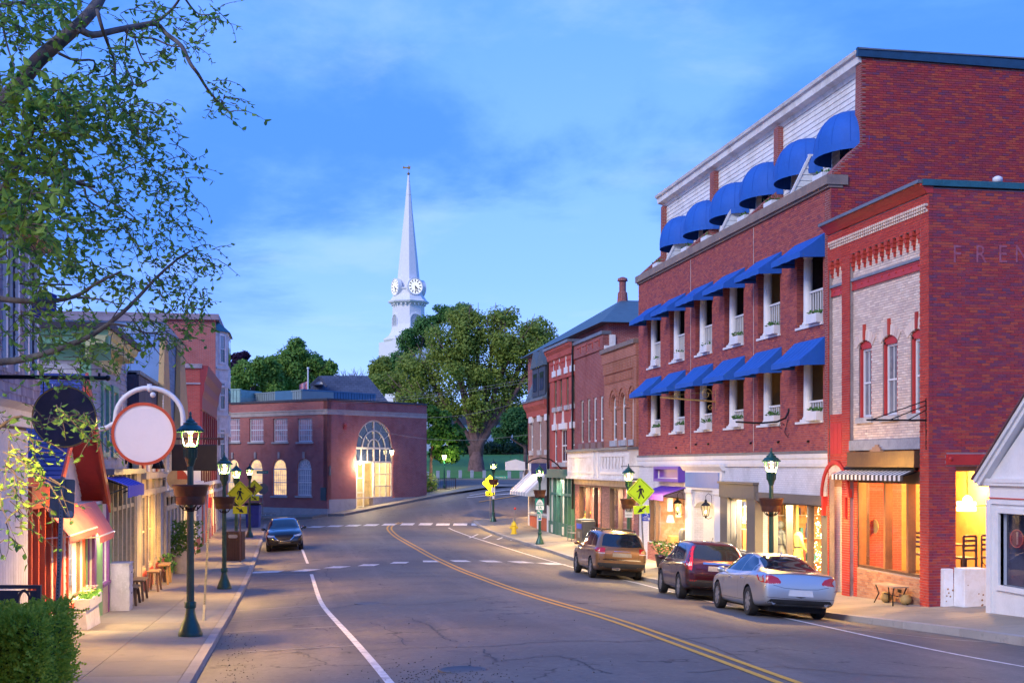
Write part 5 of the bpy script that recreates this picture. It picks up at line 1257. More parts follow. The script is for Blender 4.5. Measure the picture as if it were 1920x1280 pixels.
b=MB(M);moulding(b,[(0,zm0-1.0),(.1,zm0-.95),(.14,zm0-.6),(.34,zm0-.3),(.38,zm0-.05),(0,zm0-.05)],yd+.02,ye+.25);b.build('cornice',BRKR,MC)
b=MB(M);b.box(yd,ye+.3,-.3,.44,zm0-.05,zm0+.08);b.build('gutter',GREYM,MC)
SLATE=isl('slate',[(.07,.10,.13),(.10,.14,.18),(.055,.08,.11),(.12,.16,.19)],bump=.1);DKT=pm('dark_dormer',(.035,.045,.07),.6)
b=MB(M);hgt=zm1-zm0;n=13
for i in range(n):
    z0_,z1_=zm0+.08+hgt*i/n,zm0+.08+hgt*(i+1)/n;d0,d1=.2-1.0*(i/n),.2-1.0*((i+1)/n)
    k=9
    for j in range(k):
        a0,a1=yd+.02+(ye+.2-.6*i/n-yd)*j/k+.006,yd+.02+(ye+.2-.6*i/n-yd)*(j+1)/k-.006
        b.hexa([(a0,d0-.1,z0_),(a1,d0-.1,z0_),(a1,d0+.03,z0_),(a0,d0+.03,z0_),(a0,d1-.1,z1_+.04),(a1,d1-.1,z1_+.04),(a1,d1+.008,z1_+.04),(a0,d1+.008,z1_+.04)])
b.build('slate_roof',SLATE,MC,kind='stuff')
b=MB(M);b.prism([(yd,zm0),(ye+.1,zm0),(ye-.5,zm1+.05),(yd,zm1+.05)],1,-8,-.9);b.build('roof_core',DKT,MC)
for u in(1010,1022.5):
    c=Y(u);w=.95;b=MB(M);z0_=zm0+.25;z1_=zm1-.75
    b.box(c-w,c+w,-.9,.22,z0_,z1_);db=b.build('dormer',DKT,MC);b=MB(M);b.prism([(c-w-.12,z1_),(c+w+.12,z1_),(c,z1_+1.05)],1,-.9,.34);b.build('dormer_roof',SLATE,MC)
    MB(M).box(c-.55,c+.55,.22,.25,z0_+.3,z1_-.35).build('dormer_window',DKGL,MC)
b=MB();b.box(XR+.3,26,yd+.03,ye-.02,fg,zm0);b.build('shell',BRKB,MC)
# corner shopfront: pale posts, warm panes, red panels, two striped awnings
z0=ground(15.4,78)
b=MB(M);wall(b,yd+.02,ye,z0-.4,sz+.02,-.3,0,[(yd+.3,ye-.5,z0+1.1,sz-.35)]);b.build('lower_wall',WHITEW,MC)
for p,q in((yd+.35,(yd+ye)/2-.25),((yd+ye)/2+.25,ye-.5)):
    MB(M).box(p,q,0,.05,z0+.1,z0+.85).build('red_panel',pm('orange_red_paint',(.5,.10,.04),.5),MC);MB(M).box(p-.08,q+.08,0,.12,z0+.9,z0+1.0).build('sill',STONE,MC)
    MB(M).box(p,q,-.1,-.088,z0+1.1,sz-.35).build('pane',GLASS,MC)
for y in(yd+.2,(yd+ye)/2,ye-.3):MB(M).box(y-.2,y+.2,0,.09,z0-.2,sz).build('pilaster',WHITE,MC)
shop_room(yd+.3,ye-.5,z0+1.0,sz,1.5,pm('honey_wall',(.72,.5,.22),.8),110,(1,.68,.3),parent=MC)
def striped(a0,a1,z0,z1,p,mats,parent,MM):
    n=14
    for k in(0,1):
        b=MB(MM)
        for i in range(k,n,2):
            x0,x1=a0+(a1-a0)*i/n,a0+(a1-a0)*(i+1)/n
            b.hexa([(x0,.03,z1-.015),(x1,.03,z1-.015),(x1,p,z0+.2),(x0,p,z0+.2),(x0,.03,z1),(x1,.03,z1),(x1,p,z0+.215),(x0,p,z0+.215)]);b.box(x0,x1,p-.008,p+.008,z0,z0+.21)
        if k==0:
            for a in(a0,a1):b.prism([(.03,z1),(p,z0+.2),(p,z0),(.03,z0+.05)],0,a-.006,a+.006)
        b.build('awning',mats[k],parent)
PSTR=(pm('stripe_grey',(.42,.45,.50),.8),pm('stripe_white',(.66,.66,.68),.8))
striped(yd+.1,ye-.3,zf_(1012,928),zf_(1012,884),1.3,PSTR,MC,M)
MFE=Matrix(((1,0,0,0),(0,1,0,ye),(0,0,1,0),(0,0,0,1)))
striped(XR-.3,XR+2.4,zf_(1000,922)+.15,zf_(1000,879),1.6,PSTR,MC,MFE)
# slate pyramid roof behind
b=MB();ap=(19.5,78,zy(19.5,78,566));zb=zy(19,72,626)
c4=[(16.5,66,zb),(27,66,zb),(27,90,zb),(16.5,90,zb)]
b.add(c4+[(20.5,77,ap[2]),(23,77,ap[2])],[(0,1,5,4),(1,2,5),(2,3,4,5),(3,0,4),(0,3,2,1)])
t=thing('slate_roofed_building','tall building behind the brick row with a blue slate pyramid roof','building',(21,78,fg));b.build('roof',pm('blue_slate',(.06,.115,.15),.6,var=.2,vs=3),t)
b=MB();b.box(17.0,26.5,66.5,89.5,fg,zb);b.build('wall',BRK,t);b=MB();b.lathe([(.35,0),(.3,.6),(.22,.7),(.22,1.3),(.34,1.35),(.3,1.5),(.05,1.6)],(20.6,77,ap[2]-.15),10);b.build('finial',BRK,t)
# ------------------------------------------------------------------ hanging signs of the far row
t=thing('hanging_sign','blank white hanging sign with a low peaked top at the far right corner','sign',(XR-1.0,ye-.6,zf_(985,872)),local=True)
s=.62;b=MB();b.prism([(-1.05*s,-.5*s),(1.0*s,-.5*s),(1.0*s,.35*s),(0,.62*s),(-1.05*s,.35*s)],1,-.03,.03);b.build('board',WHITE,t);b=MB();b.tube([(-.9,0,.75),(1.0,0,.75)],.025,5);b.tube([(-.3,0,.2),(-.3,0,.75)],.01,4);b.tube([(.3,0,.2),(.3,0,.75)],.01,4);b.build('bracket',IRON,t)
y6=Y(1062);t=thing('hanging_sign','blank dark blue hanging board under a curved iron arm by the green shopfront','sign',(XR-1.35,71,zy(XR-1.35,71,878)),local=True)
b=MB();b.box(-.44,.44,-.03,.03,-.32,.3);b.build('board',pm('navy_board',(.02,.035,.16),.5),t);b=MB();b.tube([(-.75,0,.25),(-.4,0,.5),(.1,0,.62),(.7,0,.5),(1.1,0,.2),(1.3,0,-.05)],.035,6);b.build('arm',IRON,t)
t=thing('sign_bracket','thin black iron rod bracket above the purple awning without a sign','bracket',(XR,54.2,zf_(1215,874)),local=True);b=MB();b.tube([(0,0,0),(-1.0,0,0)],.016,5);b.sph((-1.0,0,0),.03);b.tube([(-.8,0,0),(-.8,0,.06)],.01,4);b.build('arm',IRON,t)
# ------------------------------------------------------------------ white gabled kiosk at the right edge, blocks, rail, planter
KX,KF=15.62,26.55;kx0=0;kg=ground(15.8,25)+.05
MK=Matrix(((0,-1,0,KX),(-1,0,0,KF),(0,0,1,0),(0,0,0,1)));ku=lambda u:KF-onx(KX,u)[0]
K=thing('white_kiosk','small white gabled kiosk with red trim lines and a dark shop window','building',(KX+1.5,KF-2.2,kg))
kz=lambda v,u=1885:onx(KX,u,v)[1]
e0=kz(901,1850);wz0,wz1=kz(1098,1890),kz(962,1890);wx0,wx1=ku(1876),ku(1876)+1.9
b=MB(MK);wall(b,kx0,kx0+4.4,kg-.3,e0,-.15,0,[(wx0,wx1,wz0,wz1)]);b.box(kx0,kx0+.15,-2.2,-.15,kg-.3,e0);kw=b.build('wall',WHITE,K)
rx=kx0+2.2;rise=1.80
b=MB(MK);b.prism([(kx0-.05,e0),(kx0+4.45,e0),(rx,e0+rise)],1,-.12,0);b.build('gable',WHITE,K)
nrm=math.atan2(rise,2.25)
for s in(-1,1):
    for w0,w1,d0,d1,mt,nm in((0,.10,-.1,.16,WHITE,'rake_board'),(.10,.19,-.1,.22,WHITE,'rake_mould'),(.19,.235,-2.5,.26,pm('kiosk_roof',(.10,.03,.04),.6),'roof')):
        ex,ez=rx+s*2.38,e0-.13;px_,pz_=rx,e0+rise+.13;dx,dz=(px_-ex),(pz_-ez);L_=math.hypot(dx,dz);nx_,nz_=-dz/L_*(-s)*-1,0
        n_=(s*abs(dz)/L_,abs(dx)/L_)
        P_=[(ex+n_[0]*w0,ez+n_[1]*w0),(px_,pz_+w0/n_[1]),(px_,pz_+w1/n_[1]),(ex+n_[0]*w1,ez+n_[1]*w1)]
        b=MB(MK);b.prism(P_,1,d0,d1);b.build(nm,mt,K)
b=MB(MK);b.box(kx0-.10,kx0+4.6,-.0,.10,e0-.03,e0+.06);b.box(kx0-.1,kx0+4.5,0,.08,e0-.1,e0-.03);b.build('eaves_board',WHITE,K)
for v in(909,934):b=MB(MK);z=kz(v);b.box(kx0-.02,kx0+4.4,0,.03,z-.012,z+.012);b.build('red_line',REDM,K)
b=MB(MK);b.box(kx0-.04,kx0+.16,0,.05,kg-.2,kz(937));b.box(kx0-.06,kx0+4.4,0,.045,kz(945),kz(938));b.build('corner_board',WHITE,K)
b=MB(MK);fw=.09
for q in((wx0-.12,wx0,wz0-.12,wz1+.12),(wx1,wx1+.12,wz0-.12,wz1+.12),(wx0,wx1,wz1,wz1+.12),(wx0,wx1,wz0-.12,wz0)):b.box(q[0],q[1],-.08,.06,q[2],q[3])
wf=b.build('window',WHITE,K);MB(MK).box(wx0,wx1,-.08,-.068,wz0,wz1).build('pane',GLASS,wf)
b=MB(MK);b.box(wx0-.1,wx1+.3,-1.7,-1.6,kg-.2,e0);b.box(wx0-.15,wx0-.1,-1.6,-.16,kg,e0);b.build('inner_wall',pm('slate_blue_wall',(.10,.10,.16),.8),K);b=MB(MK);b.box(wx0-.1,wx1,-1.6,-.16,wz0-.3,wz0-.2);b.box(wx0-.1,wx1,-1.6,-.16,wz1+.2,wz1+.3);b.build('shelf',pm('shelf_wood',(.28,.10,.06),.7),K)
py_,pz_=onx(KX+.3,1907,1009);t=thing('window_sign','oval dark red sign with a pale rim hanging in the kiosk window','sign',(KX+.3,py_,pz_),-R(60),local=True)
b=MB();b.prism([(.155*math.cos(k*PI/14),.2*math.sin(k*PI/14))for k in range(28)],1,-.015,.015);b.build('plate',pm('maroon',(.14,.02,.04),.5),t)
b=MB();b.tube([(.15*math.cos(k*PI/12),-.02,.195*math.sin(k*PI/12))for k in range(25)],.009,5);b.build('rim',pm('rim_red',(.5,.1,.08),.5),t)
b=MB();b.tube([(.02,-.02,-.13),(.02,-.02,.10)],.022,5);b.sph((.02,-.02,.12),.03);b.build('figure',pm('dim_figure',(.30,.20,.18),.6),t)
# painted concrete blocks
BLOCK=pm('chalky_white',(.76,.77,.82),.7,col2=(.62,.58,.55),vs=2.2,var=.05,bump=.5,bs=12)
RUST=pm('rust_spots',(.30,.16,.08),.9)
def block(u0,u1,vb,vt,dy,lab):
    g=gnd((u0+u1)/2,vb);y=g[1];x0,x1=ony(y,u0)[0],ony(y,u1)[0];z1=ony(y,u0,vt)[1]
    t=thing('concrete_block',lab,'block',((x0+x1)/2,y,g[2]),0,None,local=True);w=(x1-x0)/2;h=z1-g[2]
    b=MB();b.hexa([(-w,0,-.03),(w,0,-.03),(w,.5,-.03),(-w,.5,-.03),(-w+.01,.01,h),(w-.01,.01,h),(w-.01,.5,h),(-w+.01,.5,h)]);b.build('body',BLOCK,t,bevel=.018)
    rg=random.Random(int(u0));b=MB()
    for i in range(6):a,zz=rg.uniform(-w*.7,w*.8),rg.uniform(.15,h*.8);b.lathe([(.004,-.003),(rg.uniform(.012,.028),-.002),(.004,.004)],(a,.002+.01*zz/h,zz),7,'y')
    b.build('rust_mark',RUST,t);return t
block(1770,1789,1147,1066,0,'white painted concrete block standing against the brick corner, half hidden');
t=block(1787,1810,1146,1067,0,'white painted concrete block with rust marks in the recess between two others')
t.location.y+=.22;t.location.x+=.05
block(1808,1855,1149,1066,0,'widest white painted concrete block beside the white kiosk')
g0=gnd(1872,1140);t=thing('handrail','white tubular handrail beside the white kiosk','rail',(g0[0]+.05,g0[1]+.3,g0[2]),-R(75),local=True)
b=MB();b.tube([(-.1,.6,0),(-.1,.6,.78),(-.05,.4,.85),(.25,0,.85),(.28,0,.8),(.28,0,0)],.022,6);b.tube([(-.1,.6,.55),(.28,0,.55)],.016,5);b.tube([(-.1,.6,.2),(.28,0,.2)],.016,5);b.build('tube',WHITE,t,smooth=True)
PINK=isl('red_petals',[(.55,.02,.10),(.70,.05,.18),(.45,.01,.06)],bump=0,stain=0);LEAF=isl('flower_leaf',[(.03,.12,.02),(.06,.18,.03),(.10,.22,.05)],bump=0,stain=0)
def flowers(t,c,L,n,petals,rng,wd=.12,hgt=.2,depth_x=True,nf=14):
    b=MB();d=MB()
    for i in range(n):leafy(b,(c[0]+rng.uniform(-L,L),c[1]+rng.uniform(-wd,wd)*.5,c[2]-.05),.10,3,.09,rng,hgt/.12)
    for i in range(nf):
        q=Vector((c[0]+rng.uniform(-L,L)*.9,c[1]+rng.uniform(-wd,wd)*.5,c[2]+hgt*rng.uniform(.6,1.3)))
        for k in range(5):a=2*PI*k/5;e=Vector((math.cos(a),math.sin(a),.3));f=Vector((-e.y,e.x,0));d.add([tuple(q),tuple(q+e*.022+f*.014),tuple(q+e*.04),tuple(q+e*.022-f*.014)],[(0,1,2,3)])
    b.build('leaves',LEAF,t,kind='stuff');d.build('flowers',petals,t,kind='stuff')
gp_=gnd(1900,1146);t=planter(gp_[0]+.1,gp_[1]-.2,gp_[2],'white wooden trough of bright red geraniums in front of the white kiosk',None,ln=1.5,wd=.35,ht=.30,plants=0,loc_rz=R(84))
flowers(t,(.15,0,.28),.40,70,PINK,random.Random(2),.2,.16,nf=16)
# ================================================================== left side of the street
XL=-4.18
YL=lambda u,x=XL:onx(x,u)[0]
ZL=lambda y,v,x=XL:zy(x,y,v)
ML=FL(XL)
def gl_(y):return ground(XL,y)
GREYSH=isl('grey_shingle',[(.16,.15,.22),(.24,.23,.30),(.30,.28,.33),(.20,.18,.26),(.12,.11,.17)],bump=.3,bs=30)
def shingle_rows(parent,MM,a0,a1,z0,z1,mat,ex=.13,w=.14,holes=(),name='shingle_wall',t=.018):
    b=MB(MM);rg=random.Random(int(abs(a0)*10));z=z0
    while z<z1-.02:
        zt=min(z+ex,z1)
        for p0,p1 in row_iv(a0,a1,(z+zt)/2,holes):
            a=p0
            while a<p1-.01:
                q=min(p1,a+w*rg.uniform(.6,1.5));e=rg.uniform(-.006,.006)
                b.add([(a,0,z+e),(q-.004,0,z+e),(q-.004,0,zt+.02),(a,0,zt+.02),(a,t,z+e),(q-.004,t,z+e),(q-.004,.004,zt+.02),(a,.004,zt+.02)],((0,1,5,4),(4,5,6,7),(0,4,7,3),(1,2,6,5)))
                a=q
        z=zt
    return b.build(name,mat,parent,kind='stuff')
def clap(parent,MM,a0,a1,z0,z1,mat,ex=.14,holes=(),name='clapboard',t=.022):
    z=z0
    while z<z1-.02:
        zt=min(z+ex,z1)
        for p0,p1 in row_iv(a0,a1,(z+zt)/2,holes):
            b=MB(MM);b.hexa([(p0,0,z),(p1,0,z),(p1,t,z),(p0,t,z),(p0,0,zt),(p1,0,zt),(p1,.004,zt),(p0,.004,zt)]);b.build(name,mat,parent)
        z=zt
# ---------------- grey shingled house, nearest on the left
h0,h1=13.0,23.2
zc1,zc0=ZL(23.0,768),ZL(23.0,805);ztop=ZL(23.2,470)
t=SHG=thing('shingled_house','grey shingled house with tall windows at the left edge above a white cornice','building',(XL-3,18,gl_(18)-.3))
wn=[(YL(6),YL(21),zc1+.65,ztop-.35),(YL(40),YL(52),zc1+.65,ztop-.35),(YL(62),YL(70),zc1+.65,ztop-.3)]
wn=[(20.35,21.1,zc1+.62,ztop-.3),(22.0,22.65,zc1+.62,ztop-.3)]
b=MB(ML);wall(b,h0,h1,zc1,ztop,-.25,0,wn);b.build('wall',pm('old_boards',(.12,.11,.15),.9),t);b=MB();b.box(-9,XL-.26,h0,h1,zc1,ztop);b.build('shell',MATS['old_boards'],t)
shingle_rows(t,ML,h0,h1,zc1+.02,ztop,GREYSH,.15,.12,wn)
for w in wn:
    b=MB(ML);b.box(w[0]-.13,w[0],0,.06,w[2]-.1,w[3]+.1);b.box(w[1],w[1]+.13,0,.06,w[2]-.1,w[3]+.1);b.build('casing',WHITE,t)
    window(t,ML,*w,-.06,WHITE,DKGL,.06,cols=2)
b=MB(ML);moulding(b,[(0,zc0),(.08,zc0),(.10,zc0+.25),(.22,zc0+.32),(.26,zc1),(0,zc1)],h0,h1+.03);b.build('cornice',WHITEW,t)
b=MB(ML);moulding(b,[(-.3,ztop),(.2,ztop-.05),(.34,ztop+.02),(.34,ztop+.16),(-.3,ztop+.2)],h0,h1+.1);b.build('eaves',pm('tan_trim',(.45,.32,.18),.7),t)
# white board front below, board by board
zb=gl_(20)-.1;b=MB(ML);b.box(h0,22.15,-.2,-.02,zb-.4,zc0);b.build('lower_wall',MATS['old_boards'],t)
a=h0
while a<22.1:MB(ML).box(a,min(a+.19,22.15)-.012,-.02,.012,zb-.3,zc0-.05).build('board',pm('white_board',(.66,.64,.66),.7,rnd=.08,var=.1),t);a+=.19
# blue rental sign on an iron rod
sy=21.2;sp=ony(sy,84,572);t=thing('rental_sign','blue shaped sign with gold lettering hanging by the grey shingles','sign',(sp[0],sy,sp[1]),local=True)
w=.185;BLS=pm('sign_blue',(.012,.035,.34),.45);GOLDP=pm('gold_lettering',(.75,.5,.22),.5)
b=MB();b.prism([(-w,-.16),(-w*.6,-.2),(w*.6,-.2),(w,-.16),(w*.93,0),(w,.16),(w*.5,.2),(0,.22),(-w*.5,.2),(-w,.16),(-w*.93,0)],1,-.012,.012);b.build('board',BLS,t)
MT_=lambda x,z,yy=-.014:Matrix(((1,0,0,x),(0,0,-1,yy),(0,1,0,z),(0,0,0,1)))
text('Rental',.10,MT_(0,-.02)).build('lettering',GOLDP,t);text('207.706.05',.052,MT_(-.01,-.12)).build('lettering',GOLDP,t)
b=MB();b.tube([(-.75,0,.33),(.42,0,.33)],.014,5);b.tube([(-.12,0,.2),(-.12,0,.33)],.006,4);b.tube([(.12,0,.2),(.12,0,.33)],.006,4);b.build('rod',IRON,t)
# ---------------- cottage shop: blue shingled gable roof, red rakes, pink awnings
t=CT=thing('cottage_shop','small cottage shop with a steep blue shingle roof, red rake boards and pink awnings','building',(XL-2.5,27.5,gl_(27)-.2))
yn,yr,yf=23.95,27.45,30.9;xo,xg=-4.02,-4.62
zr=zy(xo,yr,700);zen=zy(xo,yn,926);zef=zy(xo,yf,936)
BSH=isl('blue_shingle',[(.045,.065,.22),(.06,.09,.28),(.035,.05,.17),(.075,.11,.32)],bump=.3,stain=.1)
REDO=pm('red_orange_paint',(.52,.07,.025),.5,var=.12);REDD=pm('deep_red_paint',(.36,.025,.015),.5,var=.15)
sl_len=math.hypot(yr-yn,zr-zen);dy,dz=(yr-yn)/sl_len,(zr-zen)/sl_len
rows=int(sl_len/.145)
for i in range(rows):
    x=xo+.0-(i%2)*.13;k=0
    while x>-6.4 and k<9:
        w=.26;x1=x if k else xo
        s0,s1=i*.145,i*.145+.16
        P_=lambda xx,s,o:(xx,yn+dy*s-dz*o,zen+dz*s+dy*o)
        b=MB();b.hexa([P_(x-w,s0,.0),P_(x1-.006,s0,.0),P_(x1-.006,s1,-.005),P_(x-w,s1,-.005),P_(x-w,s0,.022),P_(x1-.006,s0,.022),P_(x1-.006,s1,.008),P_(x-w,s1,.008)]);b.build('shingle',BSH,t)
        x-=w;k+=1
b=MB();b.hexa([(-9,yn,zen-.06),(xo,yn,zen-.06),(xo,yr,zr-.06),(-9,yr,zr-.06),(-9,yn,zen-.002),(xo,yn,zen-.002),(xo,yr,zr-.002),(-9,yr,zr-.002)]);b.build('roof_deck',REDD,t)
b=MB();b.hexa([(-9,yr,zr-.1),(xo,yr,zr-.1),(xo,yf,zef-.1),(-9,yf,zef-.1),(-9,yr,zr-.01),(xo,yr,zr-.01),(xo,yf,zef-.01),(-9,yf,zef-.01)]);b.build('soffit',REDD,t)
# rake boards: thin near side, wide far side seen from beneath
b=MB();b.hexa([(xo-.02,yn,zen-.2),(xo+.03,yn,zen-.2),(xo+.03,yr,zr-.22),(xo-.02,yr,zr-.22),(xo-.02,yn,zen+.01),(xo+.03,yn,zen+.01),(xo+.03,yr,zr+.02),(xo-.02,yr,zr+.02)]);b.build('rake_board',REDO,t)
b=MB();b.hexa([(xo-.02,yr,zr-.3),(xo+.03,yr,zr-.3),(xo+.03,yf,zef-.3),(xo-.02,yf,zef-.3),(xo-.02,yr,zr+.02),(xo+.03,yr,zr+.02),(xo+.03,yf,zef+.02),(xo-.02,yf,zef+.02)]);b.build('rake_board',REDO,t)
b=MB();b.box(-9,xo,yn-.02,yn+.03,zen-.17,zen-.01);b.build('eaves_board',REDO,t)
WSH=isl('white_shingle',[(.72,.70,.68),(.78,.76,.74),(.66,.64,.64)],bump=.2,stain=.1)
b=MB();b.prism([(yn+.25,zen-.4),(yf-.2,zef-.5),(yf-.2,zef-.06),(yr,zr-.12),(yn+.25,zen+.1)],0,xg-.3,xg);b.build('gable',WHITEW,t)
b=MB(FL(xg));z=zen-.35;rg=random.Random(4)
while z<zr-.2:
    f0=max(yn+.3,yn+(z+.1-zen)/(zr-zen)*(yr-yn));f1=min(yf-.3,yf-(z+.1-zef)/(zr-zef)*(yf-yr));a=f0
    while a<f1-.03:
        q=min(f1,a+rg.uniform(.12,.26));b.add([(a,0,z),(q-.005,0,z),(q-.005,0,z+.17),(a,0,z+.17),(a,.02,z),(q-.005,.02,z),(q-.005,.005,z+.17),(a,.005,z+.17)],((0,1,5,4),(4,5,6,7),(0,4,7,3),(1,2,6,5)));a=q
    z+=.155
b.build('gable_shingles',WSH,t,kind='stuff')
zg0=zen-.30
b=MB(ML);b.box(25.2,31.0,-.45,.02,zg0-.06,zg0);b.build('ledge',WHITE,t)
# ground floor openings
lw=(YL(124),YL(154),ZL(27,1122),ZL(27,1006));zb=gl_(28)
d1=(YL(159),YL(172),zb+.62,ZL(29,985));d2=(YL(187.5),YL(199),zb+.62,ZL(31,985))
b=MB(ML);wall(b,24.1,31.6,zb-.5,zg0-.06,-.2,0,[lw,d1,d2]);b.build('wall',WHITEW,t)
shingle_rows(t,ML,25.35,lw[0]-.1,zb-.1,zg0-.1,WSH,.15,.2)
for(p,q,mt)in((24.95,25.15,REDO),(25.2,25.32,REDO),(lw[0]-.1,lw[0]-.01,REDO),(lw[1]+.01,lw[1]+.12,REDO)):MB(ML).box(p,q,0,.05,zb-.2,zg0-.06).build('trim_board',mt,t)
MB(ML).box(lw[0]-.1,lw[1]+.12,.0,.07,lw[2]-.12,lw[2]-.01).build('sill',REDO,t)
GRNL=pm('apple_green',(.19,.40,.13),.5);PUR=pm('plum_paint',(.20,.055,.24),.5);PEACH=pm('peach_panel',(.56,.40,.28),.6)
for(p,q,mt)in((lw[1]+.14,d1[0]-.01,GRNL),(d1[1]+.01,d1[1]+.32,PUR),(d1[1]+.34,d2[0]-.01,GRNL),(d2[1]+.01,d2[1]+.2,PUR),(d2[1]+.22,d2[1]+.52,GRNL)):
    MB(ML).box(p,q,0,.06,zb-.25,zg0-.08).build('trim_board',mt,t)
for d in(d1,d2):MB(ML).box(d[0],d[1]+.2,0,.04,zb-.2,zb+.55).build('panel',PEACH,t);MB(ML).box(d[0]-.02,d[1]+.2,0,.09,zb+.55,zb+.62).build('sill',PUR,t)
window(t,ML,*lw,-.08,WOODD,GLASS,.05,mid=False);window(t,ML,*d1,-.08,PUR,GLASS,.04,mid=False);window(t,ML,*d2,-.08,PUR,GLASS,.04,mid=False)
shop_room(lw[0]-.1,lw[1]+.2,lw[2],lw[3]+.1,1.2,pm('golden_wall',(.72,.5,.18),.8),75,(1,.70,.28),parent=t,MM=ML)
shop_room(d1[0]-.1,d2[1]+.1,zb+.55,d1[3]+.1,1.3,pm('lilac_wall',(.55,.48,.50),.8),55,(1,.78,.55),parent=t,MM=ML)
p=(XL-.5,(lw[0]+lw[1])/2+.3);q=thing('table_lamp','glowing table lamp inside the golden cottage window','lamp',(p[0],p[1],lw[2]+.02),local=True);b=MB();b.lathe([(.07,0),(.03,.06),(.02,.3)],n=10);b.build('stand',BRONZE,q);b=MB();b.lathe([(.16,.3),(.09,.55)],n=14,cap=False);b.build('shade',emat('lampshade',(1,.75,.35),7),q)
b=MB(ML);b.box(lw[0]+.1,lw[1]-.3,-.7,-.3,lw[2]-.3,lw[2]+.0);b.build('window_table',WOODO,t)
# shopfront with red posts left of the cottage corner
rp0,rp1=22.2,24.9;zt_=ZL(23.5,948)
b=MB(ML);b.box(rp0,rp1,-.22,-.1,zb-.1,zt_+.5);b.box(rp0,24.95,-.1,.06,zt_-.02,zt_+.35);b.build('shopfront_band',REDO,t)
for a in(22.25,22.85,23.45,24.0,24.55,24.9):MB(ML).box(a-.05,a+.05,-.1,.05,zb-.1,zt_-.02).build('post',REDO,t)
for a,c in((22.3,22.8),(22.9,23.4),(23.5,23.95),(24.05,24.5)):MB(ML).box(a,c,-.1,-.03,zb-.1,zb+.6).build('panel',WHITEW,t);MB(ML).box(a,c,-.06,-.05,zb+.6,zt_-.02).build('pane',BLGL,t)
# pink awnings with fringed valances
PINKA=pm('pink_canvas',(.56,.18,.17),.8,col2=(.42,.10,.11),vs=60,stretch=(.01,1,.01),var=.05)
def pink(a0,a1,zt0,zb0,p):
    b=MB(ML);n=8
    for i in range(n):
        x0,x1=a0+(a1-a0)*i/n,a0+(a1-a0)*(i+1)/n
        b.hexa([(x0,.03,zt0-.012),(x1,.03,zt0-.012),(x1,p,zb0-.012),(x0,p,zb0-.012),(x0,.03,zt0),(x1,.03,zt0),(x1,p,zb0),(x0,p,zb0)])
    m=int((a1-a0)/.055)
    for i in range(m):
        x0,x1=a0+(a1-a0)*i/m,a0+(a1-a0)*(i+1)/m;h=.11+.022*math.sin(i*2.3)
        b.box(x0+.002,x1-.004,p+.004,p+.014,zb0-.03-h,zb0-.028)
    b.build('awning',PINKA,t);b=MB(ML);b.tube([(a0-.02,p+.005,zb0-.012),(a1+.02,p+.005,zb0-.012)],.02,6);b.tube([(a0+.05,.02,zb0-.05),(a0+.05,p,zb0-.02)],.012,5);b.tube([(a1-.05,.02,zb0-.05),(a1-.05,p,zb0-.02)],.012,5);b.build('awning_bar',WHITE,t)
pink(23.6,26.95,ZL(24.2,950),ZL(25,996,-3.78),.42);pink(27.35,29.55,ZL(28,943),ZL(28.5,999,-3.78),.42)
q=planter(XL+.22,27.25,ZL(27,1138),'white window box of purple and yellow pansies under the golden cottage window',None,ln=1.7,wd=.3,ht=.22,plants=0)
PANSY=isl('pansy_petals',[(.28,.14,.45),(.45,.30,.60),(.70,.50,.05),(.55,.22,.25),(.6,.5,.62)],bump=0,stain=0);flowers(q,(0,0,.2),.75,80,PANSY,random.Random(9),.2,.14,nf=60)
b=MB(ML);b.hexa([(26.3,.05,gl_(27)+.0),(28.1,.05,gl_(28)-.05),(28.1,.35,gl_(28)-.05),(26.3,.35,gl_(27)),(26.3,.05,ZL(27,1138)-.02),(28.1,.05,ZL(27,1138)-.02),(28.1,.3,ZL(27,1138)-.02),(26.3,.3,ZL(27,1138)-.02)]);b.build('base_board',WHITEW,t,bevel=.01)
# ---------------- grey clapboard building with a green cornice, dark shopfront and blue awning
t=GC=thing('green_cornice_building','grey clapboard building with a heavy green cornice above a dark shopfront','building',(XL-3,34.5,gl_(34)-.3))
xw=-4.5;MG=FL(xw);ga_,gb_=31.0,38.2;zs_=zy(xw,35,884);ze=zy(-4.05,31,640)
GREYC=pm('grey_clapboard',(.34,.35,.40),.7,rnd=.05);GRNC=pm('sea_green_trim',(.16,.40,.26),.55,var=.1);LIME=pm('lime_soffit',(.48,.52,.28),.6)
wg=[(YL(190,xw)-.0,YL(199,xw),zs_+.5,zs_+2.1),(YL(209,xw),YL(217,xw),zs_+.5,zs_+2.1)]
b=MB(MG);wall(b,ga_,gb_,zs_,ze,-.2,0,wg);b.build('wall',GREYC,t);clap(t,MG,ga_+.2,gb_,zs_+.02,ze-.1,GREYC,.15,[(w[0]-.16,w[1]+.16,w[2]-.15,w[3]+.2)for w in wg])
MGF=FF(ga_);b=MB(MGF);b.box(-12,xw,-.2,0,zs_-1,ze+.3);b.build('wall',GREYC,t);clap(t,MGF,-9.5,xw-.2,zs_+.3,ze-.1,pm('pale_clapboard',(.52,.54,.60),.7,rnd=.05),.15)
b=MB();b.box(-12,xw-.21,ga_+.21,gb_,gl_(34),ze+.3);b.build('shell',GREYC,t)
b=MB();b.box(xw-.16,xw+.05,ga_-.05,ga_+.16,zs_,ze);b.build('corner_board',GRNC,t)
for w in wg:
    b=MB(MG)
    for q in((w[0]-.14,w[0],w[2]-.12,w[3]+.16),(w[1],w[1]+.14,w[2]-.12,w[3]+.16),(w[0],w[1],w[3],w[3]+.16),(w[0],w[1],w[2]-.12,w[2])):b.box(q[0],q[1],.0,.07,q[2],q[3])
    b.build('casing',GRNC,t);window(t,MG,*w,-.05,WHITE,DKGL,.05)
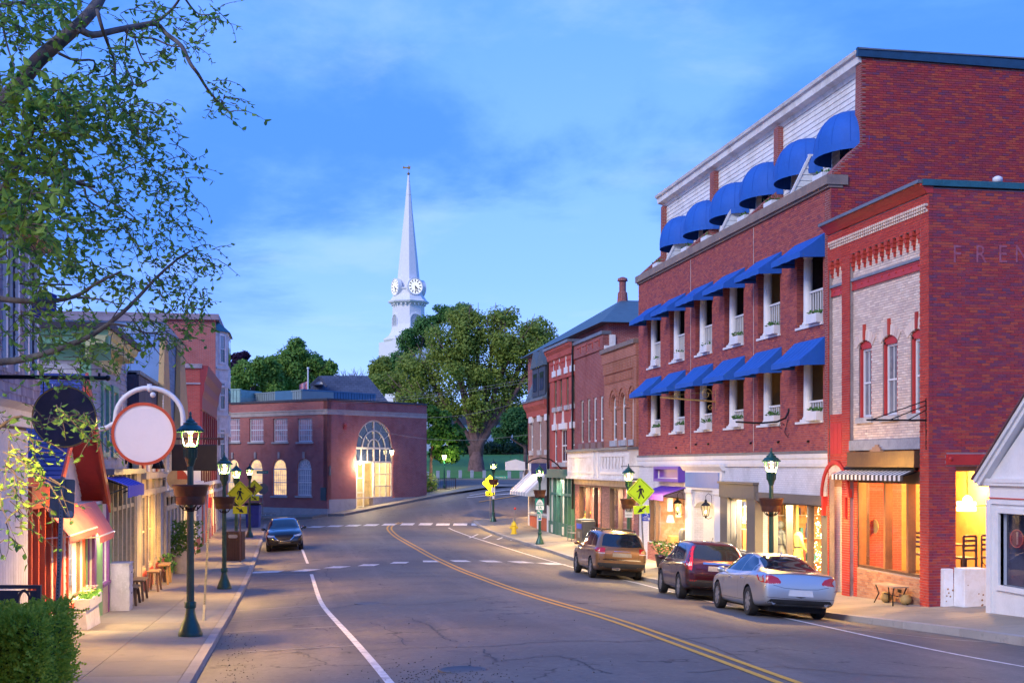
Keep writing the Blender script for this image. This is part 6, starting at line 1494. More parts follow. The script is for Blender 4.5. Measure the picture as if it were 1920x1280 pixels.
zt_=zy(-4.05,31,622)
cp=[(0,ze-.45),(.06,ze-.45),(.1,ze-.12),(.42,ze-.1),(.44,ze+.06),(.5,ze+.1),(.54,zt_),(0,zt_)]
b=MB(MG);moulding(b,cp,ga_-.5,gb_-1.9);b.build('cornice',LIME,t)
b=MB(MGF);moulding(b,[(d,z)for d,z in cp],-10,xw+.5);b.build('cornice',GRNC,t)
b=MB();b.box(-12,xw+.6,ga_-.62,gb_-1.85,zt_+.005,zt_+.16);b.build('roof_edge',pm('black_roofing',(.03,.03,.05),.7),t)
# street level: dark timber frame with cream bars
zb=gl_(34)-.1;zt_=zs_-.05
b=MB(ML);b.box(31.7,38.2,-.45,-.35,zb-.3,zs_);b.build('shop_back',pm('dim_interior',(.10,.07,.05),.7),t)
b=MB(ML);b.box(31.6,38.4,-.35,.18,zs_-.06,zs_+.08);b.build('ledge',GREYM,t)
CRB=pm('cream_bar',(.60,.48,.26),.55)
for a in(31.75,32.6,33.5,34.4,35.3,36.2,37.2):MB(ML).box(a-.09,a+.09,-.35,.03,zb,zt_).build('mullion',CRB if a>32 else WOODD,t)
for z in(zb+.7,zb+2.55):MB(ML).box(31.8,37.2,-.3,.01,z,z+.1).build('transom',CRB,t)
for i,a in enumerate((31.84,32.69,33.59,34.49,35.39,36.29)):MB(ML).box(a,a+.72,-.25,-.24,zb+.8,zb+2.55).build('pane',DKGL if i%2 else BLGL,t);MB(ML).box(a,a+.72,-.3,-.1,zb,zb+.7).build('panel',WOODD,t)
MB(ML).box(37.3,38.5,-.4,.06,zb,zs_-.06).build('pilaster',pm('aged_cream',(.50,.43,.31),.65),t)
BLV=pm('royal_blue_canvas',(.03,.055,.55),.75,var=.08);a0,a1=31.15,34.5
drop_awning(a0,a1,zy(-3.6,31,933),ZL(31.3,894),.55,BLV,.28,t,ML)
b=MB(ML)
for a in(35.2,36.3):
    b.tube([(a,.02,zs_+.25),(a,.15,zs_+.45),(a,.5,zs_+.55),(a,.75,zs_+.48),(a,.8,zs_+.3)],.016,6);b.lathe([(.13,-.2),(.06,0),(.03,.04)],(a,.8,zs_+.28),10);b.box(a-.06,a+.06,0,.05,zs_+.2,zs_+.34)
GN=thing('gooseneck_lamps','pair of black gooseneck lamps above the dark shopfront','lamp',(XL,35.8,zs_+.3));b.build('arm',IRON,GN,smooth=True)
# ---------------- tall pale blue metal building behind, tan battered piers and shingle panel
t=TB=thing('blue_metal_building','tall pale blue metal sided building with tan tapering piers','building',(XL-5,49,gl_(50)-.3))
yb_=45.6;zt_=zy(-8,yb_,593);MBF=FF(yb_)
PBL=pm('pale_blue_metal',(.26,.38,.56),.5,var=.06,rnd=.07);PBL2=pm('mid_blue_metal',(.16,.29,.55),.5,var=.05,rnd=.06)
b=MB();b.box(-22,XL,yb_+.06,54.3,gl_(50)-.3,zt_);b.build('shell',GREYC,t)
x=XL-.02;i=0
while x>-12:
    w=1.05 if i<3 else .55;zz=zt_-.55
    MB(MBF).box(x-w+.012,x,-.05,.02,gl_(46),zz).build('metal_panel',PBL2 if i<3 else PBL,t);x-=w;i+=1
b=MB(MBF);b.box(-22,XL+.04,-.06,.05,zt_-.53,zt_-.12);b.build('top_panel',PBL,t);b=MB(MBF);b.box(-22,XL+.1,-.2,.12,zt_-.12,zt_+.02);b.build('coping',pm('mauve_coping',(.26,.22,.28),.7),t)
xk=-4.04;TANP=pm('tan_canvas',(.50,.32,.13),.75,var=.1);MK2=FL(xk)
def pxp(u,v):y=onx(xk,u)[0];return y,zy(xk,y,v)
for(ut0,ut1,vt,ub0,ub1,vb)in((305.5,312,640,298,318,850),(336.5,341.5,645,330,353,850)):
    p=[pxp(ub0,vb),pxp(ub1,vb),pxp(ut1,vt),pxp(ut0,vt)];z0,z1=p[0][1],p[2][1]
    b=MB(MK2);b.hexa([(p[0][0],-.1,z0),(p[1][0],-.1,z0),(p[1][0],.12,z0),(p[0][0],.12,z0),(p[3][0],-.1,z1),(p[2][0],-.1,z1),(p[2][0],.05,z1),(p[3][0],.05,z1)]);b.build('tapered_pier',TANP,t)
a0,a1=onx(XL,312)[0],onx(XL,338)[0];shingle_rows(t,ML,a0,a1+1.6,zy(XL,48,840),zy(XL,48,640),isl('blue_grey_shingle',[(.14,.22,.32),(.20,.30,.42),(.17,.26,.36)],stain=.1),.16,.3,(),'shingle_panel')
# dark boarded upper storey with a pale awning hood between the two
t=thing('dark_boarded_building','dark vertical boarded upper storey above a cream shopfront with red panels','building',(XL-2.5,42,gl_(42)-.3));DB=t
za,zb_=zy(XL,40,790),zy(XL,40,706);a=38.25;b=MB(ML);b.box(38.2,45.5,-.3,-.04,za-.2,zb_);b.build('wall',pm('dark_boards_back',(.05,.045,.07),.8),t)
while a<44.6:MB(ML).box(a,a+.42,-.04,.02,za-.1,zb_-.05+.0*(a-38)).build('board',pm('dark_board',(.06,.055,.085),.7,rnd=.25),t);a+=.45
b=MB(ML);b.box(38.2,44.7,-.3,.06,zb_-.05,zb_+.06);b.build('coping',GREYM,t)
b=MB();b.box(-12,XL-.31,38.3,45.5,gl_(42),zb_);b.build('shell',GREYC,t)
def front(t,a0,a1,zb,zt,body,frame,base,bays,glass,base_h=.75,lit=None,up=None):
    """street front: body wall, framed windows over panelled bases"""
    n=bays;w=(a1-a0)/n;ops=[]
    for i in range(n):ops.append((a0+w*i+.22,a0+w*(i+1)-.22,zb+base_h,zt-.55))
    b=MB(ML);wall(b,a0,a1,zb-.4,zt,-.2,0,ops);b.build('wall',body,t)
    for i,o in enumerate(ops):
        window(t,ML,*o,-.06,frame,glass[i%len(glass)],.07,cols=2 if i%2 else 1,rows=1)
        MB(ML).box(o[0],o[1],0,.04,zb+.08,zb+base_h-.1).build('panel',base,t)
        MB(ML).box(o[0]-.06,o[1]+.06,0,.07,o[3],o[3]+.18).build('head_board',frame,t)
    for i in range(n+1):MB(ML).box(max(a0,a0+w*i-.13),min(a1,a0+w*i+.13),0,.07,zb-.2,zt-.05).build('pilaster',frame,t)
    MB(ML).box(a0-.03,a1+.03,0,.2,zt-.05,zt+.14).build('cornice',frame,t)
CRS=pm('butter_paint',(.64,.50,.28),.65,var=.1);zt_=zy(XL,42,893)
AGC=pm('aged_cream',(.50,.43,.31),.65)
front(t,38.55,46.2,gl_(42),zt_,CRS,AGC,REDO,4,[BLGL,DKGL])
b=MB(ML);wall(b,38.55,46.2,zt_+.14,za-.1,-.2,-.01);b.build('upper_wall',CRS,t)
for a in(39.2,40.5,42.0,43.4,44.8):MB(ML).box(a,a+.5,0,.05,zt_+.16,za-.15).build('panel',REDO if int(a)%2 else WHITEW,t)
# butter yellow clapboard building further on
t=thing('yellow_clapboard_building','butter yellow clapboard building behind the near street lamp','building',(XL-2.5,50,gl_(50)-.3))
zu=zy(XL,50,818);hl=[(47.2,48.1,zu-2.0,zu-.6),(50.5,51.4,zu-2.0,zu-.6)]
b=MB(ML);wall(b,46.3,54.3,gl_(50)+3.0,zu,-.2,0,hl);b.build('wall',CRS,t);clap(t,ML,46.3,54.3,gl_(50)+3.1,zu,CRS,.17,[(h[0]-.1,h[1]+.1,h[2]-.1,h[3]+.1)for h in hl],t=.03)
for h in hl:window(t,ML,*h,-.02,WHITE,DKGL,.08)
front(t,46.3,54.3,gl_(50)-.05,gl_(50)+2.95,pm('cream_boards',(.56,.45,.28),.65),AGC,CRS,5,[DKGL,BLGL])
t=thing('curved_sign','tan round sign with a red quarter on a wall bracket behind the lamp post planter','sign',(-3.55,44,zy(-3.55,44,898)),local=True)
b=MB();b.lathe([(.02,-.03),(.34,-.03),(.34,.03),(.02,.03)],n=24,ax='y');b.build('disc',pm('tan_board',(.5,.36,.16),.6),t);b=MB();b.prism([(0,0),(.34,0),(.3,.16),(.2,.27),(0,.34)],1,-.036,.036);b.build('quarter',REDO,t);b=MB();b.tube([(-.65,0,0),(-.34,0,0)],.02,5);b.tube([(-.65,0,.22),(-.28,0,.2)],.014,5);b.build('bracket',pm('galvanised',(.45,.46,.48),.4,.6),t)
# ---------------- small red brick building with a heavy cornice
t=thing('small_brick_building','low red brick building with a heavy red cornice and tall red piers','building',(XL-3,72,gl_(72)-.3))
y0,y1=65.4,79.4;ztb=zy(XL,66,688);MF=FF(y0)
b=MB();b.box(-9,XL,y0,y1,gl_(72)-.3,ztb-.1);b.build('wall',BRKR,t)
b=MB(MF);b.box(-9,XL+.02,-.1,.06,ztb-.9,ztb-.82);b.box(-9,XL+.1,-.1,.1,ztb-.1,ztb+.12);b.build('trim',pm('grey_purple_trim',(.30,.26,.30),.7),t)
DRED=pm('oxblood_paint',(.26,.025,.03),.5,var=.1)
b=MB(ML);moulding(b,[(0,ztb-2.2),(.1,ztb-2.15),(.12,ztb-1.5),(.2,ztb-1.2),(.22,ztb-.8),(.34,ztb-.45),(.4,ztb+.02),(0,ztb+.02)],y0-.05,y1);b.build('cornice',DRED,t)
n=7
for i in range(n+1):a=y0+.2+(y1-y0-.4)*i/n;MB(ML).box(a-.22,a+.22,0,.12,gl_(72)+3.2,ztb-2.2).build('pier',DRED,t)
for i in range(n):a=y0+.2+(y1-y0-.4)*(i+.5)/n;MB(ML).box(a-.45,a+.45,0,.03,gl_(72)+4.2,ztb-2.5).build('window',DKGL,t)
b=MB();b.box(-7.5,-5.2,y0+1,y0+1.6,ztb,ztb+.42);tag(b.build('roof_unit',WHITE,None,bevel=.03),'white rooftop unit on the small brick building','roof unit')
front(t,y0+.02,y1,gl_(72)-.05,gl_(72)+3.1,pm('brick_red_front',(.36,.10,.06),.7),WHITEW,BRKR,5,[DKGL,BLGL])
# low pale shops, then the tall brick building with the white bay windows
t=thing('pale_low_shop','low white shop beyond the small brick building','building',(XL-3,60,gl_(60)-.3))
b=MB();b.box(-9,XL-.21,54.4,65.3,gl_(60)-.3,gl_(60)+4.4);b.build('shell',WHITEW,t);front(t,54.4,65.3,gl_(60)-.05,gl_(60)+3.2,WHITEW,WHITE,REDO,3,[DKGL]);MB(ML).box(54.4,65.3,-.2,.05,gl_(60)+3.3,gl_(60)+4.4).build('upper_wall',WHITE,t)
t=thing('tall_brick_building','tall red brick building with a white bay window column at its corner','building',(XL-4,85,gl_(84)-.3));y0,y1=79.6,92.0;ztb=zy(-6,y0,588)
b=MB();b.box(-24,XL,y0,y1,gl_(80)-.8,ztb-.35);b.build('wall',brickm('brick_rose',(.42,.10,.08),(.33,.08,.08),(.40,.27,.26)),t)
b=MB();b.box(-24.2,XL+.2,y0-.2,y1+.2,ztb-.35,ztb);b.build('coping',MATS['mauve_coping'],t)
by0,by1,bx=79.9,86.0,-3.5;poly=[(XL,by0),(bx,by0+1.1),(bx,by1-1.1),(XL,by1)]
BW=pm('bay_white',(.62,.60,.60),.6);zlo=gl_(80)+3.0;zhi=zy(-3.8,80.5,622)
b=MB();b.prism(poly,2,zlo,zhi);b.build('bay',BW,t)
b=MB();b.add([(XL,by0-.15,zhi),(bx+.15,by0+1.0,zhi),(bx+.15,by1-1.0,zhi),(XL,by1+.15,zhi),(XL,by0+.9,zhi+.75),(XL,by1-.9,zhi+.75)],[(0,1,4),(1,2,5,4),(2,3,5),(0,4,5,3),(0,3,2,1)]);b.build('bay_roof',TEALC,t)
d=Vector((bx-XL,1.1,0)).normalized();nrm_=Vector((d.y,-d.x,0));MBAY=Matrix(((d.x,nrm_.x,0,XL),(d.y,nrm_.y,0,by0),(0,0,1,0),(0,0,0,1)))
L=math.hypot(bx-XL,1.1)
for v0,v1 in((679,630),(766,716),(858,806)):
    z0,z1=zy(-3.8,80.5,v0),zy(-3.8,80.5,v1)
    b=MB(MBAY)
    for q in((.3,.42,z0-.12,z1+.12),(L-.42,L-.3,z0-.12,z1+.12),(.42,L-.42,z1,z1+.12),(.42,L-.42,z0-.12,z0)):b.box(q[0],q[1],0,.07,q[2],q[3])
    wf=b.build('window',WHITE,t);MB(MBAY).box(.42,L-.42,0,.02,z0,(z0+z1)/2-.03).build('pane',DKGL,wf);MB(MBAY).box(.42,L-.42,0,.035,(z0+z1)/2+.03,z1).build('pane',BLGL,wf);MB(MBAY).box(.42,L-.42,0,.05,(z0+z1)/2-.03,(z0+z1)/2+.03).build('meeting_rail',WHITE,wf)
    b=MB(MBAY);b.box(0,L,0,.09,z0-.45,z0-.33);b.box(0,L,0,.12,z0-1.55,z0-1.42);b.box(.3,L-.3,0,.05,z0-1.3,z0-.6);b.build('panel',BW,t)
for k in range(3):
    z0=zlo+.4+3.0*k;MB(FL(bx)).box(by0+1.5,by1-1.5,0,.03,z0+.8,z0+2.4).build('window',DKGL,t)
front(t,y0+.02,y1-.1,gl_(80)-.1,gl_(80)+2.95,WHITEW,WHITE,CRS,6,[BLGL,DKGL])
b=MB();b.box(-3.2,-2.9,73.4,74,gl_(73),gl_(73)+.0)if 0 else None
# ---------------- big round hanging signs and the dark board
Ydk=20.0;sp=ony(Ydk,121,781)
t=thing('round_sign','large round near black sign with a thin gold ring hanging from an iron pole','sign',(sp[0],Ydk,sp[1]),local=True)
BLK=pm('dark_plum_board',(.022,.014,.03),.35,col2=(.06,.03,.07),vs=3);r=.465
b=MB();b.lathe([(.01,-.025),(r,-.025),(r,.025),(.01,.025)],n=40,ax='y');b.build('disc',BLK,t,smooth='auto')
b=MB();b.tube([(r*.965*math.cos(k*PI/24),-.028,r*.965*math.sin(k*PI/24))for k in range(49)],.009,5);b.build('ring',pm('gold_ring',(.5,.3,.08),.4,.4),t,smooth=True)
b=MB();b.tube([(-1.0,0,.585),(.6,0,.585)],.032,8);b.sph((.62,0,.585),.045);b.tube([(.5,0,.6),(.5,0,.66)],.02,5);b.tube([(-.3,0,.36),(-.3,0,.58)],.01,4);b.tube([(.3,0,.36),(.3,0,.58)],.01,4);b.build('pole',IRON,t,smooth=True)
Yrd=30.0;sp=ony(Yrd,270,813)
t=thing('round_sign','large blank round pale sign with a red orange rim under a white arched bracket','sign',(sp[0],Yrd,sp[1]),local=True);r=.655
def pale_disc():
    m,N,L_,b_=newmat('pale_disc');b_.inputs['Base Color'].default_value=(.70,.60,.60,1);b_.inputs['Roughness'].default_value=.45;return m
b=MB();b.lathe([(.01,-.04),(r,-.04),(r,.04),(.01,.04)],n=48,ax='y');b.build('disc',pm('pale_disc',(.80,.74,.74),.3,var=.02,bump=0),t,smooth='auto')
b=MB()
for k in range(48):
    t0,t1=2*PI*k/48,2*PI*(k+1)/48;b.prism([(math.cos(t0)*r*.985,math.sin(t0)*r*.985),(math.cos(t1)*r*.985,math.sin(t1)*r*.985),(math.cos(t1)*r*1.085,math.sin(t1)*r*1.085),(math.cos(t0)*r*1.085,math.sin(t0)*r*1.085)],1,-.06,.06)
b.build('rim',REDO,t)
b=MB();R_=.74;cx=.12;pts=[(-1.12,0,.10),(-.92,0,.10),(-.80,0,.14),(cx-R_-.02,0,.24)]+[(cx-R_*math.cos(PI*k/16),0,.36+.68*math.sin(PI*k/16))for k in range(17)]+[(cx+R_,0,.16),(cx+R_,0,.08)]
b.tube(pts,.058,10);b.sph((cx+R_,0,.05),.07);b.sph((cx,-.0,1.02),.075);b.tube([(cx-.05,-.0,1.1),(cx+.05,0,1.1)],.03,6);b.sph((cx+.08,-.06,.88),.065);b.build('bracket',WHITE,t,smooth=True)
b=MB();n=9
for sx in(-.47,.42):
    for k in range(n):z=.70+.016*k*1.9;b.lathe([(.012,-.006),(.02,0),(.012,.006),(.006,0)],(sx,0,z-.16),6,'y' if k%2 else 'x',cap=False)
    b.tube([(sx,0,.5),(sx,0,.88)],.008,4)
b.build('chain',WHITEW,t)
Yb=36.3;p0,p1=ony(Yb,322,882),ony(Yb,407,833)
t=thing('hanging_board','big blank dark brown board hanging from a rusty bar behind the nearest street lamp','sign',((p0[0]+p1[0])/2,Yb,(p0[1]+p1[1])/2),local=True);w,h=(p1[0]-p0[0])/2,(p1[1]-p0[1])/2
b=MB();b.box(-w,w,-.04,.04,-h,h);b.build('board',pm('brown_board',(.030,.012,.006),.35,col2=(.012,.006,.005),vs=.8),t,bevel=.02);b=MB();b.tube([(-w-.8,0,h+.16),(w+.18,0,h+.16)],.03,6);b.box(w+.02,w+.09,-.04,.04,h-.02,h+.2);b.tube([(-w+.2,0,h),(-w+.2,0,h+.15)],.012,4);b.build('bar',pm('rusty_bar',(.20,.08,.05),.8),t)
# ================================================================== hall, church, park, trees
HX,HYY=3.0,93.9;az=R(48)
dr_=Vector((math.sin(az),math.cos(az),0));nr_=Vector((math.cos(az),-math.sin(az),0));dl_=Vector((-math.cos(az),math.sin(az),0));nl_=Vector((-math.sin(az),-math.cos(az),0))
hz=ground(HX,HYY)
TH_=thing('brick_hall','two storey red brick corner hall with a great arched entrance window','building',(HX,HYY,hz))
MR_=Matrix(((dr_.x,nr_.x,0,HX),(dr_.y,nr_.y,0,HYY),(0,0,1,0),(0,0,0,1)));ML_=Matrix(((dl_.x,nl_.x,0,HX),(dl_.y,nl_.y,0,HYY),(0,0,1,0),(0,0,0,1)))
def onp(d,u,v):
    r=ray(u,v);det=r[0]*(-d.y)-r[1]*(-d.x);k=(HX*(-d.y)-HYY*(-d.x))/det;a=(r[0]*HYY-r[1]*HX)/det*-1
    px_,py_=r[0]*k,r[1]*k;return(px_-HX)*d.x+(py_-HYY)*d.y,CZ+r[2]*k
rA=lambda u,v=850:onp(dr_,u,v);lA=lambda u,v=850:onp(dl_,u,v)
LR,LL=rA(800)[0],17.0;ztp=lA(614,746)[1]
zg_r=lambda a:ground(HX+dr_.x*a,HYY+dr_.y*a);zg_l=lambda a:ground(HX+dl_.x*a,HYY+dl_.y*a)
ea0,ea1=rA(667.5)[0],rA(737)[0];ez1,ezs=rA(702,787)[1],rA(702,840)[1];ezb=rA(702,933)[1];ezd=rA(680,952)[1];edm=rA(699)[0]
fz=rA(650,935)[1]
b=MB(MR_);wall(b,0,LR,fz,ztp-.15,-.4,0,[(ea0,ea1,ezb,ez1,ezs)]);b.build('wall',BRKT,TH_)
CONCW=pm('hall_foundation',(.42,.40,.39),.85,var=.12);b=MB(MR_);wall(b,.15,LR,fz-5,fz-.004,-.4,.03,[(ea0,edm,ezd-.3,fz)]);b.build('foundation',CONCW,TH_)
lz0=lA(560,952)[1]
ups=[];los=[]
for u0,u1 in((426,450),(467.5,494),(512.5,539),(558,585.5)):ups.append((lA(u1,805)[0],lA(u0,805)[0],lA((u0+u1)/2,828)[1],lA((u0+u1)/2,784)[1]))
for u0,u1 in((430,446),(467,492),(510.5,537),(556.5,584)):los.append((lA(u1)[0],lA(u0)[0],lA((u0+u1)/2,929)[1],lA((u0+u1)/2,859.5)[1],lA((u0+u1)/2,879)[1]))
los[0]=(los[1][0]+(los[1][0]-los[2][0]),los[1][1]+(los[1][1]-los[2][1]),*los[1][2:])
bs=(lA(518)[0],lA(485)[0],lA(500,973.5)[1],lA(500,961)[1])
b=MB(ML_);wall(b,0,LL,lz0,ztp-.15,-.4,0,ups+los);b.build('wall',BRKT,TH_)
b=MB(ML_);wall(b,0,LL,lz0-5,lz0-.004,-.4,.03,[bs]);b.build('foundation',CONCW,TH_)
b=MB();b.prism([(HX+nr_.x*.0,HYY),(HX+dr_.x*LR-nr_.x*.42,HYY+dr_.y*LR-nr_.y*.42),(HX+dr_.x*LR+dl_.x*LL,HYY+dr_.y*LR+dl_.y*LL),(HX+dl_.x*LL-nl_.x*.42,HYY+dl_.y*LL-nl_.y*.42)],2,ztp-.6,ztp-.3);b.build('roof',GREYM,TH_)
for MM,LN in((MR_,LR),(ML_,LL)):
    zb1,zb0=rA(640,768)[1],rA(640,777.5)[1];b=MB(MM);b.box(-.04,LN,-.1,.05,zb0,zb1);b.box(-.04,LN,.05,.09,zb1-.08,zb1);b.build('stone_band',pm('hall_stone',(.40,.34,.32),.8,var=.12),TH_)
    b=MB(MM);b.box(-.06,LN,-.45,.08,ztp-.15,ztp);b.build('coping',pm('dark_coping',(.05,.045,.06),.6),TH_)
ROSE=pm('rose_sky_glass',(.46,.25,.26),.25,col2=(.12,.10,.13),vs=1.3,spec=1,bump=0);LITW=emat('lit_window',(1,.60,.25),.62,1.6);BLIND=pm('pale_blind',(.30,.34,.42),.2,spec=1,bump=0)  # rose panes: reflection of the sunset sky painted into the glass colour
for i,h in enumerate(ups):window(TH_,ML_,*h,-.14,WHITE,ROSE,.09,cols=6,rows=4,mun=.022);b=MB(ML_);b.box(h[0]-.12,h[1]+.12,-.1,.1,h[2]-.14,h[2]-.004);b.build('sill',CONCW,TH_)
for i,h in enumerate(los):
    window(TH_,ML_,h[0],h[1],h[2],h[3],-.14,WHITE,LITW if i<3 else BLIND,.09,cols=6,rows=5,zs=h[4],mun=.024,fan=7);c=(h[0]+h[1])/2
    b=MB(ML_);b.box(c-.1,c+.1,0,.1,h[3]+.02,h[3]+.5);b.build('keystone',pm('hall_stone',(.4,.34,.32)),TH_);b=MB(ML_);b.box(h[0]-.12,h[1]+.12,-.1,.1,h[2]-.14,h[2]-.004);b.build('sill',CONCW,TH_)
window(TH_,ML_,*bs,-.1,WHITE,BLIND,.06,cols=3,mid=False,mun=.05)
b=MB(ML_);p=lA(607,925);b.box(p[0]-.28,p[0]+.28,0,.06,p[1]-.5,p[1]+.45);b.build('plaque',pm('bronze_plaque',(.06,.09,.10),.5,.4),TH_);b=MB(MR_);p=rA(617.5,882);b.box(p[0]-.07,p[0]+.07,0,.1,p[1]-.35,p[1]+.35);b.build('wall_box',GREYM,TH_)
b=MB(MR_);p=rA(645.5,796);b.sph((p[0],.1,p[1]),.16,8);b.box(p[0]-.12,p[0]+.12,0,.12,p[1]-.32,p[1]-.16);b.build('alarm_bell',pm('alarm_red',(.4,.06,.06),.5),TH_)
# great arched window: ribs, transoms, panes, entry recess with lit porch
RIB=pm('pale_rib',(.62,.58,.50),.5);b=MB(MR_);c,w=(ea0+ea1)/2,(ea1-ea0)/2;e=ez1-ezs;d0,d1=-.22,-.08
n=20
for q0,q1 in((1.0,.94),(.64,.60),(.34,.30)):
    for i in range(n):
        t0,t1=PI*i/n,PI*(i+1)/n;b.prism([(c+math.cos(t0)*w*q0,ezs+math.sin(t0)*e*q0),(c+math.cos(t1)*w*q0,ezs+math.sin(t1)*e*q0),(c+math.cos(t1)*w*q1,ezs+math.sin(t1)*e*q1),(c+math.cos(t0)*w*q1,ezs+math.sin(t0)*e*q1)],1,d0,d1)
for i in range(1,6):
    t=PI*i/6;r0=.34 if i==3 else(.62 if i in(1,5)else .62);b.tube([(c+math.cos(t)*w*r0,-.15,ezs+math.sin(t)*e*r0),(c+math.cos(t)*w*.97,-.15,ezs+math.sin(t)*e*.97)],.035,4)
for i in(1,2):t=PI*(i*2-1)/4 if 0 else PI*(.25 if i==1 else .75);b.tube([(c+math.cos(t)*w*.34,-.15,ezs+math.sin(t)*e*.34),(c+math.cos(t)*w*.62,-.15,ezs+math.sin(t)*e*.62)],.035,4)
zt1=rA(702,866)[1]
for z in(ezs,zt1):b.box(ea0,ea1,d0,d1,z-.07,z+.07)
b.box(c-.07,c+.07,d0,d1,ezb,ez1-.1)
for a in(ea0+.05,ea1-.05):b.box(a-.05,a+.05,d0,d1,ezb,ezs)
k6=[ea0+(ea1-ea0)*i/6 for i in range(1,6)if i!=3]
for a in k6:b.box(a-.03,a+.03,d0+.02,d1-.02,zt1 if a<c else ezb,ezs)
for z in(ezb+(zt1-ezb)*.33,ezb+(zt1-ezb)*.66):b.box(c,ea1,d0+.02,d1-.02,z-.03,z+.03)
b.box(ea0,ea1,d0,d1,ezb-.02,ezb+.08);b.build('arch_window_frame',RIB,TH_)
b=MB(MR_);b.prism([(c+math.cos(PI*i/20)*w*.93,ezs+.07+math.sin(PI*i/20)*(e*.93-.05))for i in range(21)],1,-.16,-.15);b.build('pane',DKGL,TH_)
for i in range(6):
    a0=ea0+(ea1-ea0)*i/6+.03;MB(MR_).box(a0,a0+(ea1-ea0)/6-.06,-.16,-.15,ezs-.07 if 0 else zt1+.07,ezs-.07).build('pane',DKGL,TH_)
for i in range(3,6):
    a0=ea0+(ea1-ea0)*i/6+.03
    for j in range(3):z0=ezb+.08+(zt1-.07-ezb-.08)*j/3;MB(MR_).box(a0,a0+(ea1-ea0)/6-.06,-.16,-.15,z0+.03,z0+(zt1-.15-ezb)/3-.03).build('pane',GLASS,TH_)
b=MB(MR_);b.box(ea0-.5,ea1+.5,-2.6,-2.5,ezd-.5,ez1);b.box(ea0-.5,ea0-.01,-2.5,-.41,ezd-.5,ez1);b.box(ea1+.01,ea1+.5,-2.5,-.41,ezd-.5,ez1);b.box(ea0-.5,ea1+.5,-2.6,-.41,zt1+.9,zt1+1.0);b.box(ea0-.5,ea1+.5,-2.6,-.41,ezd-.6,ezd-.02);b.build('porch_wall',pm('porch_cream',(.66,.56,.36),.8),TH_)
b=MB(MR_);m_=(edm+ea0)/2
for q in((ea0+.25*(edm-ea0)+.5,ea0+.25*(edm-ea0)+.58),(edm-.08,edm)):b.box(q[0],q[1],-1.0,-.9,ezd,zt1-.1)
for z in(ezd+.05,ezd+1.1,ezd+2.2):b.box(ea0+.25*(edm-ea0)+.58,edm-.08,-1.0,-.9,z,z+.07)
b.build('inner_frame',WHITE,TH_);b=MB(MR_);b.box(ea0+.15,ea0+.85,-1.02,-.96,ezd,ezd+2.3);dr=b.build('door',WOODD,TH_);MB(MR_).box(ea0+.3,ea0+.7,-.96,-.95,ezd+.9,ezd+2.1).build('pane',GLASS,dr)
q=MR_@Vector((rA(672,867)[0],.12,rA(672,867)[1]));t=thing('wall_lamp','blazing white lamp at the head of the hall doorway','lamp',q,local=True);b=MB();b.sph((0,0,0),.13,10);b.build('bulb',emat('hall_bulb',(1,.80,.5),60),t,smooth=True);b=MB();b.box(-.06,.06,-.02,.2,.1,.2);b.build('bracket',IRON,t)
light('hall_light','POINT',MR_@Vector((rA(674,867)[0],.3,rA(672,868)[1]-.05)),130,(1,.74,.42),.15);light('hall_light','POINT',MR_@Vector((m_,-.6,zt1-.25)),130,(1,.78,.45),.3)
q=MR_@Vector((rA(731,847)[0],.2,rA(731,847)[1]));t=thing('wall_lantern','small lit lantern at the right springing of the hall arch','lamp',q,local=True);b=MB();b.lathe([(.10,-.2),(.16,.12)],n=6);b.build('glass',emat('hall_lantern',(1,.75,.4),9),t);b=MB();b.lathe([(.2,.12),(.04,.3)],n=6);b.build('cap',IRON,t)
# pavement strip round the hall
for k in range(7):
    for MM,zg_,LN in((MR_,zg_r,1),(ML_,zg_l,1)):
        a0,a1=k*2.2-.0,k*2.2+2.19;P_=[MM@Vector((a,d,0))for a,d in((a0,.05),(a1,.05),(a1,1.7),(a0,1.7))]
        if MM is MR_ and k>5:continue
        if MM is ML_:P_=[MM@Vector((a,d,0))for a,d in((a0,.05),(a1,.05),(a1,1.5),(a0,1.5))]
        bb=MB();bb.hexa([(p.x,p.y,ground(p.x,p.y)-.35)for p in P_]+[(p.x,p.y,ground(p.x,p.y)+.03)for p in P_]);bb.build('slab',CONC,PAVE)
P_=[MR_@Vector((11+9*i/8,1.7+.9*math.sin(i/8*2.2),0))for i in range(9)]+[MR_@Vector((20,-1.5,0)),MR_@Vector((11,.05,0))]
b=MB();b.add([(p.x,p.y,ground(p.x,p.y)+.03)for p in P_],[list(range(len(P_)))[::-1]]);b.build('slab',CONC,PAVE)
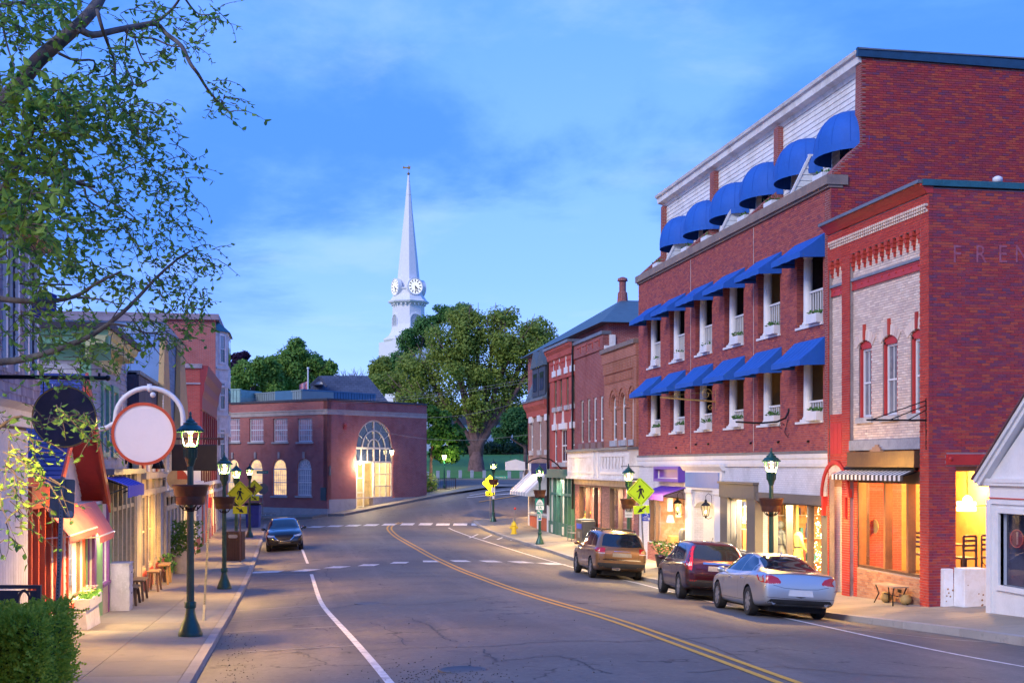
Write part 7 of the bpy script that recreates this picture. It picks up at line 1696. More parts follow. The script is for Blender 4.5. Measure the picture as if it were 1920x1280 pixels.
# rooftop: metal screens, slate hip roof with a small white gable, flag pole
def wpos(u,v,Yd):X=(u-CU)/F*Yd;return(X*ct+Yd*st,-X*st+Yd*ct,CZ+(CV-v)/F*Yd)
SCRG=pm('grey_screen',(.22,.28,.29),.5,.2,var=.06);SCRB=pm('blue_screen',(.06,.16,.27),.5,.2,var=.06)
def rib_wall(u0,u1,v0,v1,Yd0,Yd1,mat,lab,th=3.0):
    p,q=Vector(wpos(u0,v0,Yd0)),Vector(wpos(u1,v0,Yd1));z1=wpos((u0+u1)/2,v1,(Yd0+Yd1)/2)[2];d=(q-p);d.z=0;L_=d.length;d.normalize();nn=Vector((d.y,-d.x,0));z0=ztp-.4
    M2=Matrix(((d.x,nn.x,0,p.x),(d.y,nn.y,0,p.y),(0,0,1,0),(0,0,0,1)));b=MB(M2);b.box(0,L_,-th,0,z0,z1)
    t=thing('roof_screen',lab,'roof screen',(p.x,p.y,z0));b.build('core',mat,t);n=int(L_/.32)
    b=MB(M2)
    for i in range(n):b.box(L_*i/n+.02,L_*(i+1)/n-.04,0,.05,z0,z1-.02)
    b.box(-.02,L_+.02,-.1,.08,z1-.02,z1+.08);b.build('ribs',mat,t,kind='stuff')
rib_wall(456,566,748,736.5,105,99,SCRG,'grey ribbed metal screen on the hall roof');rib_wall(566.5,704,747,735.5,99.2,106,SCRB,'blue ribbed metal screen on the hall roof');rib_wall(400,451,748,731,103,102,pm('mint_box',(.24,.42,.40),.6),'pale mint box at the left end of the hall roof')
rz1=wpos(640,705.5,118)[2];rz0=ztp-.3
A=[Vector(wpos(u,745,y))for u,y in((545,112),(742,108),(745,130),(560,130))];Rg=[Vector(wpos(600,705,117)),Vector(wpos(689,707,117))]
b=MB();b.add([(p.x,p.y,rz0)for p in A]+[(p.x,p.y,rz1)for p in Rg],[(0,1,5,4),(1,2,5),(2,3,4,5),(3,0,4)])
t=thing('slate_hip_roof','dark blue slate hip roof with a little white gable above the hall','roof',(A[0].x,A[0].y,rz0));b.build('slates',brickm('slate_courses',(.045,.06,.10),(.07,.085,.13),(.02,.03,.05),.4,.22,.012),t)
g=[Vector(wpos(u,v,113.5))for u,v in((588,719.5),(607,719.5),(599.5,709))];b=MB();d=Vector((.1,-.3,0));b.add([tuple(p)for p in g]+[tuple(p-Vector((0,-2.5,0)))for p in g],[(0,1,2),(5,4,3),(0,3,4,1),(1,4,5,2),(2,5,3,0)]);b.build('gable',WHITE,t)
b=MB()
for i,j in((0,2),(1,2)):p,q=g[i],g[j];e=(p-q).normalized()*.4;b.tube([tuple(p+e+Vector((0,-.12,.08))),tuple(q+Vector((0,-.12,.1)))],.16,4)
b.build('gable_trim',pm('dark_slate_trim',(.05,.06,.10),.6),t)
p=Vector(wpos(577.5,722,110));t=thing('flag_pole','thin white flag pole with a furled flag on the hall roof','flag pole',(p.x,p.y,p.z-1),local=True);b=MB();b.tube([(0,0,0),(0,0,2.4)],.06,6);b.sph((0,0,2.45),.11);b.build('pole',WHITE,t)
b=MB();n=6
for i in range(n):x=-.08-.11*i;b.add([(x,.05*math.sin(i*1.7),1.35-.05*i),(x-.11,.05*math.sin((i+1)*1.7),1.3-.05*i),(x-.11,.05*math.sin((i+1)*1.7),.35-.07*i),(x,.05*math.sin(i*1.7),.45-.07*i)],[(0,1,2,3)])
b.build('flag',pm('flag_cloth',(.45,.12,.14),.9,col2=(.55,.5,.55),vs=4),t)
# ------------------------------------------------------------------ church steeple
Yc=190.0;cp_=wpos(766,872,Yc);sc=Yc/F;zv=lambda v:CZ+(CV-v)*sc
t=thing('church_steeple','slender white church steeple with lit clock faces rising over the trees','steeple',(cp_[0],cp_[1],CZ),R(0),local=True);fa=-TH-PI/2+R(31)
t.location=(cp_[0],cp_[1],0)
CW=pm('steeple_white',(.74,.74,.76),.6,var=.04,bump=.05)
def octo(pr,rot=PI/8): # (half width across flats, z)
    b=MB();k=1/math.cos(PI/8);b.lathe([(r*k,z)for r,z in pr],n=8);c_,s_=math.cos(fa+rot),math.sin(fa+rot)
    b.v=[(v[0]*c_-v[1]*s_,v[0]*s_+v[1]*c_,v[2])for v in b.v];return b
octo([(1.62,zv(546)),(1.5,zv(522)),(1.2,zv(480)),(.55,zv(395)),(.36,zv(366))]).build('spire',CW,t)
octo([(.34,zv(366)),(.38,zv(365.5)),(.36,zv(364)),(.10,zv(328))]).build('spire_tip',CW,t)
octo([(2.12,zv(566)),(2.0,zv(553)),(1.95,zv(546)),(2.12,zv(544)),(2.14,zv(542)),(1.6,zv(540))]).build('clock_stage',CW,t)
octo([(2.35,zv(571)),(2.75,zv(569)),(2.85,zv(566.5)),(2.5,zv(563)),(2.1,zv(555))]).build('belfry_cornice',CW,t)
octo([(3.3,zv(642)),(3.45,zv(638)),(3.4,zv(636)),(2.75,zv(630)),(2.4,zv(622)),(2.22,zv(610)),(2.18,zv(571))]).build('belfry',CW,t)
b=MB();k=3.3;b.box(-k,k,-k,k,-2,zv(641));c_,s_=math.cos(fa),math.sin(fa);b.v=[(v[0]*c_-v[1]*s_,v[0]*s_+v[1]*c_,v[2])for v in b.v];b.build('tower',CW,t)
LOUV=pm('louver',(.50,.52,.56),.7)
for q in range(4):
    an=fa+PI/2*q;n_=Vector((math.cos(an),math.sin(an),0));a_=Vector((-n_.y,n_.x,0))
    def FM(dist):return Matrix(((a_.x,n_.x,0,n_.x*dist),(a_.y,n_.y,0,n_.y*dist),(0,0,1,0),(0,0,0,1)))
    M2=FM(2.16);zc=zv(540);b=MB(M2);b.lathe([(1.16,-.5),(1.3,-.45),(1.3,.12),(1.16,.14),(1.1,.06),(1.1,-.5)],(0,0,zc),28,'y');b.v=b.v;b.build('clock_surround',CW,t)
    b=MB(M2);b.lathe([(.01,.06),(1.1,.06),(1.1,.03),(.01,.03)],(0,0,zc),28,'y');cl_=b.build('clock_face',emat('clock_glow',(1,.95,.86),.35),t)
    b=MB(FM(2.24)if 1 else M2)
    for k in range(12):an2=PI/6*k;b.obox((math.cos(an2)*.84,.0,zc+math.sin(an2)*.84),(.34,.03,.13),(0,-an2,0))
    b.obox((.2,.02,zc-.22),(.62,.04,.15),(0,R(48),0));b.obox((.06,.02,zc-.36),(.8,.04,.12),(0,R(80),0));b.sph((0,.02,zc),.1,6)
    b.build('clock_hands',IRON,cl_)
    b=MB(FM(2.2));zl0,zl1=zv(622),zv(592)
    for k in range(14):z=zl0+(zl1-zl0)*k/14+.02;wdt=.72 if z<zl1-.7 else .72*math.sqrt(max(.05,1-((z-zl1+.7)/.75)**2));b.hexa([(-wdt,-.02,z),(wdt,-.02,z),(wdt,.1,z),(-wdt,.1,z),(-wdt,-.02,z+.10),(wdt,-.02,z+.10),(wdt,.0,z+.12),(-wdt,.0,z+.12)])
    b.build('louvers',LOUV,t);b=MB(FM(2.19));n=12;w_=.9
    for k in range(n):t0,t1=PI*k/n,PI*(k+1)/n;b.prism([(math.cos(t0)*w_,zl1-.7+math.sin(t0)*w_),(math.cos(t1)*w_,zl1-.7+math.sin(t1)*w_),(math.cos(t1)*.75,zl1-.7+math.sin(t1)*.75),(math.cos(t0)*.75,zl1-.7+math.sin(t0)*.75)],1,0,.14)
    b.box(-w_,-.75,0,.14,zl0,zl1-.7);b.box(.75,w_,0,.14,zl0,zl1-.7);b.build('louver_frame',CW,t)
for k in range(24):
    an=2*PI*k/24;b=MB();b.obox((math.cos(an)*2.5,math.sin(an)*2.5,zv(572)),(.22,.22,.25),(0,0,an));b.build('bracket',CW,t)
b=MB();b.sph((0,0,zv(326)),.22,10);b.build('ball',pm('old_copper',(.25,.16,.08),.5,.5),t,smooth=True);b=MB();b.tube([(0,0,zv(326)),(0,0,zv(309))],.04,5);b.prism([(-.85,zv(317)),(-.3,zv(316)),(.25,zv(317.5)),(.3,zv(311.5)),(-.3,zv(314)),(-.85,zv(312.5))],1,-.03,.03);b.build('weather_vane',MATS['gold_ring'],t)
# ------------------------------------------------------------------ park edge: granite posts, white house, hedge, fence
proto=None
for i,u in enumerate((821,841,863,885,908,955,977.5,801)):
    p=wpos(u,896,141.5);z=lawn_z(p[0],p[1])
    if proto is None:
        proto=thing('granite_post','squat square granite post along the edge of the park lawn','post',(p[0],p[1],z-.05),0,'granite posts along the park edge',local=True);b=MB();b.box(-.17,.17,-.17,.17,0,.86);b.build('shaft',pm('pale_granite',(.34,.36,.40),.8),proto,bevel=.02);b=MB();b.box(-.185,.185,-.185,.185,.68,.74);b.build('band',MATS['pale_granite'],proto)
    else:copy_tree(proto,(p[0],p[1],z-.05))
p=wpos(940,872,205);t=thing('white_house','white clapboard house half hidden behind the big park tree','building',(p[0],p[1],0),-TH,local=True)
zb_,zt_=lawn_z(p[0],p[1])-1,zy(p[0],p[1],795);b=MB();b.box(-9,9,0,8,zb_,zt_);b.build('wall',pm('house_white',(.55,.60,.70),.7),t);b=MB();b.prism([(-9.6,zt_),(9.6,zt_),(9.6,zt_+.3),(6,zt_+3.2),(-6,zt_+3.2),(-9.6,zt_+.3)],1,-.5,8.5);b.build('roof',pm('house_roof',(.06,.07,.10),.8),t)
for x in(-6.5,-3.5,-.6,2.4,5.4):
    for z in(zt_-2.6,zt_-5.6):MB().box(x-.55,x+.55,-.06,.02,z,z+1.8).build('window',DKGL,t)
def leaf_cards(b,blobs,n,s,rng,droop=.0,shell=.55):
    tot=sum(r[3]**2 for r in blobs)
    for(x,y,z,r,sq)in blobs:
        for i in range(int(n*r*r/tot)):
            v=Vector((rng.gauss(0,1),rng.gauss(0,1),rng.gauss(0,1))).normalized()*r*(shell+(1.06-shell)*rng.random()**.7 if rng.random()<.8 else rng.random()*shell)
            p=Vector((x+v.x,y+v.y,z+v.z*sq));k=s*rng.uniform(.55,1.4)
            n_=(v/r*.7+Vector((rng.gauss(0,.45),rng.gauss(0,.45)-.15,.55+rng.gauss(0,.35)))).normalized()
            a=n_.cross(Vector((rng.gauss(0,1),rng.gauss(0,1),rng.gauss(0,.6)-droop))).normalized();c=n_.cross(a)
            b.add([tuple(p),tuple(p+a*k*.5+c*k*.36),tuple(p+a*k),tuple(p+a*k*.5-c*k*.36)],[(0,1,2,3)])
def leafmat(name,cols):
    if name in MATS:return MATS[name]
    m=isl(name,cols,.6,0,1,0);N,L=m.node_tree.nodes,m.node_tree.links;b=[n for n in N if n.type=='BSDF_PRINCIPLED'][0];o=[n for n in N if n.type=='OUTPUT_MATERIAL'][0]
    tr=N.new('ShaderNodeBsdfTranslucent');src=b.inputs['Base Color'].links[0].from_socket;L.new(src,tr.inputs[0]);mx=N.new('ShaderNodeMixShader');mx.inputs[0].default_value=.5;L.new(b.outputs[0],mx.inputs[1]);L.new(tr.outputs[0],mx.inputs[2]);L.new(mx.outputs[0],o.inputs[0]);return m
BARK=pm('bark',(.10,.07,.065),.9,var=.3,bump=.8,bs=18);BARKR=pm('red_bark',(.16,.09,.085),.9,var=.3,bump=.8,bs=8)
LG1=leafmat('leaf_mid',[(.12,.27,.05),(.18,.33,.06),(.24,.38,.07),(.13,.29,.06)]);LG2=leafmat('leaf_olive',[(.20,.29,.05),(.27,.35,.06),(.33,.40,.08),(.21,.31,.06)]);LG3=leafmat('leaf_deep',[(.07,.20,.05),(.11,.26,.07),(.16,.31,.08)]);LGP=leafmat('leaf_plum',[(.035,.01,.05),(.06,.015,.07),(.02,.01,.04)])
def tree(label,Yd,base,blobs,n,s,mat,trunk=(.35,None),bark=BARK,droop=.0,sub=5,seed=1,fork=None,zbase=None,lean=0):
    """blobs: (u, v, radius px[, squash]) of foliage masses at distance Yd; limbs grow from the trunk into each mass"""
    rng=random.Random(seed);bx=wpos(*base,Yd);zb=lawn_z(bx[0],bx[1])-.3 if zbase is None else zbase
    t=thing('tree',label,'tree',(bx[0],bx[1],zb));B=[];tb=MB();k=Yd/F;r0=trunk[0]
    fz_=wpos(base[0],fork or base[1],Yd)[2];fp=Vector((bx[0]+lean,bx[1],max(zb+1,fz_)))
    tb.tube([(bx[0],bx[1],zb),(bx[0]+lean*.2,bx[1],zb+.25),(bx[0]+lean*.4,bx[1],(zb+fp.z)/2),tuple(fp)],[r0*1.6,r0*1.15,r0*1.0,r0*.7],10)
    for bl in blobs:
        u,v,rp=bl[:3];sq=bl[3]if len(bl)>3 else .85;dY=rng.uniform(-.5,.5)*rp*k*1.2;c=Vector(wpos(u,v,Yd+dY));r=rp*k
        mid=fp.lerp(c,.5)+Vector((rng.uniform(-.1,.1)*r,0,.12*r));tb.tube([tuple(fp-Vector((0,0,r0*2.2))),tuple(fp.lerp(mid,.12)+Vector((0,0,r0*.3))),tuple(mid),tuple(c+Vector((0,0,r*.25)))],[r0*.7,r0*.52,r0*.3,r0*.1],7)
        for i in range(6):
            d=Vector((rng.gauss(0,1),rng.gauss(0,.6),abs(rng.gauss(.4,.6)))).normalized()*r*.95;st_=mid.lerp(c,rng.uniform(.2,.9));tb.tube([tuple(st_),tuple(st_.lerp(c+d,.5)+Vector((0,0,.08*r))),tuple(c+d)],[r0*.16,r0*.09,r0*.03],4)
        for i in range(sub):
            d=Vector((rng.gauss(0,1),rng.gauss(0,1),rng.gauss(0,.8))).normalized()*r*rng.uniform(.45,.95);q=r*rng.uniform(.20,.42);B.append((c.x+d.x,c.y+d.y,c.z+d.z*sq,q,sq))
        B.append((c.x,c.y,c.z,r*.80,sq))
    tb.build('trunk',bark,t,smooth=True);lb=MB();leaf_cards(lb,B,n,s,rng,droop);lb.build('crown',mat,t,kind='stuff');return t
tree('huge spreading olive green tree with a thick reddish trunk on the park lawn',152,(893,888),[(840,640,52),(900,625,62),(965,640,58),(1020,660,44),(790,690,58),(860,700,60),(930,700,60),(985,710,46),(770,745,40),(830,755,44),(900,760,46),(955,765,40),(1010,620,36),(870,600,34),(935,598,36),(720,720,30)],52000,.31,LG2,(.95,None),BARKR,.5,10,3,fork=846)
tree('fresh green maple standing right of the big trunk beside the brick row',140,(985,880),[(965,790,34),(990,815,24),(1000,770,26),(940,815,22)],11000,.28,leafmat('leaf_fresh',[(.03,.13,.04),(.06,.18,.05),(.09,.22,.06)]),(.25,None),BARK,.1,6,9,fork=840)
tree('dark green tree in front of the church tower',165,(770,870),[(770,640,34),(800,610,28),(840,590,26),(750,680,34),(870,585,24),(720,690,26)],16000,.32,LG3,(.5,None),BARK,0,7,5,fork=740)
tree('yellow green bushy tree at the foot of the church tower',158,(712,870),[(710,690,26),(735,715,30),(700,715,18)],9000,.32,LG2,(.4,None),BARK,.1,7,15,fork=760)
tree('round bright green tree in the middle behind the hall roof',150,(545,870),[(545,672,34),(575,680,36),(520,695,34),(600,700,32),(555,645,20),(560,715,40),(620,690,16)],20000,.31,LG1,(.5,None),BARK,0,7,7,fork=745)
tree('broad green tree behind the left end of the hall',145,(470,870),[(470,700,34),(450,715,26),(495,690,30),(510,720,34),(445,695,14)],14000,.31,LG1,(.45,None),BARK,0,7,8,fork=750)
tree('dark plum coloured tree beside the white bay windows',160,(445,870),[(448,672,16),(440,690,18),(458,665,10)],6000,.3,LGP,(.3,None),BARK,0,6,11,fork=730)
tree('low lamp lit tree with glowing yellow green leaves at the hall corner',116,(808,905),[(825,790,28),(845,815,30,.7),(815,820,24),(850,845,24,.45),(825,850,22,.45),(865,830,16),(812,775,18),(838,858,20,.3)],8500,.34,leafmat('leaf_lit',[(.03,.12,.02),(.05,.16,.02),(.08,.20,.03),(.11,.22,.03)]),(.16,None),BARKR,0,6,13,fork=858,zbase=ground(9,115)-.3)
# leafless grey tree
p=wpos(662,870,170);t=thing('bare_tree','leafless grey tree showing between the two green masses','tree',(p[0],p[1],lawn_z(p[0],p[1])-.3));b=MB();rng=random.Random(21);zb=lawn_z(p[0],p[1])-.3
def twig(b,p,d,l,r,dep):
    q=p+d*l;b.tube([tuple(p),tuple(p.lerp(q,.5)+Vector((rng.gauss(0,.04),rng.gauss(0,.04),0))*l),tuple(q)],[r,r*.8,r*.6],4,cap=False)
    if dep==0:return
    for i in range(3 if dep>1 else 4):twig(b,p.lerp(q,rng.uniform(.55,1)),(d+Vector((rng.gauss(0,.42),rng.gauss(0,.42),rng.gauss(.12,.2)))).normalized(),l*rng.uniform(.6,.8),r*.6,dep-1)
for i in range(4):twig(b,Vector((p[0]+i*.8-1.2,p[1],zb+5.5)),Vector((rng.gauss(0,.2),0,1)).normalized(),3.4,.22,4)
b.tube([(p[0],p[1],zb),(p[0],p[1],zb+5.6)],.4,8);b.build('trunk',pm('grey_twigs',(.20,.17,.19),.9),t)
# wood closing the view behind
b=MB();rng=random.Random(31);bl=[]
for i in range(46):u=-150+i*52+rng.uniform(-15,15);p=wpos(u,800,235+rng.uniform(-10,25));bl.append((p[0],p[1],6+rng.uniform(0,4),rng.uniform(6,8.5),.8))
leaf_cards(b,bl,16000,1.1,rng);tag(b.build('far_wood',LG3,None),'dark belt of trees far behind the park and the hall','trees',kind='stuff')
# shrub bank before the white house
b=MB();bl=[]
for i in range(12):p=wpos(858+13*i,862,185+rng.uniform(-4,4));bl.append((p[0],p[1],lawn_z(p[0],p[1])+.6,rng.uniform(1.2,1.9),.8))
leaf_cards(b,bl,5000,.45,rng);tag(b.build('shrub_bank',leafmat('leaf_shrub',[(.008,.035,.014),(.015,.05,.02),(.025,.07,.025)]),None),'dark shrubs along the foot of the white house','shrubs',kind='stuff')
# iron fence, leaning shrub and lit pole at the hall corner
q0,q1=Vector(wpos(815,905,112)),Vector(wpos(854,906,112));zg=ground(q0.x,q0.y)-.1;q1.z=q0.z=zg
t=thing('iron_fence','short rusty iron railing at the end of the hall','fence',(q0.x,q0.y,zg),local=False);b=MB();L_=(q1-q0).length;d=(q1-q0).normalized();RUSTI=pm('rusty_iron',(.10,.055,.05),.8)
for z in(.12,1.02):b.tube([tuple(q0+Vector((0,0,z))),tuple(q1+Vector((0,0,z)))],.025,5)
b.build('rail',RUSTI,t)
for i in range(12):p=q0+d*L_*i/11;MB().tube([(p.x,p.y,zg),(p.x,p.y,zg+1.1)],.04 if i in(0,6,11)else .013,5).build('bar',RUSTI,t)
b=MB();p=wpos(805,906,111);leaf_cards(b,[(p[0],p[1],ground(p[0],p[1])+.6,.8,1.2)],500,.22,rng);o=b.build('shrub',leafmat('leaf_lit',[]),None)if 0 else b.build('shrub',LG2,None);tag(o,'small leafy shrub at the foot of the hall end wall','shrub')
p=wpos(833,905,113);t=thing('lamp_post','thin green lamp post with its head buried in the lamp lit tree','street lamp',(p[0],p[1],ground(p[0],p[1])-.1),local=True);b=MB();b.tube([(0,0,0),(0,0,2.6)],.055,8);b.lathe([(.1,0),(.1,.3),(.06,.4)],n=8);b.build('pole',GREENM,t);b=MB();b.lathe([(.12,2.6),(.2,2.95)],n=8);b.build('lantern',emat('tree_lamp',(1,.85,.4),8),t)
light('tree_light','POINT',(p[0],p[1],ground(p[0],p[1])+2.35),200,(1,.86,.38),.2)
# overhead wires
WIRE=pm('wire',(.16,.18,.22),.6)
for i,(a,b_)in enumerate((((420,745,96),(1035,702,90)),((420,748,96),(1035,708,90)),((700,775,97),(1030,735,88)),((640,790,97),(1010,812,90)))):
    p,q=Vector(wpos(*a)),Vector(wpos(*b_));n=16;b=MB();b.tube([tuple(p.lerp(q,k/n)-Vector((0,0,.9*math.sin(PI*k/n))))for k in range(n+1)],.010,4);tag(b.build('overhead_wire',WIRE,None),('upper','second','third','lowest')[i]+' overhead wire slung across the street in front of the trees','wire')
# ================================================================== street furniture
WARML=(1,.58,.15)
LAMPG=emat('lamp_mantle',(1,.80,.40),14)
POTM=pm('copper_brown_pot',(.075,.026,.016),.45,var=.2,vs=2)
def make_lamp(loc,label,pot=POTM):
    t=thing('street_lamp',label,'street lamp',loc,0,'green street lamps along the pavements',local=True)
    b=MB();b.lathe([(.225,0),(.23,.05),(.215,.09),(.20,.12),(.175,.2),(.12,.32),(.09,.45),(.085,.52)],n=16);b.build('base',GREENM,t,smooth='auto')
    b=MB();b.lathe([(.085,.52),(.10,.54),(.105,.58),(.10,.62),(.085,.65)],n=16)
    for k in range(8):a=PI/4*k;b.tube([(.092*math.cos(a),.092*math.sin(a),.53),(.092*math.cos(a),.092*math.sin(a),.64)],.016,5)
    b.build('collar',GREENM,t,smooth='auto')
    b=MB();n=24;pr=[(.072,.65),(.058,3.2)]
    for i,(r,z)in enumerate(pr):
        for k in range(n):q=r*(1 if k%2 else .88);b.v.append((q*math.cos(2*PI*k/n),q*math.sin(2*PI*k/n),z))
    b.f=[[k,(k+1)%n,n+(k+1)%n,n+k]for k in range(n)];b.build('pole',GREENM,t)
    b=MB();n=20;pr=[(.058,3.18),(.075,3.22),(.095,3.3),(.115,3.33),(.12,3.5),(.135,3.53)];b.lathe(pr,n=20)
    for k in range(14):a=2*PI*k/14;b.tube([(.118*math.cos(a),.118*math.sin(a),3.34),(.124*math.cos(a),.124*math.sin(a),3.5)],.012,4)
    b.build('capital',GREENM,t,smooth='auto')
    b=MB()
    for k in range(6):
        a=PI/3*k+PI/6;c_,s_=math.cos(a),math.sin(a);b.tube([(.115*c_,.115*s_,3.52),(.155*c_,.155*s_,3.62),(.185*c_,.185*s_,3.75),(.19*c_,.19*s_,3.83)],.011,5)
    b.lathe([(.13,3.52),(.125,3.55)],n=12);b.build('cage',GREENM,t)
    b=MB();b.lathe([(.11,3.53),(.15,3.63),(.178,3.75),(.182,3.83)],n=6,cap=False);b.v=[(v[0]*math.cos(PI/6)-v[1]*math.sin(PI/6),v[0]*math.sin(PI/6)+v[1]*math.cos(PI/6),v[2])for v in b.v];b.build('glass',GLASSF,t)
    b=MB();b.lathe([(.085,3.545),(.085,3.57),(.06,3.60),(.02,3.615)],n=12);b.lathe([(.035,3.78),(.045,3.81),(.03,3.83)],n=8);b.build('lamp_mantle',LAMPG,t,smooth=True)
    b=MB()
    for k in range(4):a=PI/2*k;b.tube([(.03*math.cos(a),.03*math.sin(a),3.61),(.035*math.cos(a),.035*math.sin(a),3.79)],.006,4)
    b.build('burner',pm('brass',(.45,.32,.12),.35,.8),t)
    b=MB();b.lathe([(.235,3.825),(.24,3.845),(.235,3.875),(.205,3.90),(.185,3.93),(.135,3.95),(.13,3.99),(.085,4.01),(.08,4.04),(.045,4.06),(.03,4.09)],n=20)
    for k in range(20):a=2*PI*k/20;b.sph((.235*math.cos(a),.235*math.sin(a),3.842),.024,6)
    b.build('roof',GREENM,t,smooth='auto')
    b=MB();b.lathe([(.02,4.08),(.035,4.11),(.015,4.13),(.03,4.16),(.006,4.21)],n=8);b.build('finial',GREENM,t,smooth=True)
    if pot:
        b=MB();zt=2.85;b.lathe([(.02,2.46),(.25,2.46),(.265,2.49),(.275,2.62),(.295,2.64),(.32,2.78),(.345,2.81),(.345,2.835),(.32,2.835),(.30,2.78),(.02,2.76)],n=24);b.build('flower_pot',pot,t,smooth='auto')
        b=MB()
        for k in range(6):a=PI/3*k;b.tube([(.055*math.cos(a),.055*math.sin(a),2.36),(.12*math.cos(a),.12*math.sin(a),2.36),(.2*math.cos(a),.2*math.sin(a),2.45)],.013,5);b.sph((.13*math.cos(a),.13*math.sin(a),2.40),.02,5)
        b.lathe([(.07,2.33),(.08,2.36),(.07,2.40)],n=12);b.build('pot_bracket',IRON,t)
    return t
def lampglow(loc,e):
    # the light each lantern gives: one lamp inside the glass
    light('lantern_light','POINT',(loc[0],loc[1],loc[2]+3.69),e*.10,WARML,.06)
    light('lantern_light','SPOT',(loc[0],loc[1],loc[2]+3.74),e,WARML,.06,spot=R(152))
def wat(u,Yd,dz=0):X=(u-CU)/F*Yd;x,y=X*ct+Yd*st,-X*st+Yd*ct;return(x,y,ground(x,y)+dz)
LP=[(357,24.0,'nearest green street lamp with a large copper pot, on the left pavement'),(420.5,39.4,'second green street lamp on the left pavement, in front of the yellow crossing sign'),
      (443,55.6,'third green street lamp on the left pavement, beside the slatted litter bin'),(468,72.7,'fourth green street lamp on the left pavement, beyond the black car'),
      (1446,35.0,'green street lamp behind the silver car, in front of the mannequin window'),(1178.5,50.0,'green street lamp behind the tan car, carrying the parking sign'),
      (1012,66.8,'green street lamp carrying the bike route signs'),(925,85.0,'farthest green street lamp at the right street corner')]
lamp0=None;LPOS=[]
for u,Yd,lab in LP:
    x,y,z=wat(u,Yd);z=lz(x,y)if x<0 else rz_(x,y);LPOS.append((x,y,z))
    if lamp0 is None:lamp0=make_lamp((x,y,z),lab)
    else:copy_tree(lamp0,(x,y,z),R(17*len(LPOS)),lab)
p=(-1.75,6.4,lz(-1.75,6.4));copy_tree(lamp0,p,R(40),'green street lamp nearest of all, just left of the frame beside the hedge');LPOS.append(p)
for p in LPOS:lampglow(p,LAMPE*(1.0 if p[1]<10 else 1))
# ---------------- pedestrian crossing signs
YG=pm('sign_yellow_green',(.85,.80,.01),.45,var=.03,bump=0);YGL=pm('sign_lime',(.58,.88,.01),.45,var=.03,bump=0);BLKP=pm('sign_black',(.012,.012,.012),.5,bump=0);STEEL=pm('steel_post',(.22,.23,.25),.45,.5,var=.15)
def diamond(b,r,t0,t1,rr=.06):
    pts=[]
    for k in range(4):
        a=PI/2*k+PI/2;c=(math.cos(a)*(r-rr*1.2),math.sin(a)*(r-rr*1.2))
        for j in(-1,0,1):pts.append((c[0]+rr*math.cos(a+j*PI/4.5),c[1]+rr*math.sin(a+j*PI/4.5)))
    b.prism(pts,1,t0,t1)
def walker(M2,s,flip=1):
    b=MB(M2);d=-.012
    def limb(p,w):
        for(x0,z0),(x1,z1)in zip(p,p[1:]):
            v=Vector((x1-x0,z1-z0)).normalized();n_=Vector((-v.y,v.x))*w/2;v=v*w*.3
            b.prism([((x0-v.x+n_.x)*s*flip,(z0-v.y+n_.y)*s),((x1+v.x+n_.x)*s*flip,(z1+v.y+n_.y)*s),((x1+v.x-n_.x)*s*flip,(z1+v.y-n_.y)*s),((x0-v.x-n_.x)*s*flip,(z0-v.y-n_.y)*s)],1,d,.002)
    b.prism([((.03+.062*math.cos(k*PI/6))*s*flip,(.30+.062*math.sin(k*PI/6))*s)for k in range(12)],1,d,.002)
    b.prism([(x*s*flip,z*s)for x,z in((-.10,.20),(.04,.215),(.075,.15),(.05,-.02),(-.07,-.02),(-.075,.1))],1,d,.002)
    limb([(-.08,.19),(-.15,.08),(-.145,.0)],.05);limb([(.05,.18),(.1,.085),(.2,.035)],.045);limb([(-.03,-.0),(-.06,-.15),(-.15,-.31)],.068);limb([(.02,-.0),(.055,-.15),(.12,-.31)],.068)
    return b
def ped_sign(loc,h,label,mat,flip,arrow,rz,post,r=.54):
    t=thing('crossing_sign',label,'sign',loc,rz,'pedestrian crossing signs',local=True)
    b=MB();b.tube([(0,.05,0),(0,.05,h+.35)],.032,6);b.build('post',post,t)
    T=lambda z:Matrix.Translation((0,0,z))
    b=MB(T(h));diamond(b,r,0,.012);b.build('diamond',mat,t);b=MB(T(h));n=4
    for k in range(4):
        a0,a1=PI/2*k+PI/2,PI/2*(k+1)+PI/2;q=r*.90;p0,p1=Vector((math.cos(a0)*q,math.sin(a0)*q)),Vector((math.cos(a1)*q,math.sin(a1)*q));p0,p1=p0.lerp(p1,.06),p1.lerp(p0,.06);v=(p1-p0).normalized()*.0;m_=Vector((-(p1-p0).y,(p1-p0).x)).normalized()*.008
        b.prism([tuple(p0+m_),tuple(p1+m_),tuple(p1-m_),tuple(p0-m_)],1,-.003,.002)
    b.build('border',BLKP,t);walker(T(h-.02),r*1.35,flip).build('walker',BLKP,t)
    z2=h-r-.15;b=MB(T(z2));b.box(-.305,.305,0,.012,-.155,.155);b.build('arrow_plate',mat,t,bevel=.004)
    b=MB(T(z2));s=arrow;
    def pt(a,c): # arrow frame: a along, c across ; pointing down and to side s
        ca,sa=math.cos(R(35)),math.sin(R(35));return(s*(a*ca-c*sa),-(a*sa+c*ca))
    b.prism([pt(-.2,-.028),pt(.02,-.028),pt(.02,.028),pt(-.2,.028)],1,-.003,.002);b.prism([pt(.0,-.085),pt(.2,0),pt(.0,.085)],1,-.0035,.0015);b.build('arrow',BLKP,t);return t
REDPOST=pm('brown_post',(.20,.10,.08),.6,var=.2);p=wat(450,54.0);ped_sign((p[0],p[1],lz(*p[:2])),zy(p[0],p[1],925)-lz(*p[:2]),'nearer yellow crossing sign on the left pavement, on a brown post',YG,1,1,-TH,REDPOST)
p=wat(477,84.0);ped_sign((p[0],p[1],ground(*p[:2])),zy(p[0],p[1],914)-ground(*p[:2]),'farther yellow crossing sign on the left pavement, half behind a lamp post',YG,1,1,-TH+.1,STEEL)
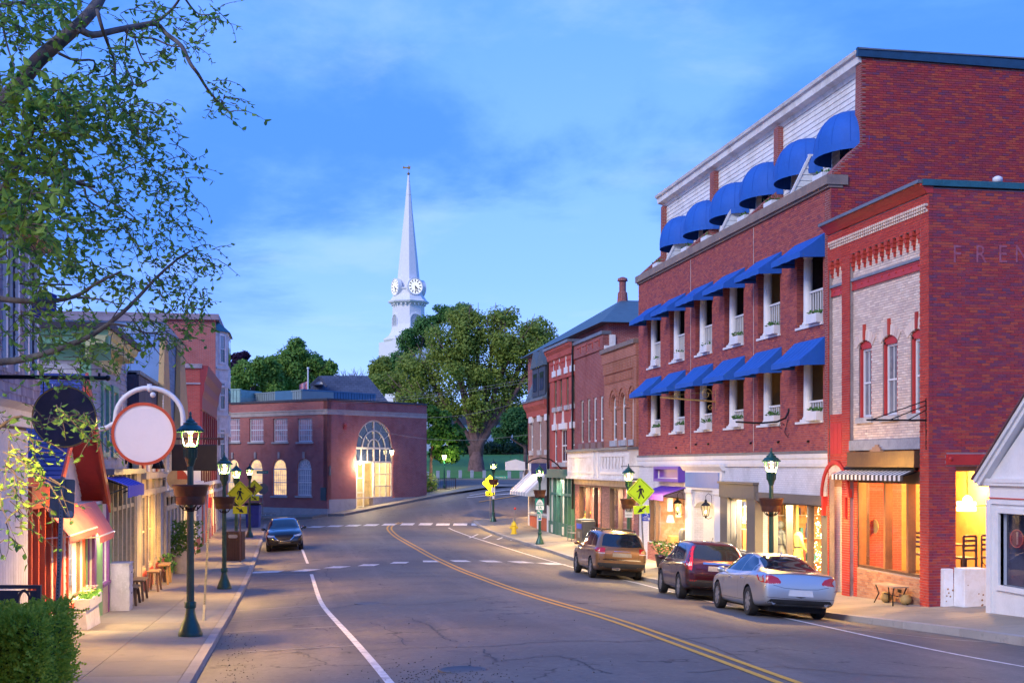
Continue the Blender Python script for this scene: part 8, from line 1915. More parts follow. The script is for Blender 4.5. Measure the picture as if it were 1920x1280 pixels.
p=wat(1209,49.0);t=ped_sign((p[0],p[1],rz_(*p[:2])),zy(p[0],p[1],921)-rz_(*p[:2]),'lime crossing sign with the blue disabled sign beneath it, behind the tan car',YGL,-1,-1,-TH+.05,STEEL)
t.rotation_euler=(0,R(-3),-TH+.05)
zq=zy(p[0],p[1],965)-rz_(*p[:2]);BLUES=pm('access_blue',(.01,.05,.52),.45,bump=0);WHT2=pm('sign_white',(.70,.70,.70),.5,bump=0,var=.04)
q=thing('disabled_parking_sign','blue disabled parking sign under the lime crossing sign','sign',(p[0],p[1],rz_(*p[:2])+zq),-TH+.05,local=True);q.location.x+=.05
b=MB();b.box(-.152,.152,.002,.012,-.23,.23);b.build('plate',BLUES,q,bevel=.006);b=MB();T=Matrix(((1,0,0,-.01),(0,0,-1,0),(0,1,0,0),(0,0,0,1)))
b.tube([(-.02+.075*math.cos(k*PI/10-2.2),-.002,.02+.075*math.sin(k*PI/10-2.2))for k in range(15)],.010,5);b.sph((-.035,-.002,.165),.024,8,(1,.3,1));b.tube([(-.035,-.002,.14),(-.03,-.002,.04),(.04,-.002,.04),(.075,-.002,-.03),(.1,-.002,-.02)],.012,5);b.tube([(-.033,-.002,.09),(.03,-.002,.09)],.010,5);b.build('symbol',WHT2,q)
text('PARKING',.055,T@Matrix.Translation((0,-.10,.0)),bold=True).build('lettering',WHT2,q);text('ONLY',.055,T@Matrix.Translation((-.02,-.165,.0)),bold=True).build('lettering',WHT2,q);b=MB();b.box(.07,.145,-.003,.002,-.19,-.10);b.build('sticker',WHT2,q)
p=wat(925-6,86.2);ped_sign((p[0],p[1],ground(*p[:2])),zy(p[0],p[1],905.5)-ground(*p[:2]),'yellow crossing sign behind the farthest right street lamp',YG,-1,-1,-TH,STEEL)
# ---------------- plates fixed to the lamp posts
def plate(name,label,ref,u,v,w,h,mat,yoff=-.075,cat='sign',rz=-TH):
    z=zy(ref[0],ref[1],v);t=thing(name,label,cat,(ref[0]+st*yoff,ref[1]+ct*yoff,z),rz,local=True);b=MB();b.box(-w/2,w/2,0,.008,-h/2,h/2);b.build('plate',mat,t,bevel=.004);return t
T0=lambda x,z:Matrix(((1,0,0,x),(0,0,-1,-.001),(0,1,0,z),(0,0,0,1)))
SGN=pm('route_green',(.01,.26,.20),.45,bump=0);DRK=pm('sign_dark',(.05,.06,.08),.5,bump=0);BACKM=pm('sign_back_grey',(.16,.17,.18),.45,.4,var=.08)
L6=LPOS[5];t=plate('parking_sign','white two hour parking sign on the lamp post behind the tan car',L6,1181,958.5,.30,.46,WHT2);
for i,s in enumerate(('TWO','HOUR','PARKING')):text(s,.085 if i<2 else .062,T0(0,.13-.13*i),bold=True).build('lettering',DRK,t)
L7=LPOS[6];px7=camY(L7[0],L7[1])/F
t=plate('bike_route_sign','green and white bike route sign numbered 1A on the far lamp post',L7,1012,944.5,.46,.62,SGN);b=MB();b.box(-.21,.21,-.004,.002,-.295,-.09);b.prism([(-.19,-.05),(.19,-.05),(.17,.06),(.1,.19),(0,.27),(-.1,.19),(-.17,.06)],1,-.004,.002);b.build('white_field',WHT2,t)
text('1A',.19,T0(0,-.19)@Matrix.Translation((0,0,.004)),bold=True).build('lettering',SGN,t);b=MB()
for sx in(-.075,.075):b.tube([(sx+.05*math.cos(k*PI/6),-.006,.02+.05*math.sin(k*PI/6))for k in range(13)],.008,4)
b.tube([(-.075,-.006,.02),(-.03,-.006,.09),(.045,-.006,.09),(.0,-.006,.02),(-.03,-.006,.09)],.008,4);b.tube([(.075,-.006,.02),(.04,-.006,.12)],.008,4);b.build('bicycle',SGN,t)
t=plate('arrow_plate','small green plate with a white arrow under the bike route sign',L7,1012,959.2,.28,.21,SGN);b=MB();b.prism([(.1,-.08),(.08,-.1),(-.055,.035),(-.03,.06)],1,-.004,.002);b.prism([(-.1,.09),(-.085,-.0),(-.0,.08)],1,-.004,.002);b.build('arrow',WHT2,t)
t=plate('trail_plate','little green and blue trail marker under the arrow plate',L7,1012,969.5,.19,.32,WHT2);b=MB();b.box(-.075,.075,-.004,.002,-.12,.13);b.build('field',SGN,t);b=MB();b.box(-.075,.075,-.006,-.003,-.12,-.06);b.build('blue_field',BLUES,t);b=MB();b.prism([(0,.1),(.045,.04),(0,-.02),(-.045,.04)],1,-.006,.0);b.build('emblem',WHT2,t)
L8=LPOS[7];z8=zy(L8[0],L8[1],894.5);t=thing('street_name_sign','green street name blade reading Mechanic St on the farthest right lamp post','sign',(L8[0]+.45,L8[1]-.1,z8),-TH,local=True);b=MB();b.box(-.42,.48,0,.01,-.115,.115);b.build('blade',SGN,t);text('Mechanic St',.145,T0(.03,0)).build('lettering',WHT2,t)
t=plate('parking_sign','small white parking notice under the pot of the farthest right lamp',L8,927,918,.25,.34,WHT2);text('NO',.08,T0(0,.09)).build('lettering',DRK,t);text('PARKING',.05,T0(0,-.02)).build('lettering',DRK,t)
t=plate('notice','tiny white notice low on the farthest right lamp post',L8,927,932,.14,.22,WHT2)
# stop sign seen from behind, with a street name blade
p=wat(492.5,88.0);gz_=ground(*p[:2]);t=thing('stop_sign','grey back of an octagonal stop sign with a green street name blade on top','sign',(p[0],p[1],gz_),-TH,local=True);hS=zy(p[0],p[1],916)-gz_;hB=zy(p[0],p[1],885)-gz_
b=MB();b.tube([(0,.03,0),(0,.03,hB)],.03,6);b.build('post',STEEL,t);b=MB();b.prism([(.40*math.cos(PI/8+k*PI/4),hS+.40*math.sin(PI/8+k*PI/4))for k in range(8)],1,0,.01);b.build('octagon',BACKM,t);b=MB();b.box(-.42,.38,-.0,.012,hB-.09,hB+.1);b.build('blade',SGN,t);text('Bayview St',.13,T0(-.02,hB)).build('lettering',WHT2,t)
# perforated square posts on the left pavement
def perf_post(b,h,s=.025):
    b.box(-s,s,-s,s,0,h)
def holes_(h,s=.025):
    b=MB();n=int(h/.05)
    for i in range(n):z=.1+(h-.15)*i/n;b.lathe([(.001,.001),(.008,.001),(.008,-.001),(.001,-.001)],(0,-s-.0005,z),6,'y')
    return b
p=gnd(98,1142,lz);t=thing('signpost','leaning perforated steel post with the grey back of a parking sign, by the hedge','sign',wat(102,17.0),-TH,local=True);t.location.z=ground(*t.location[:2]);tp=wpos(118,893,17.0);hP=tp[2]-t.location.z;lean=math.atan2(-math.dist((tp[0],tp[1]),tuple(t.location)[:2]),hP)
t.rotation_euler=(0,-lean,-TH);b=MB();perf_post(b,hP);b.build('post',STEEL,t);holes_(hP).build('perforations',IRON,t,kind='stuff')
b=MB();w,h=.165,.26;pts=[]
for cx,cz_,a0 in((w-.03,h-.03,0),(-w+.03,h-.03,PI/2),(-w+.03,-h+.03,PI),(w-.03,-h+.03,3*PI/2)):pts+=[(cx+.03*math.cos(a0+k*PI/6),cz_+.03*math.sin(a0+k*PI/6))for k in range(4)]
b=MB(Matrix.Translation((-.01,.03,hP-.29)));b.prism(pts,1,0,.006);b.build('sign_back',BACKM,t);b=MB(Matrix.Translation((.10,.028,hP-.49)));b.lathe([(.002,-.002),(.045,-.002),(.045,.002),(.002,.002)],n=16,ax='y');b.build('sticker',pm('pale_sticker',(.34,.35,.37),.5),t)
x,y,z=gnd(382,1163,lz);t=thing('signpost','slim perforated steel post with a red cap behind the nearest lamp','post',(x,y,z),-TH,local=True);t.rotation_euler=(0,R(3),-TH);b=MB();perf_post(b,2.62,.022);b.build('post',STEEL,t);holes_(2.5,.022).build('perforations',IRON,t,kind='stuff');b=MB();b.box(-.03,.03,-.03,.03,2.45,2.68);b.build('red_band',pm('band_red',(.55,.02,.03),.5),t);b=MB();b.box(-.026,.026,-.026,.026,0,.35);b.build('sleeve',pm('galvanised',(.45,.46,.48)),t)
# ---------------- hydrant, bins, newspaper box, benches, pots
x,y,z=gnd(963.5,1001,rz_);t=thing('fire_hydrant','yellow fire hydrant with a thin red topped marker rod','hydrant',(x,y,z),local=True);YH=pm('hydrant_yellow',(.72,.50,.02),.5,var=.1)
b=MB();b.lathe([(.2,0),(.2,.05),(.15,.07),(.145,.48),(.18,.5),(.18,.54),(.15,.56),(.13,.66),(.07,.74),(.035,.76),(.035,.80),(.005,.81)],n=14);b.build('body',YH,t,smooth='auto');b=MB();b.lathe([(.075,-.24),(.075,.24)],(0,0,.40),10,'x');b.lathe([(.09,.12),(.09,.23),(.04,.25)],(0,0,.38),10,'y');b.build('nozzles',YH,t,smooth='auto');b=MB();b.tube([(.06,0,.5),(.07,0,1.5)],.012,5);b.build('marker_rod',STEEL,t);b=MB();b.sph((.07,0,1.52),.08,8);b.build('marker',pm('marker_red',(.6,.03,.02),.5),t)
def litter_bin(loc,label,slat,n=9):
    t=thing('litter_bin',label,'bin',loc,-TH,local=True)
    for k in range(4):
        a=PI/2*k;c_,s_=math.cos(a),math.sin(a)
        for i in range(n):q=-.34+.68*(i+.5)/n;b=MB();b.obox((c_*.36-s_*q,s_*.36+c_*q,.62),(.03,.06,1.16),(0,0,a));b.build('slat',slat,t)
    b=MB();b.box(-.33,.33,-.33,.33,.06,1.12);b.build('liner',pm('bin_liner',(.05,.035,.03),.7),t);b=MB();b.box(-.38,.38,-.38,.38,1.2,1.25);b.build('lid',slat,t,bevel=.01)
    b=MB();b.prism([(-.15,.98),(.15,.98),(.2,1.03),(.2,1.09),(.15,1.13),(-.15,1.13),(-.2,1.09),(-.2,1.03)],1,-.385,-.376);b.build('slot_plate',pm('galvanised',()),t)if 'galvanised' in MATS else None
    return t
p=wat(442.5,55.0);litter_bin((p[0]-.05,p[1],lz(*p[:2])),'brown slatted litter bin beside the third lamp post',pm('brown_slat',(.12,.06,.035),.7,rnd=.15))
p=wat(475,83);t=thing('recycling_bin','tall blue recycling bin with a dark frame at the end of the left pavement','bin',p,-TH,local=True)
b=MB();b.hexa([(-.4,-.35,0),(.4,-.35,0),(.4,.35,0),(-.4,.35,0),(-.46,-.4,1.45),(.46,-.4,1.45),(.46,.4,1.45),(-.46,.4,1.45)]);b.build('body',pm('bin_blue',(.02,.05,.28),.5),t,bevel=.03);b=MB();b.box(-.5,.5,-.44,.44,1.45,1.6);b.build('lid',IRON,t,bevel=.04)
x,y,z=(14.9,62.8,rz_(14.9,62.8));t=thing('newspaper_box','dark newspaper box against the shopfront behind the tan car','box',(x,y,z),PI/2,local=True)
b=MB();b.box(-.7,.7,-.35,.35,.05,1.25);b.build('case',pm('dark_box',(.05,.05,.055),.5),t,bevel=.04);b=MB();b.box(-.5,.5,.35,.37,.85,1.1);b.build('window',BLUES,t);b=MB();b.box(-.36,.72,-.37,.37,1.25,1.32);b.build('lid',GREYM,t)
b=MB();b.box(-.3,.3,.35,.365,.4,.7);b.build('panel',GREYM,t)
def bench(loc,rz,label,ln=1.3,mat=None,h=.45):
    t=thing('bench',label,'bench',loc,rz,local=True);mat=mat or WOODO
    for i in range(4):MB().box(-ln/2,ln/2,-.2+.105*i,-.2+.105*i+.095,h-.035,h).build('slat',mat,t)
    for sx in(-1,1):
        for sy in(-1,1):MB().tube([(sx*(ln/2-.08),sy*.17,h-.04),(sx*(ln/2-.2),sy*.14,h*.5),(sx*(ln/2-.06),sy*.2,0)],.017,6).build('leg',IRON,t,smooth=True)
    b=MB();b.tube([(-ln/2+.2,0,h*.48),(ln/2-.2,0,h*.48)],.012,5);b.build('stretcher',IRON,t);return t
x,y,z=gnd(1714,1141,rz_);p=(15.05,30.15);bench((p[0],p[1],rz_(*p)),PI/2,'slatted bench with curved iron legs under the cafe window',1.15,pm('grey_oak',(.34,.26,.19),.7),.50)
for i,(ux,yy,lb)in enumerate(((0,30.75,'round yellowish pot under the left end of the cafe bench'),(.1,29.75,'squat tan pot under the right end of the cafe bench'))):
    b=MB();b.lathe([(.07,0),(.14,.08),(.15,.16),(.10,.24),(.11,.26)],(15.22+ux*.3,yy,rz_(15.2,yy)),14);tag(b.build('clay_pot',pm('ochre_pot',(.42,.28,.10),.6),None,smooth=True),lb,'pot')
p=(15.05,66.4);t=thing('bench','small grey wire bench beside the green shopfront','bench',(p[0],p[1],rz_(*p)),PI/2,local=True);b=MB();b.box(-.5,.5,-.2,.2,.42,.45);b.build('seat',GREYM,t)
for sx in(-.45,.45):
    b=MB();b.tube([(sx,-.18,0),(sx,-.18,.42)],.02,5);b.tube([(sx,.18,0),(sx,.18,.8)],.02,5);b.build('leg',GREYM,t)
b=MB();b.tube([(-.45,.18,.78),(.45,.18,.78)],.02,5);b.tube([(-.45,.18,.62),(.45,.18,.62)],.015,5);b.build('backrest',GREYM,t)
def pot_plant(loc,label,potm,r=.24,h=.4,leafm=None,ph=.5,n=110,terra=False):
    t=thing('potted_plant',label,'plant',loc,local=True);b=MB();b.lathe([(r*.7,0),(r*.8,h*.4),(r,h*.9),(r*1.06,h),(r*.9,h),(r*.8,h*.85),(.01,h*.85)],n=16);b.build('pot',potm,t,smooth='auto');b=MB();rng=random.Random(int(loc[1]*10));
    for k in range(5):leafy(b,(rng.gauss(0,r*.3),rng.gauss(0,r*.3),h*.8),r*1.25,n//5,min(.15,ph*.35),rng,ph/r*.8)
    b.build('plant',leafm or PLANT,t,kind='stuff');return t
DPOT=pm('charcoal_pot',(.04,.035,.045),.5);TERR=pm('terracotta',(.42,.12,.06),.7)
for u,v,lb in((1262,1048,'dark pot with spiky plant in front of the purple shop window'),(1278,1044,'dark pot with grassy plant beside the hotel entrance')):
    y=49.2 if u==1262 else 48.0;x=14.75 if u==1262 else 15.05;pot_plant((x,y,rz_(x,y)+.02),lb,DPOT,.26,.5,None,.6,130)
x,y,z=wat(340,47.5);x=-3.72;pot_plant((x,48.5,lz(x,48.5)),'pale round urn with a tall leafy plant on the left pavement',pm('pale_urn',(.50,.44,.36),.7),.42,.85,leafmat('leaf_urn',[(.08,.18,.02),(.14,.25,.03),(.20,.30,.05)]),1.2,700)
pot_plant((-3.75,50.2,lz(-3.75,50.2)),'small terracotta pot with a plant next to the pale urn',TERR,.22,.4,None,.4,80)
pot_plant((-3.85,43.8,lz(-3.85,43.8)),'slim box plant by the butter yellow shop door',pm('tan_pot',(.4,.3,.2),.7),.18,.35,LG3,.6,120)
def stool(loc,rz,label,ln=.9,h=.5,mat=None):
    t=thing('stool',label,'bench',loc,rz,'wooden benches along the left shopfronts',local=True);mat=mat or pm('bench_brown',(.20,.12,.06),.6)
    MB().box(-ln/2,ln/2,-.17,.17,h-.05,h).build('seat',mat,t,bevel=.006)
    for sx in(-1,1):
        for sy in(-1,1):MB().hexa([(sx*(ln/2-.05)-.03,sy*.15-.03,0),(sx*(ln/2-.05)+.03,sy*.15-.03,0),(sx*(ln/2-.05)+.03,sy*.15+.03,0),(sx*(ln/2-.05)-.03,sy*.15+.03,0),(sx*(ln/2-.12)-.03,sy*.1-.03,h-.05),(sx*(ln/2-.12)+.03,sy*.1-.03,h-.05),(sx*(ln/2-.12)+.03,sy*.1+.03,h-.05),(sx*(ln/2-.12)-.03,sy*.1+.03,h-.05)]).build('leg',mat,t)
for y,ln,h,lb,m_ in((33.9,1.0,.48,'dark wooden bench nearest the white cabinet',pm('bench_dark',(.09,.05,.03),.6)),(35.6,1.1,.58,'brown wooden bench in front of the dark shopfront',None),(39.6,1.0,.62,'honey coloured bench by the white pilaster',pm('bench_honey',(.40,.24,.10),.6)),(42.9,1.1,.66,'farthest wooden bench by the red panelled shopfront',MATS.get('bench_honey'))):
    m_=m_ or pm('bench_brown',(.20,.12,.06),.6);stool((-3.86,y,lz(-3.86,y)),PI/2,lb,ln,h,m_)
t=thing('cabinet','white two drawer cabinet standing on the left pavement','cabinet',(-3.9,32.1,lz(-3.9,32.1)),PI/2,local=True);b=MB();b.box(-.34,.34,-.22,.22,0,1.12);b.build('body',pm('cabinet_grey',(.52,.52,.56),.5),t,bevel=.01)
b=MB();b.box(-.36,.36,-.24,.24,1.12,1.15);b.build('top',MATS['cabinet_grey'],t)
for z in(.1,.6):b=MB();b.box(-.30,.30,-.235,-.22,z,z+.44);d_=b.build('drawer',MATS['cabinet_grey'],t);b=MB();b.box(-.08,.08,-.25,-.235,z+.3,z+.33);b.build('handle',STEEL,d_)
# dark bench back beside the hedge
x,y,z=wat(30,18.3);gz_=ground(x,y);t=thing('bench','dark bench back with an oval cut out behind the hedge','bench',(x,y,gz_),-TH,local=True);zt_=zy(x,y,1096)-gz_
DKB=pm('dark_bench',(.035,.035,.05),.5);b=MB();w0,w1=-.75,.36
b.box(w0,w1,-.03,.03,zt_-.05,zt_);b.box(w1-.06,w1,-.03,.03,0,zt_-.05);oc=.12;b.box(w0,oc-.09,-.02,.02,zt_-.42,zt_-.08);b.box(oc+.09,w1-.06,-.02,.02,zt_-.42,zt_-.08);b.box(oc-.09,oc+.09,-.02,.02,zt_-.1,zt_-.08);b.build('backrest',DKB,t)
b=MB();b.box(w0,w1,-.45,.0,.42,.46);b.build('seat',DKB,t)
for sx in(w0+.05,w1-.08):MB().box(sx,sx+.05,-.42,-.37,0,.42).build('leg',DKB,t)
b=MB();n=20
for i in range(n):a0,a1=2*PI*i/n,2*PI*(i+1)/n;b.prism([(oc+.075*math.cos(a0),zt_-.25+.15*math.sin(a0)),(oc+.075*math.cos(a1),zt_-.25+.15*math.sin(a1)),(oc+.1*math.cos(a1),zt_-.25+.19*math.sin(a1)),(oc+.1*math.cos(a0),zt_-.25+.19*math.sin(a0))],1,-.03,.03)
b.build('oval_rim',DKB,t)
# hedge
rng=random.Random(12);x,y,z=wat(45,15.6);t=thing('hedge','dense clipped green hedge in the bottom left corner','hedge',(x,y,z),-TH,local=True)
HEDL=leafmat('leaf_hedge',[(.17,.33,.03),(.25,.42,.05),(.33,.50,.07),(.19,.35,.04)]);b=MB();hh_=1.02
def hedge_leaf(p,nrm):
    d=(nrm*.8+Vector((rng.gauss(0,.5),rng.gauss(0,.5),rng.gauss(.35,.5)))).normalized();e=d.cross(Vector((rng.gauss(0,1),rng.gauss(0,1),rng.gauss(0,1)))).normalized();k=rng.uniform(.022,.046)
    for j in range(3):
        q=p+d*k*.8*j;f=(e if j%2 else-e);b.add([tuple(q),tuple(q+d*k*.45+f*k*.55),tuple(q+d*k*.9+f*k*.1),tuple(q+d*k*.45-f*k*.45)],[(0,1,2,3)])
for i in range(9500):
    f=rng.random();xx=rng.uniform(-1.0,.36)
    bump_=.055*math.sin(xx*7)+.04*math.sin(xx*17+2)
    if f<.5:p=Vector((xx,-.62+rng.gauss(0,.05)+bump_*.6,rng.uniform(.02,hh_)));n_=Vector((0,-1,.2))
    elif f<.8:yy=rng.uniform(-.62,.7);p=Vector((xx,yy,hh_+bump_+rng.gauss(0,.04)-.1*max(0,xx-.1)));n_=Vector((0,0,1))
    else:yy=rng.uniform(-.62,.7);p=Vector((.36+.05*math.sin(yy*9)+rng.gauss(0,.05),yy,rng.uniform(.1,hh_)));n_=Vector((1,0,.2))
    hedge_leaf(p,n_)
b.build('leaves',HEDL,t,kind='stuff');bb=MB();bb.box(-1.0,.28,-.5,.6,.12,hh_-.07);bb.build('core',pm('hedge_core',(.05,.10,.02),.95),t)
bb=MB()
for i in range(40):x0,y0=rng.uniform(-.9,.34),rng.uniform(-.6,.6);bb.tube([(x0*.9,y0*.8,0),(x0+rng.gauss(0,.05),y0,.3),(x0+rng.gauss(0,.1),y0+rng.gauss(0,.06),.7)],[.012,.009,.004],4)
bb.build('stems',pm('hedge_stem',(.10,.05,.05),.9),t)
# ================================================================== cars
def crom(P,n):
    P=[np.array(p,float)for p in P];P=[2*P[0]-P[1]]+P+[2*P[-1]-P[-2]];out=[]
    for i in range(1,len(P)-2):
        a,b,c,d=P[i-1:i+3]
        for k in range(n):t=k/n;out.append(.5*(2*b+(c-a)*t+(2*a-5*b+4*c-d)*t*t+(3*b-a-3*c+d)*t**3))
    out.append(P[-2]);return out
TYRE=pm('tyre',(.018,.017,.018),.85,bump=.3,bs=30);RIMM=pm('alloy',(.36,.36,.38),.3,.6,bump=0,var=.05);CARGL=pm('car_glass',(.012,.016,.022),.04,bump=0,spec=1.0,var=.1);TAIL=pm('tail_red',(.42,.010,.012),.15,bump=0,spec=1,var=.1);TAILC=pm('tail_clear',(.55,.50,.52),.15,bump=0,spec=1);CHROME=pm('chrome',(.62,.62,.64),.12,1.0,bump=0,var=.03);BLKPL=pm('black_plastic',(.02,.02,.022),.55);HEADL=pm('headlamp',(.50,.50,.52),.08,.3,bump=0,spec=1);ARCHM=pm('wheel_well',(.008,.008,.009),.95)
def car_body(stations,seg=5):
    st=crom(stations,seg);nodes=[]
    for x,w,zb,zs,zt,wt in st:
        h=zs-zb;pts=[(0,zb),(.72*w,zb),(.93*w,zb+.05),(.985*w,zb+.33*h),(w,zb+.62*h),(.985*w,zs-.07),(.945*w,zs-.005),((.945*w+wt)/2+.012,(zs+zt)/2+.01),(wt,zt-.055*min(1,(zt-zs)/.3)),(wt*.80,zt-.006),(wt*.4,zt+.012),(0,zt+.016)]
        nodes.append([(x,p[0],p[1])for p in crom(pts,3)])
    m=len(nodes[0]);V,Fc=[],[];full=[]
    for ring in nodes:
        left=ring;right=[(x,-y,z)for x,y,z in ring[-2:0:-1]];full.append(left+right)
    n=len(full[0])
    for rgn in full:V+=[tuple(map(float,v))for v in rgn]
    for i in range(len(full)-1):
        for k in range(n):Fc.append([i*n+k,(i+1)*n+k,(i+1)*n+(k+1)%n,i*n+(k+1)%n])
    Fc.append(list(range(n)));Fc.append(list(range((len(full)-1)*n,len(full)*n))[::-1])
    return V,Fc
def make_car(label,stations,paint,wx,wr,spec,name='car',cat='car',heavy=False):
    t=thing(name,label,cat,local=True)
    V,Fc=car_body(stations);bm=bmesh.new()
    vs=[bm.verts.new(v)for v in V]
    for f in Fc:
        try:bm.faces.new([vs[i]for i in f])
        except ValueError:pass
    bmesh.ops.recalc_face_normals(bm,faces=bm.faces);me=bpy.data.meshes.new('body');bm.to_mesh(me);bvh=BVHTree.FromBMesh(bm);bm.free();me.materials.append(paint)
    o=bpy.data.objects.new('body',me);COL.objects.link(o)
    cb=MB();
    for x in wx:
        for s in(-1,1):cb.lathe([(wr+.055,.62),(wr+.055,1.3)]if s>0 else[(wr+.055,-1.3),(wr+.055,-.62)],(x,0,wr),28,'y')
    cb.v=[(v[0],-v[1],v[2])for v in cb.v]
    cme=bpy.data.meshes.new('cut');cme.from_pydata(cb.v,[],cb.f);cme.materials.append(ARCHM)
    bmc=bmesh.new();bmc.from_mesh(cme);bmesh.ops.recalc_face_normals(bmc,faces=bmc.faces);bmc.to_mesh(cme);bmc.free()
    co_=bpy.data.objects.new('cut',cme);COL.objects.link(co_)
    md=o.modifiers.new('b','BOOLEAN');md.object=co_;md.operation='DIFFERENCE';md.solver='EXACT';md.material_mode='TRANSFER'
    dg=bpy.context.evaluated_depsgraph_get();me2=bpy.data.meshes.new_from_object(o.evaluated_get(dg));o.modifiers.clear();o.data=me2;me2.name='body'
    bpy.data.objects.remove(co_);me2.polygons.foreach_set('use_smooth',[True]*len(me2.polygons));me2.set_sharp_from_angle(angle=R(38));o.parent=t;ORG[o.name]=(0,0,0)
    body=o
    def patch(poly,view,mat,nm,off=.004,parent=None,grid=.045,curve=True):
        if curve and len(poly)>2:pass
        pp=[Vector(p)for p in poly];ed=[];P=[]
        for a,b_ in zip(pp,pp[1:]+pp[:1]):
            k=max(1,int((b_-a).length/grid));P+=[a.lerp(b_,i/k)for i in range(k)]
        nb=len(P);ed=[(i,(i+1)%nb)for i in range(nb)]
        xs,ys=[p.x for p in P],[p.y for p in P];x=min(xs)+grid/2
        def inside(q):
            c=False
            for a,b_ in zip(P,P[1:]+P[:1]):
                if(a.y>q.y)!=(b_.y>q.y)and q.x<(b_.x-a.x)*(q.y-a.y)/(b_.y-a.y)+a.x:c=not c
            return c
        while x<max(xs):
            y=min(ys)+grid/2
            while y<max(ys):
                q=Vector((x,y))
                if inside(q)and min((q-p).length for p in P)>grid*.4:P.append(q)
                y+=grid
            x+=grid
        r=delaunay_2d_cdt(P,ed,[list(range(nb))],1,1e-5);vv=[];ok=[]
        for p in r[0]:
            if view in('L','R'):s=1 if view=='L' else-1;org,d=Vector((p.x,s*3,p.y)),Vector((0,-s,0))
            elif view=='B':org,d=Vector((-5,p.x,p.y)),Vector((1,0,0))
            elif view=='F':org,d=Vector((5,p.x,p.y)),Vector((-1,0,0))
            else:org,d=Vector((p.x,p.y,4)),Vector((0,0,-1))
            h=bvh.ray_cast(org,d)
            if h[0]is None:ok.append(False);vv.append((0,0,0));continue
            n_=h[1]if h[1].dot(d)<0 else-h[1];ok.append(True);vv.append(tuple(h[0]+n_*off))
        b=MB();fs=[]
        dref={'L':Vector((0,1,0)),'R':Vector((0,-1,0)),'B':Vector((-1,0,0)),'F':Vector((1,0,0)),'T':Vector((0,0,1))}[view]
        for f in r[2]:
            if all(ok[i]for i in f):
                a_,b__,c_=(Vector(vv[i])for i in f[:3]);fs.append(list(f)if(b__-a_).cross(c_-a_).dot(dref)>0 else list(f)[::-1])
        b.add(vv,fs);return b.build(nm,mat,parent or t,smooth=True)
    def line(pts,view,w=.008,mat=ARCHM,nm='seam',off=.003):
        Q=[]
        pp=[Vector(p)for p in pts]
        L_,R_=[],[]
        for i,p in enumerate(pp):
            d=(pp[min(i+1,len(pp)-1)]-pp[max(i-1,0)]).normalized();n_=Vector((-d.y,d.x))*w/2;L_.append(p+n_);R_.append(p-n_)
        return patch([tuple(p)for p in L_+R_[::-1]],view,mat,nm,off,body,.06)
    for(poly,view,mat,nm)in spec['patches']:
        if view=='S':
            for s in 'LR':patch(poly,s,mat,nm)
        elif view=='B2':
            patch(poly,'B',mat,nm);patch([(-a,b_)for a,b_ in poly],'B',mat,nm)
        elif view=='F2':
            patch(poly,'F',mat,nm);patch([(-a,b_)for a,b_ in poly],'F',mat,nm)
        else:patch(poly,view,mat,nm)
    for(pts,view)in spec['lines']:
        if view=='S':
            for s in 'LR':line(pts,s)
        else:line(pts,view)
    # wheels
    W_=max(s[1]for s in stations)
    for x in wx:
        for s in(-1,1):
            y0=s*(W_-.23);b=MB();pr=[(wr*.66,-.10),(wr*.86,-.115),(wr*.97,-.10),(wr,-.06),(wr,.06),(wr*.97,.10),(wr*.86,.115),(wr*.66,.10)]
            b.lathe([(r,z)for r,z in pr],(x,y0+s*.115,wr),32,'y',cap=False);wh=b.build('wheel',TYRE,t,smooth='auto')
            b=MB();yo=y0+s*.195;n=spec.get('spokes',7)
            b.lathe([(wr*.60,-.02),(wr*.68,-.01),(wr*.68,.012),(wr*.6,.008)],(x,yo,wr),28,'y',cap=False)
            for k in range(n):
                a=2*PI*k/n;q=MB(Matrix.Translation((x,yo+s*.004,wr))@Matrix.Rotation(a,4,'Y'));q.hexa([(.03,-.012,-.045),(wr*.63,-.010,-.03),(wr*.63,.010,-.03),(.03,.016,-.045),(.03,-.012,.045),(wr*.63,-.010,.03),(wr*.63,.010,.03),(.03,.016,.045)]);b.add(q.v,q.f)
            b.lathe([(.01,-.02),(.07,-.02),(.06,.02),(.01,.022)],(x,yo,wr),12,'y');b.build('rim',RIMM,wh,smooth='auto')
            b=MB();b.lathe([(.01,-.01),(wr*.64,-.01),(wr*.64,.0),(.01,.0)],(x,yo-s*.05,wr),20,'y');b.build('brake_disc',BLKPL,wh)
    mx,mz,my=spec['mirror']
    for s in(-1,1):
        b=MB();b.sph((mx,s*(my+.11),mz),.1,12,(.55,1.1,.75));b.tube([(mx,s*(my-.06),mz-.07),(mx,s*(my+.05),mz-.03)],.025,6);b.build('mirror',paint,t,smooth=True)
    for hx,hz_ in spec['handles']:
        for s in 'LR':
            h=bvh.ray_cast(Vector((hx,3 if s=='L' else-3,hz_)),Vector((0,-1 if s=='L' else 1,0)))
            if h[0]:b=MB();b.obox(tuple(h[0]+Vector((0,.012 if s=='L' else-.012,0))),(.19,.03,.032));b.build('handle',spec.get('hmat',paint),body,bevel=.008)
    b=MB();L0,L1=stations[0][0],stations[-1][0];b.box(L0+.35,L1-.35,-.62,.62,.16,.40);b.build('underbody',ARCHM,t)
    return t
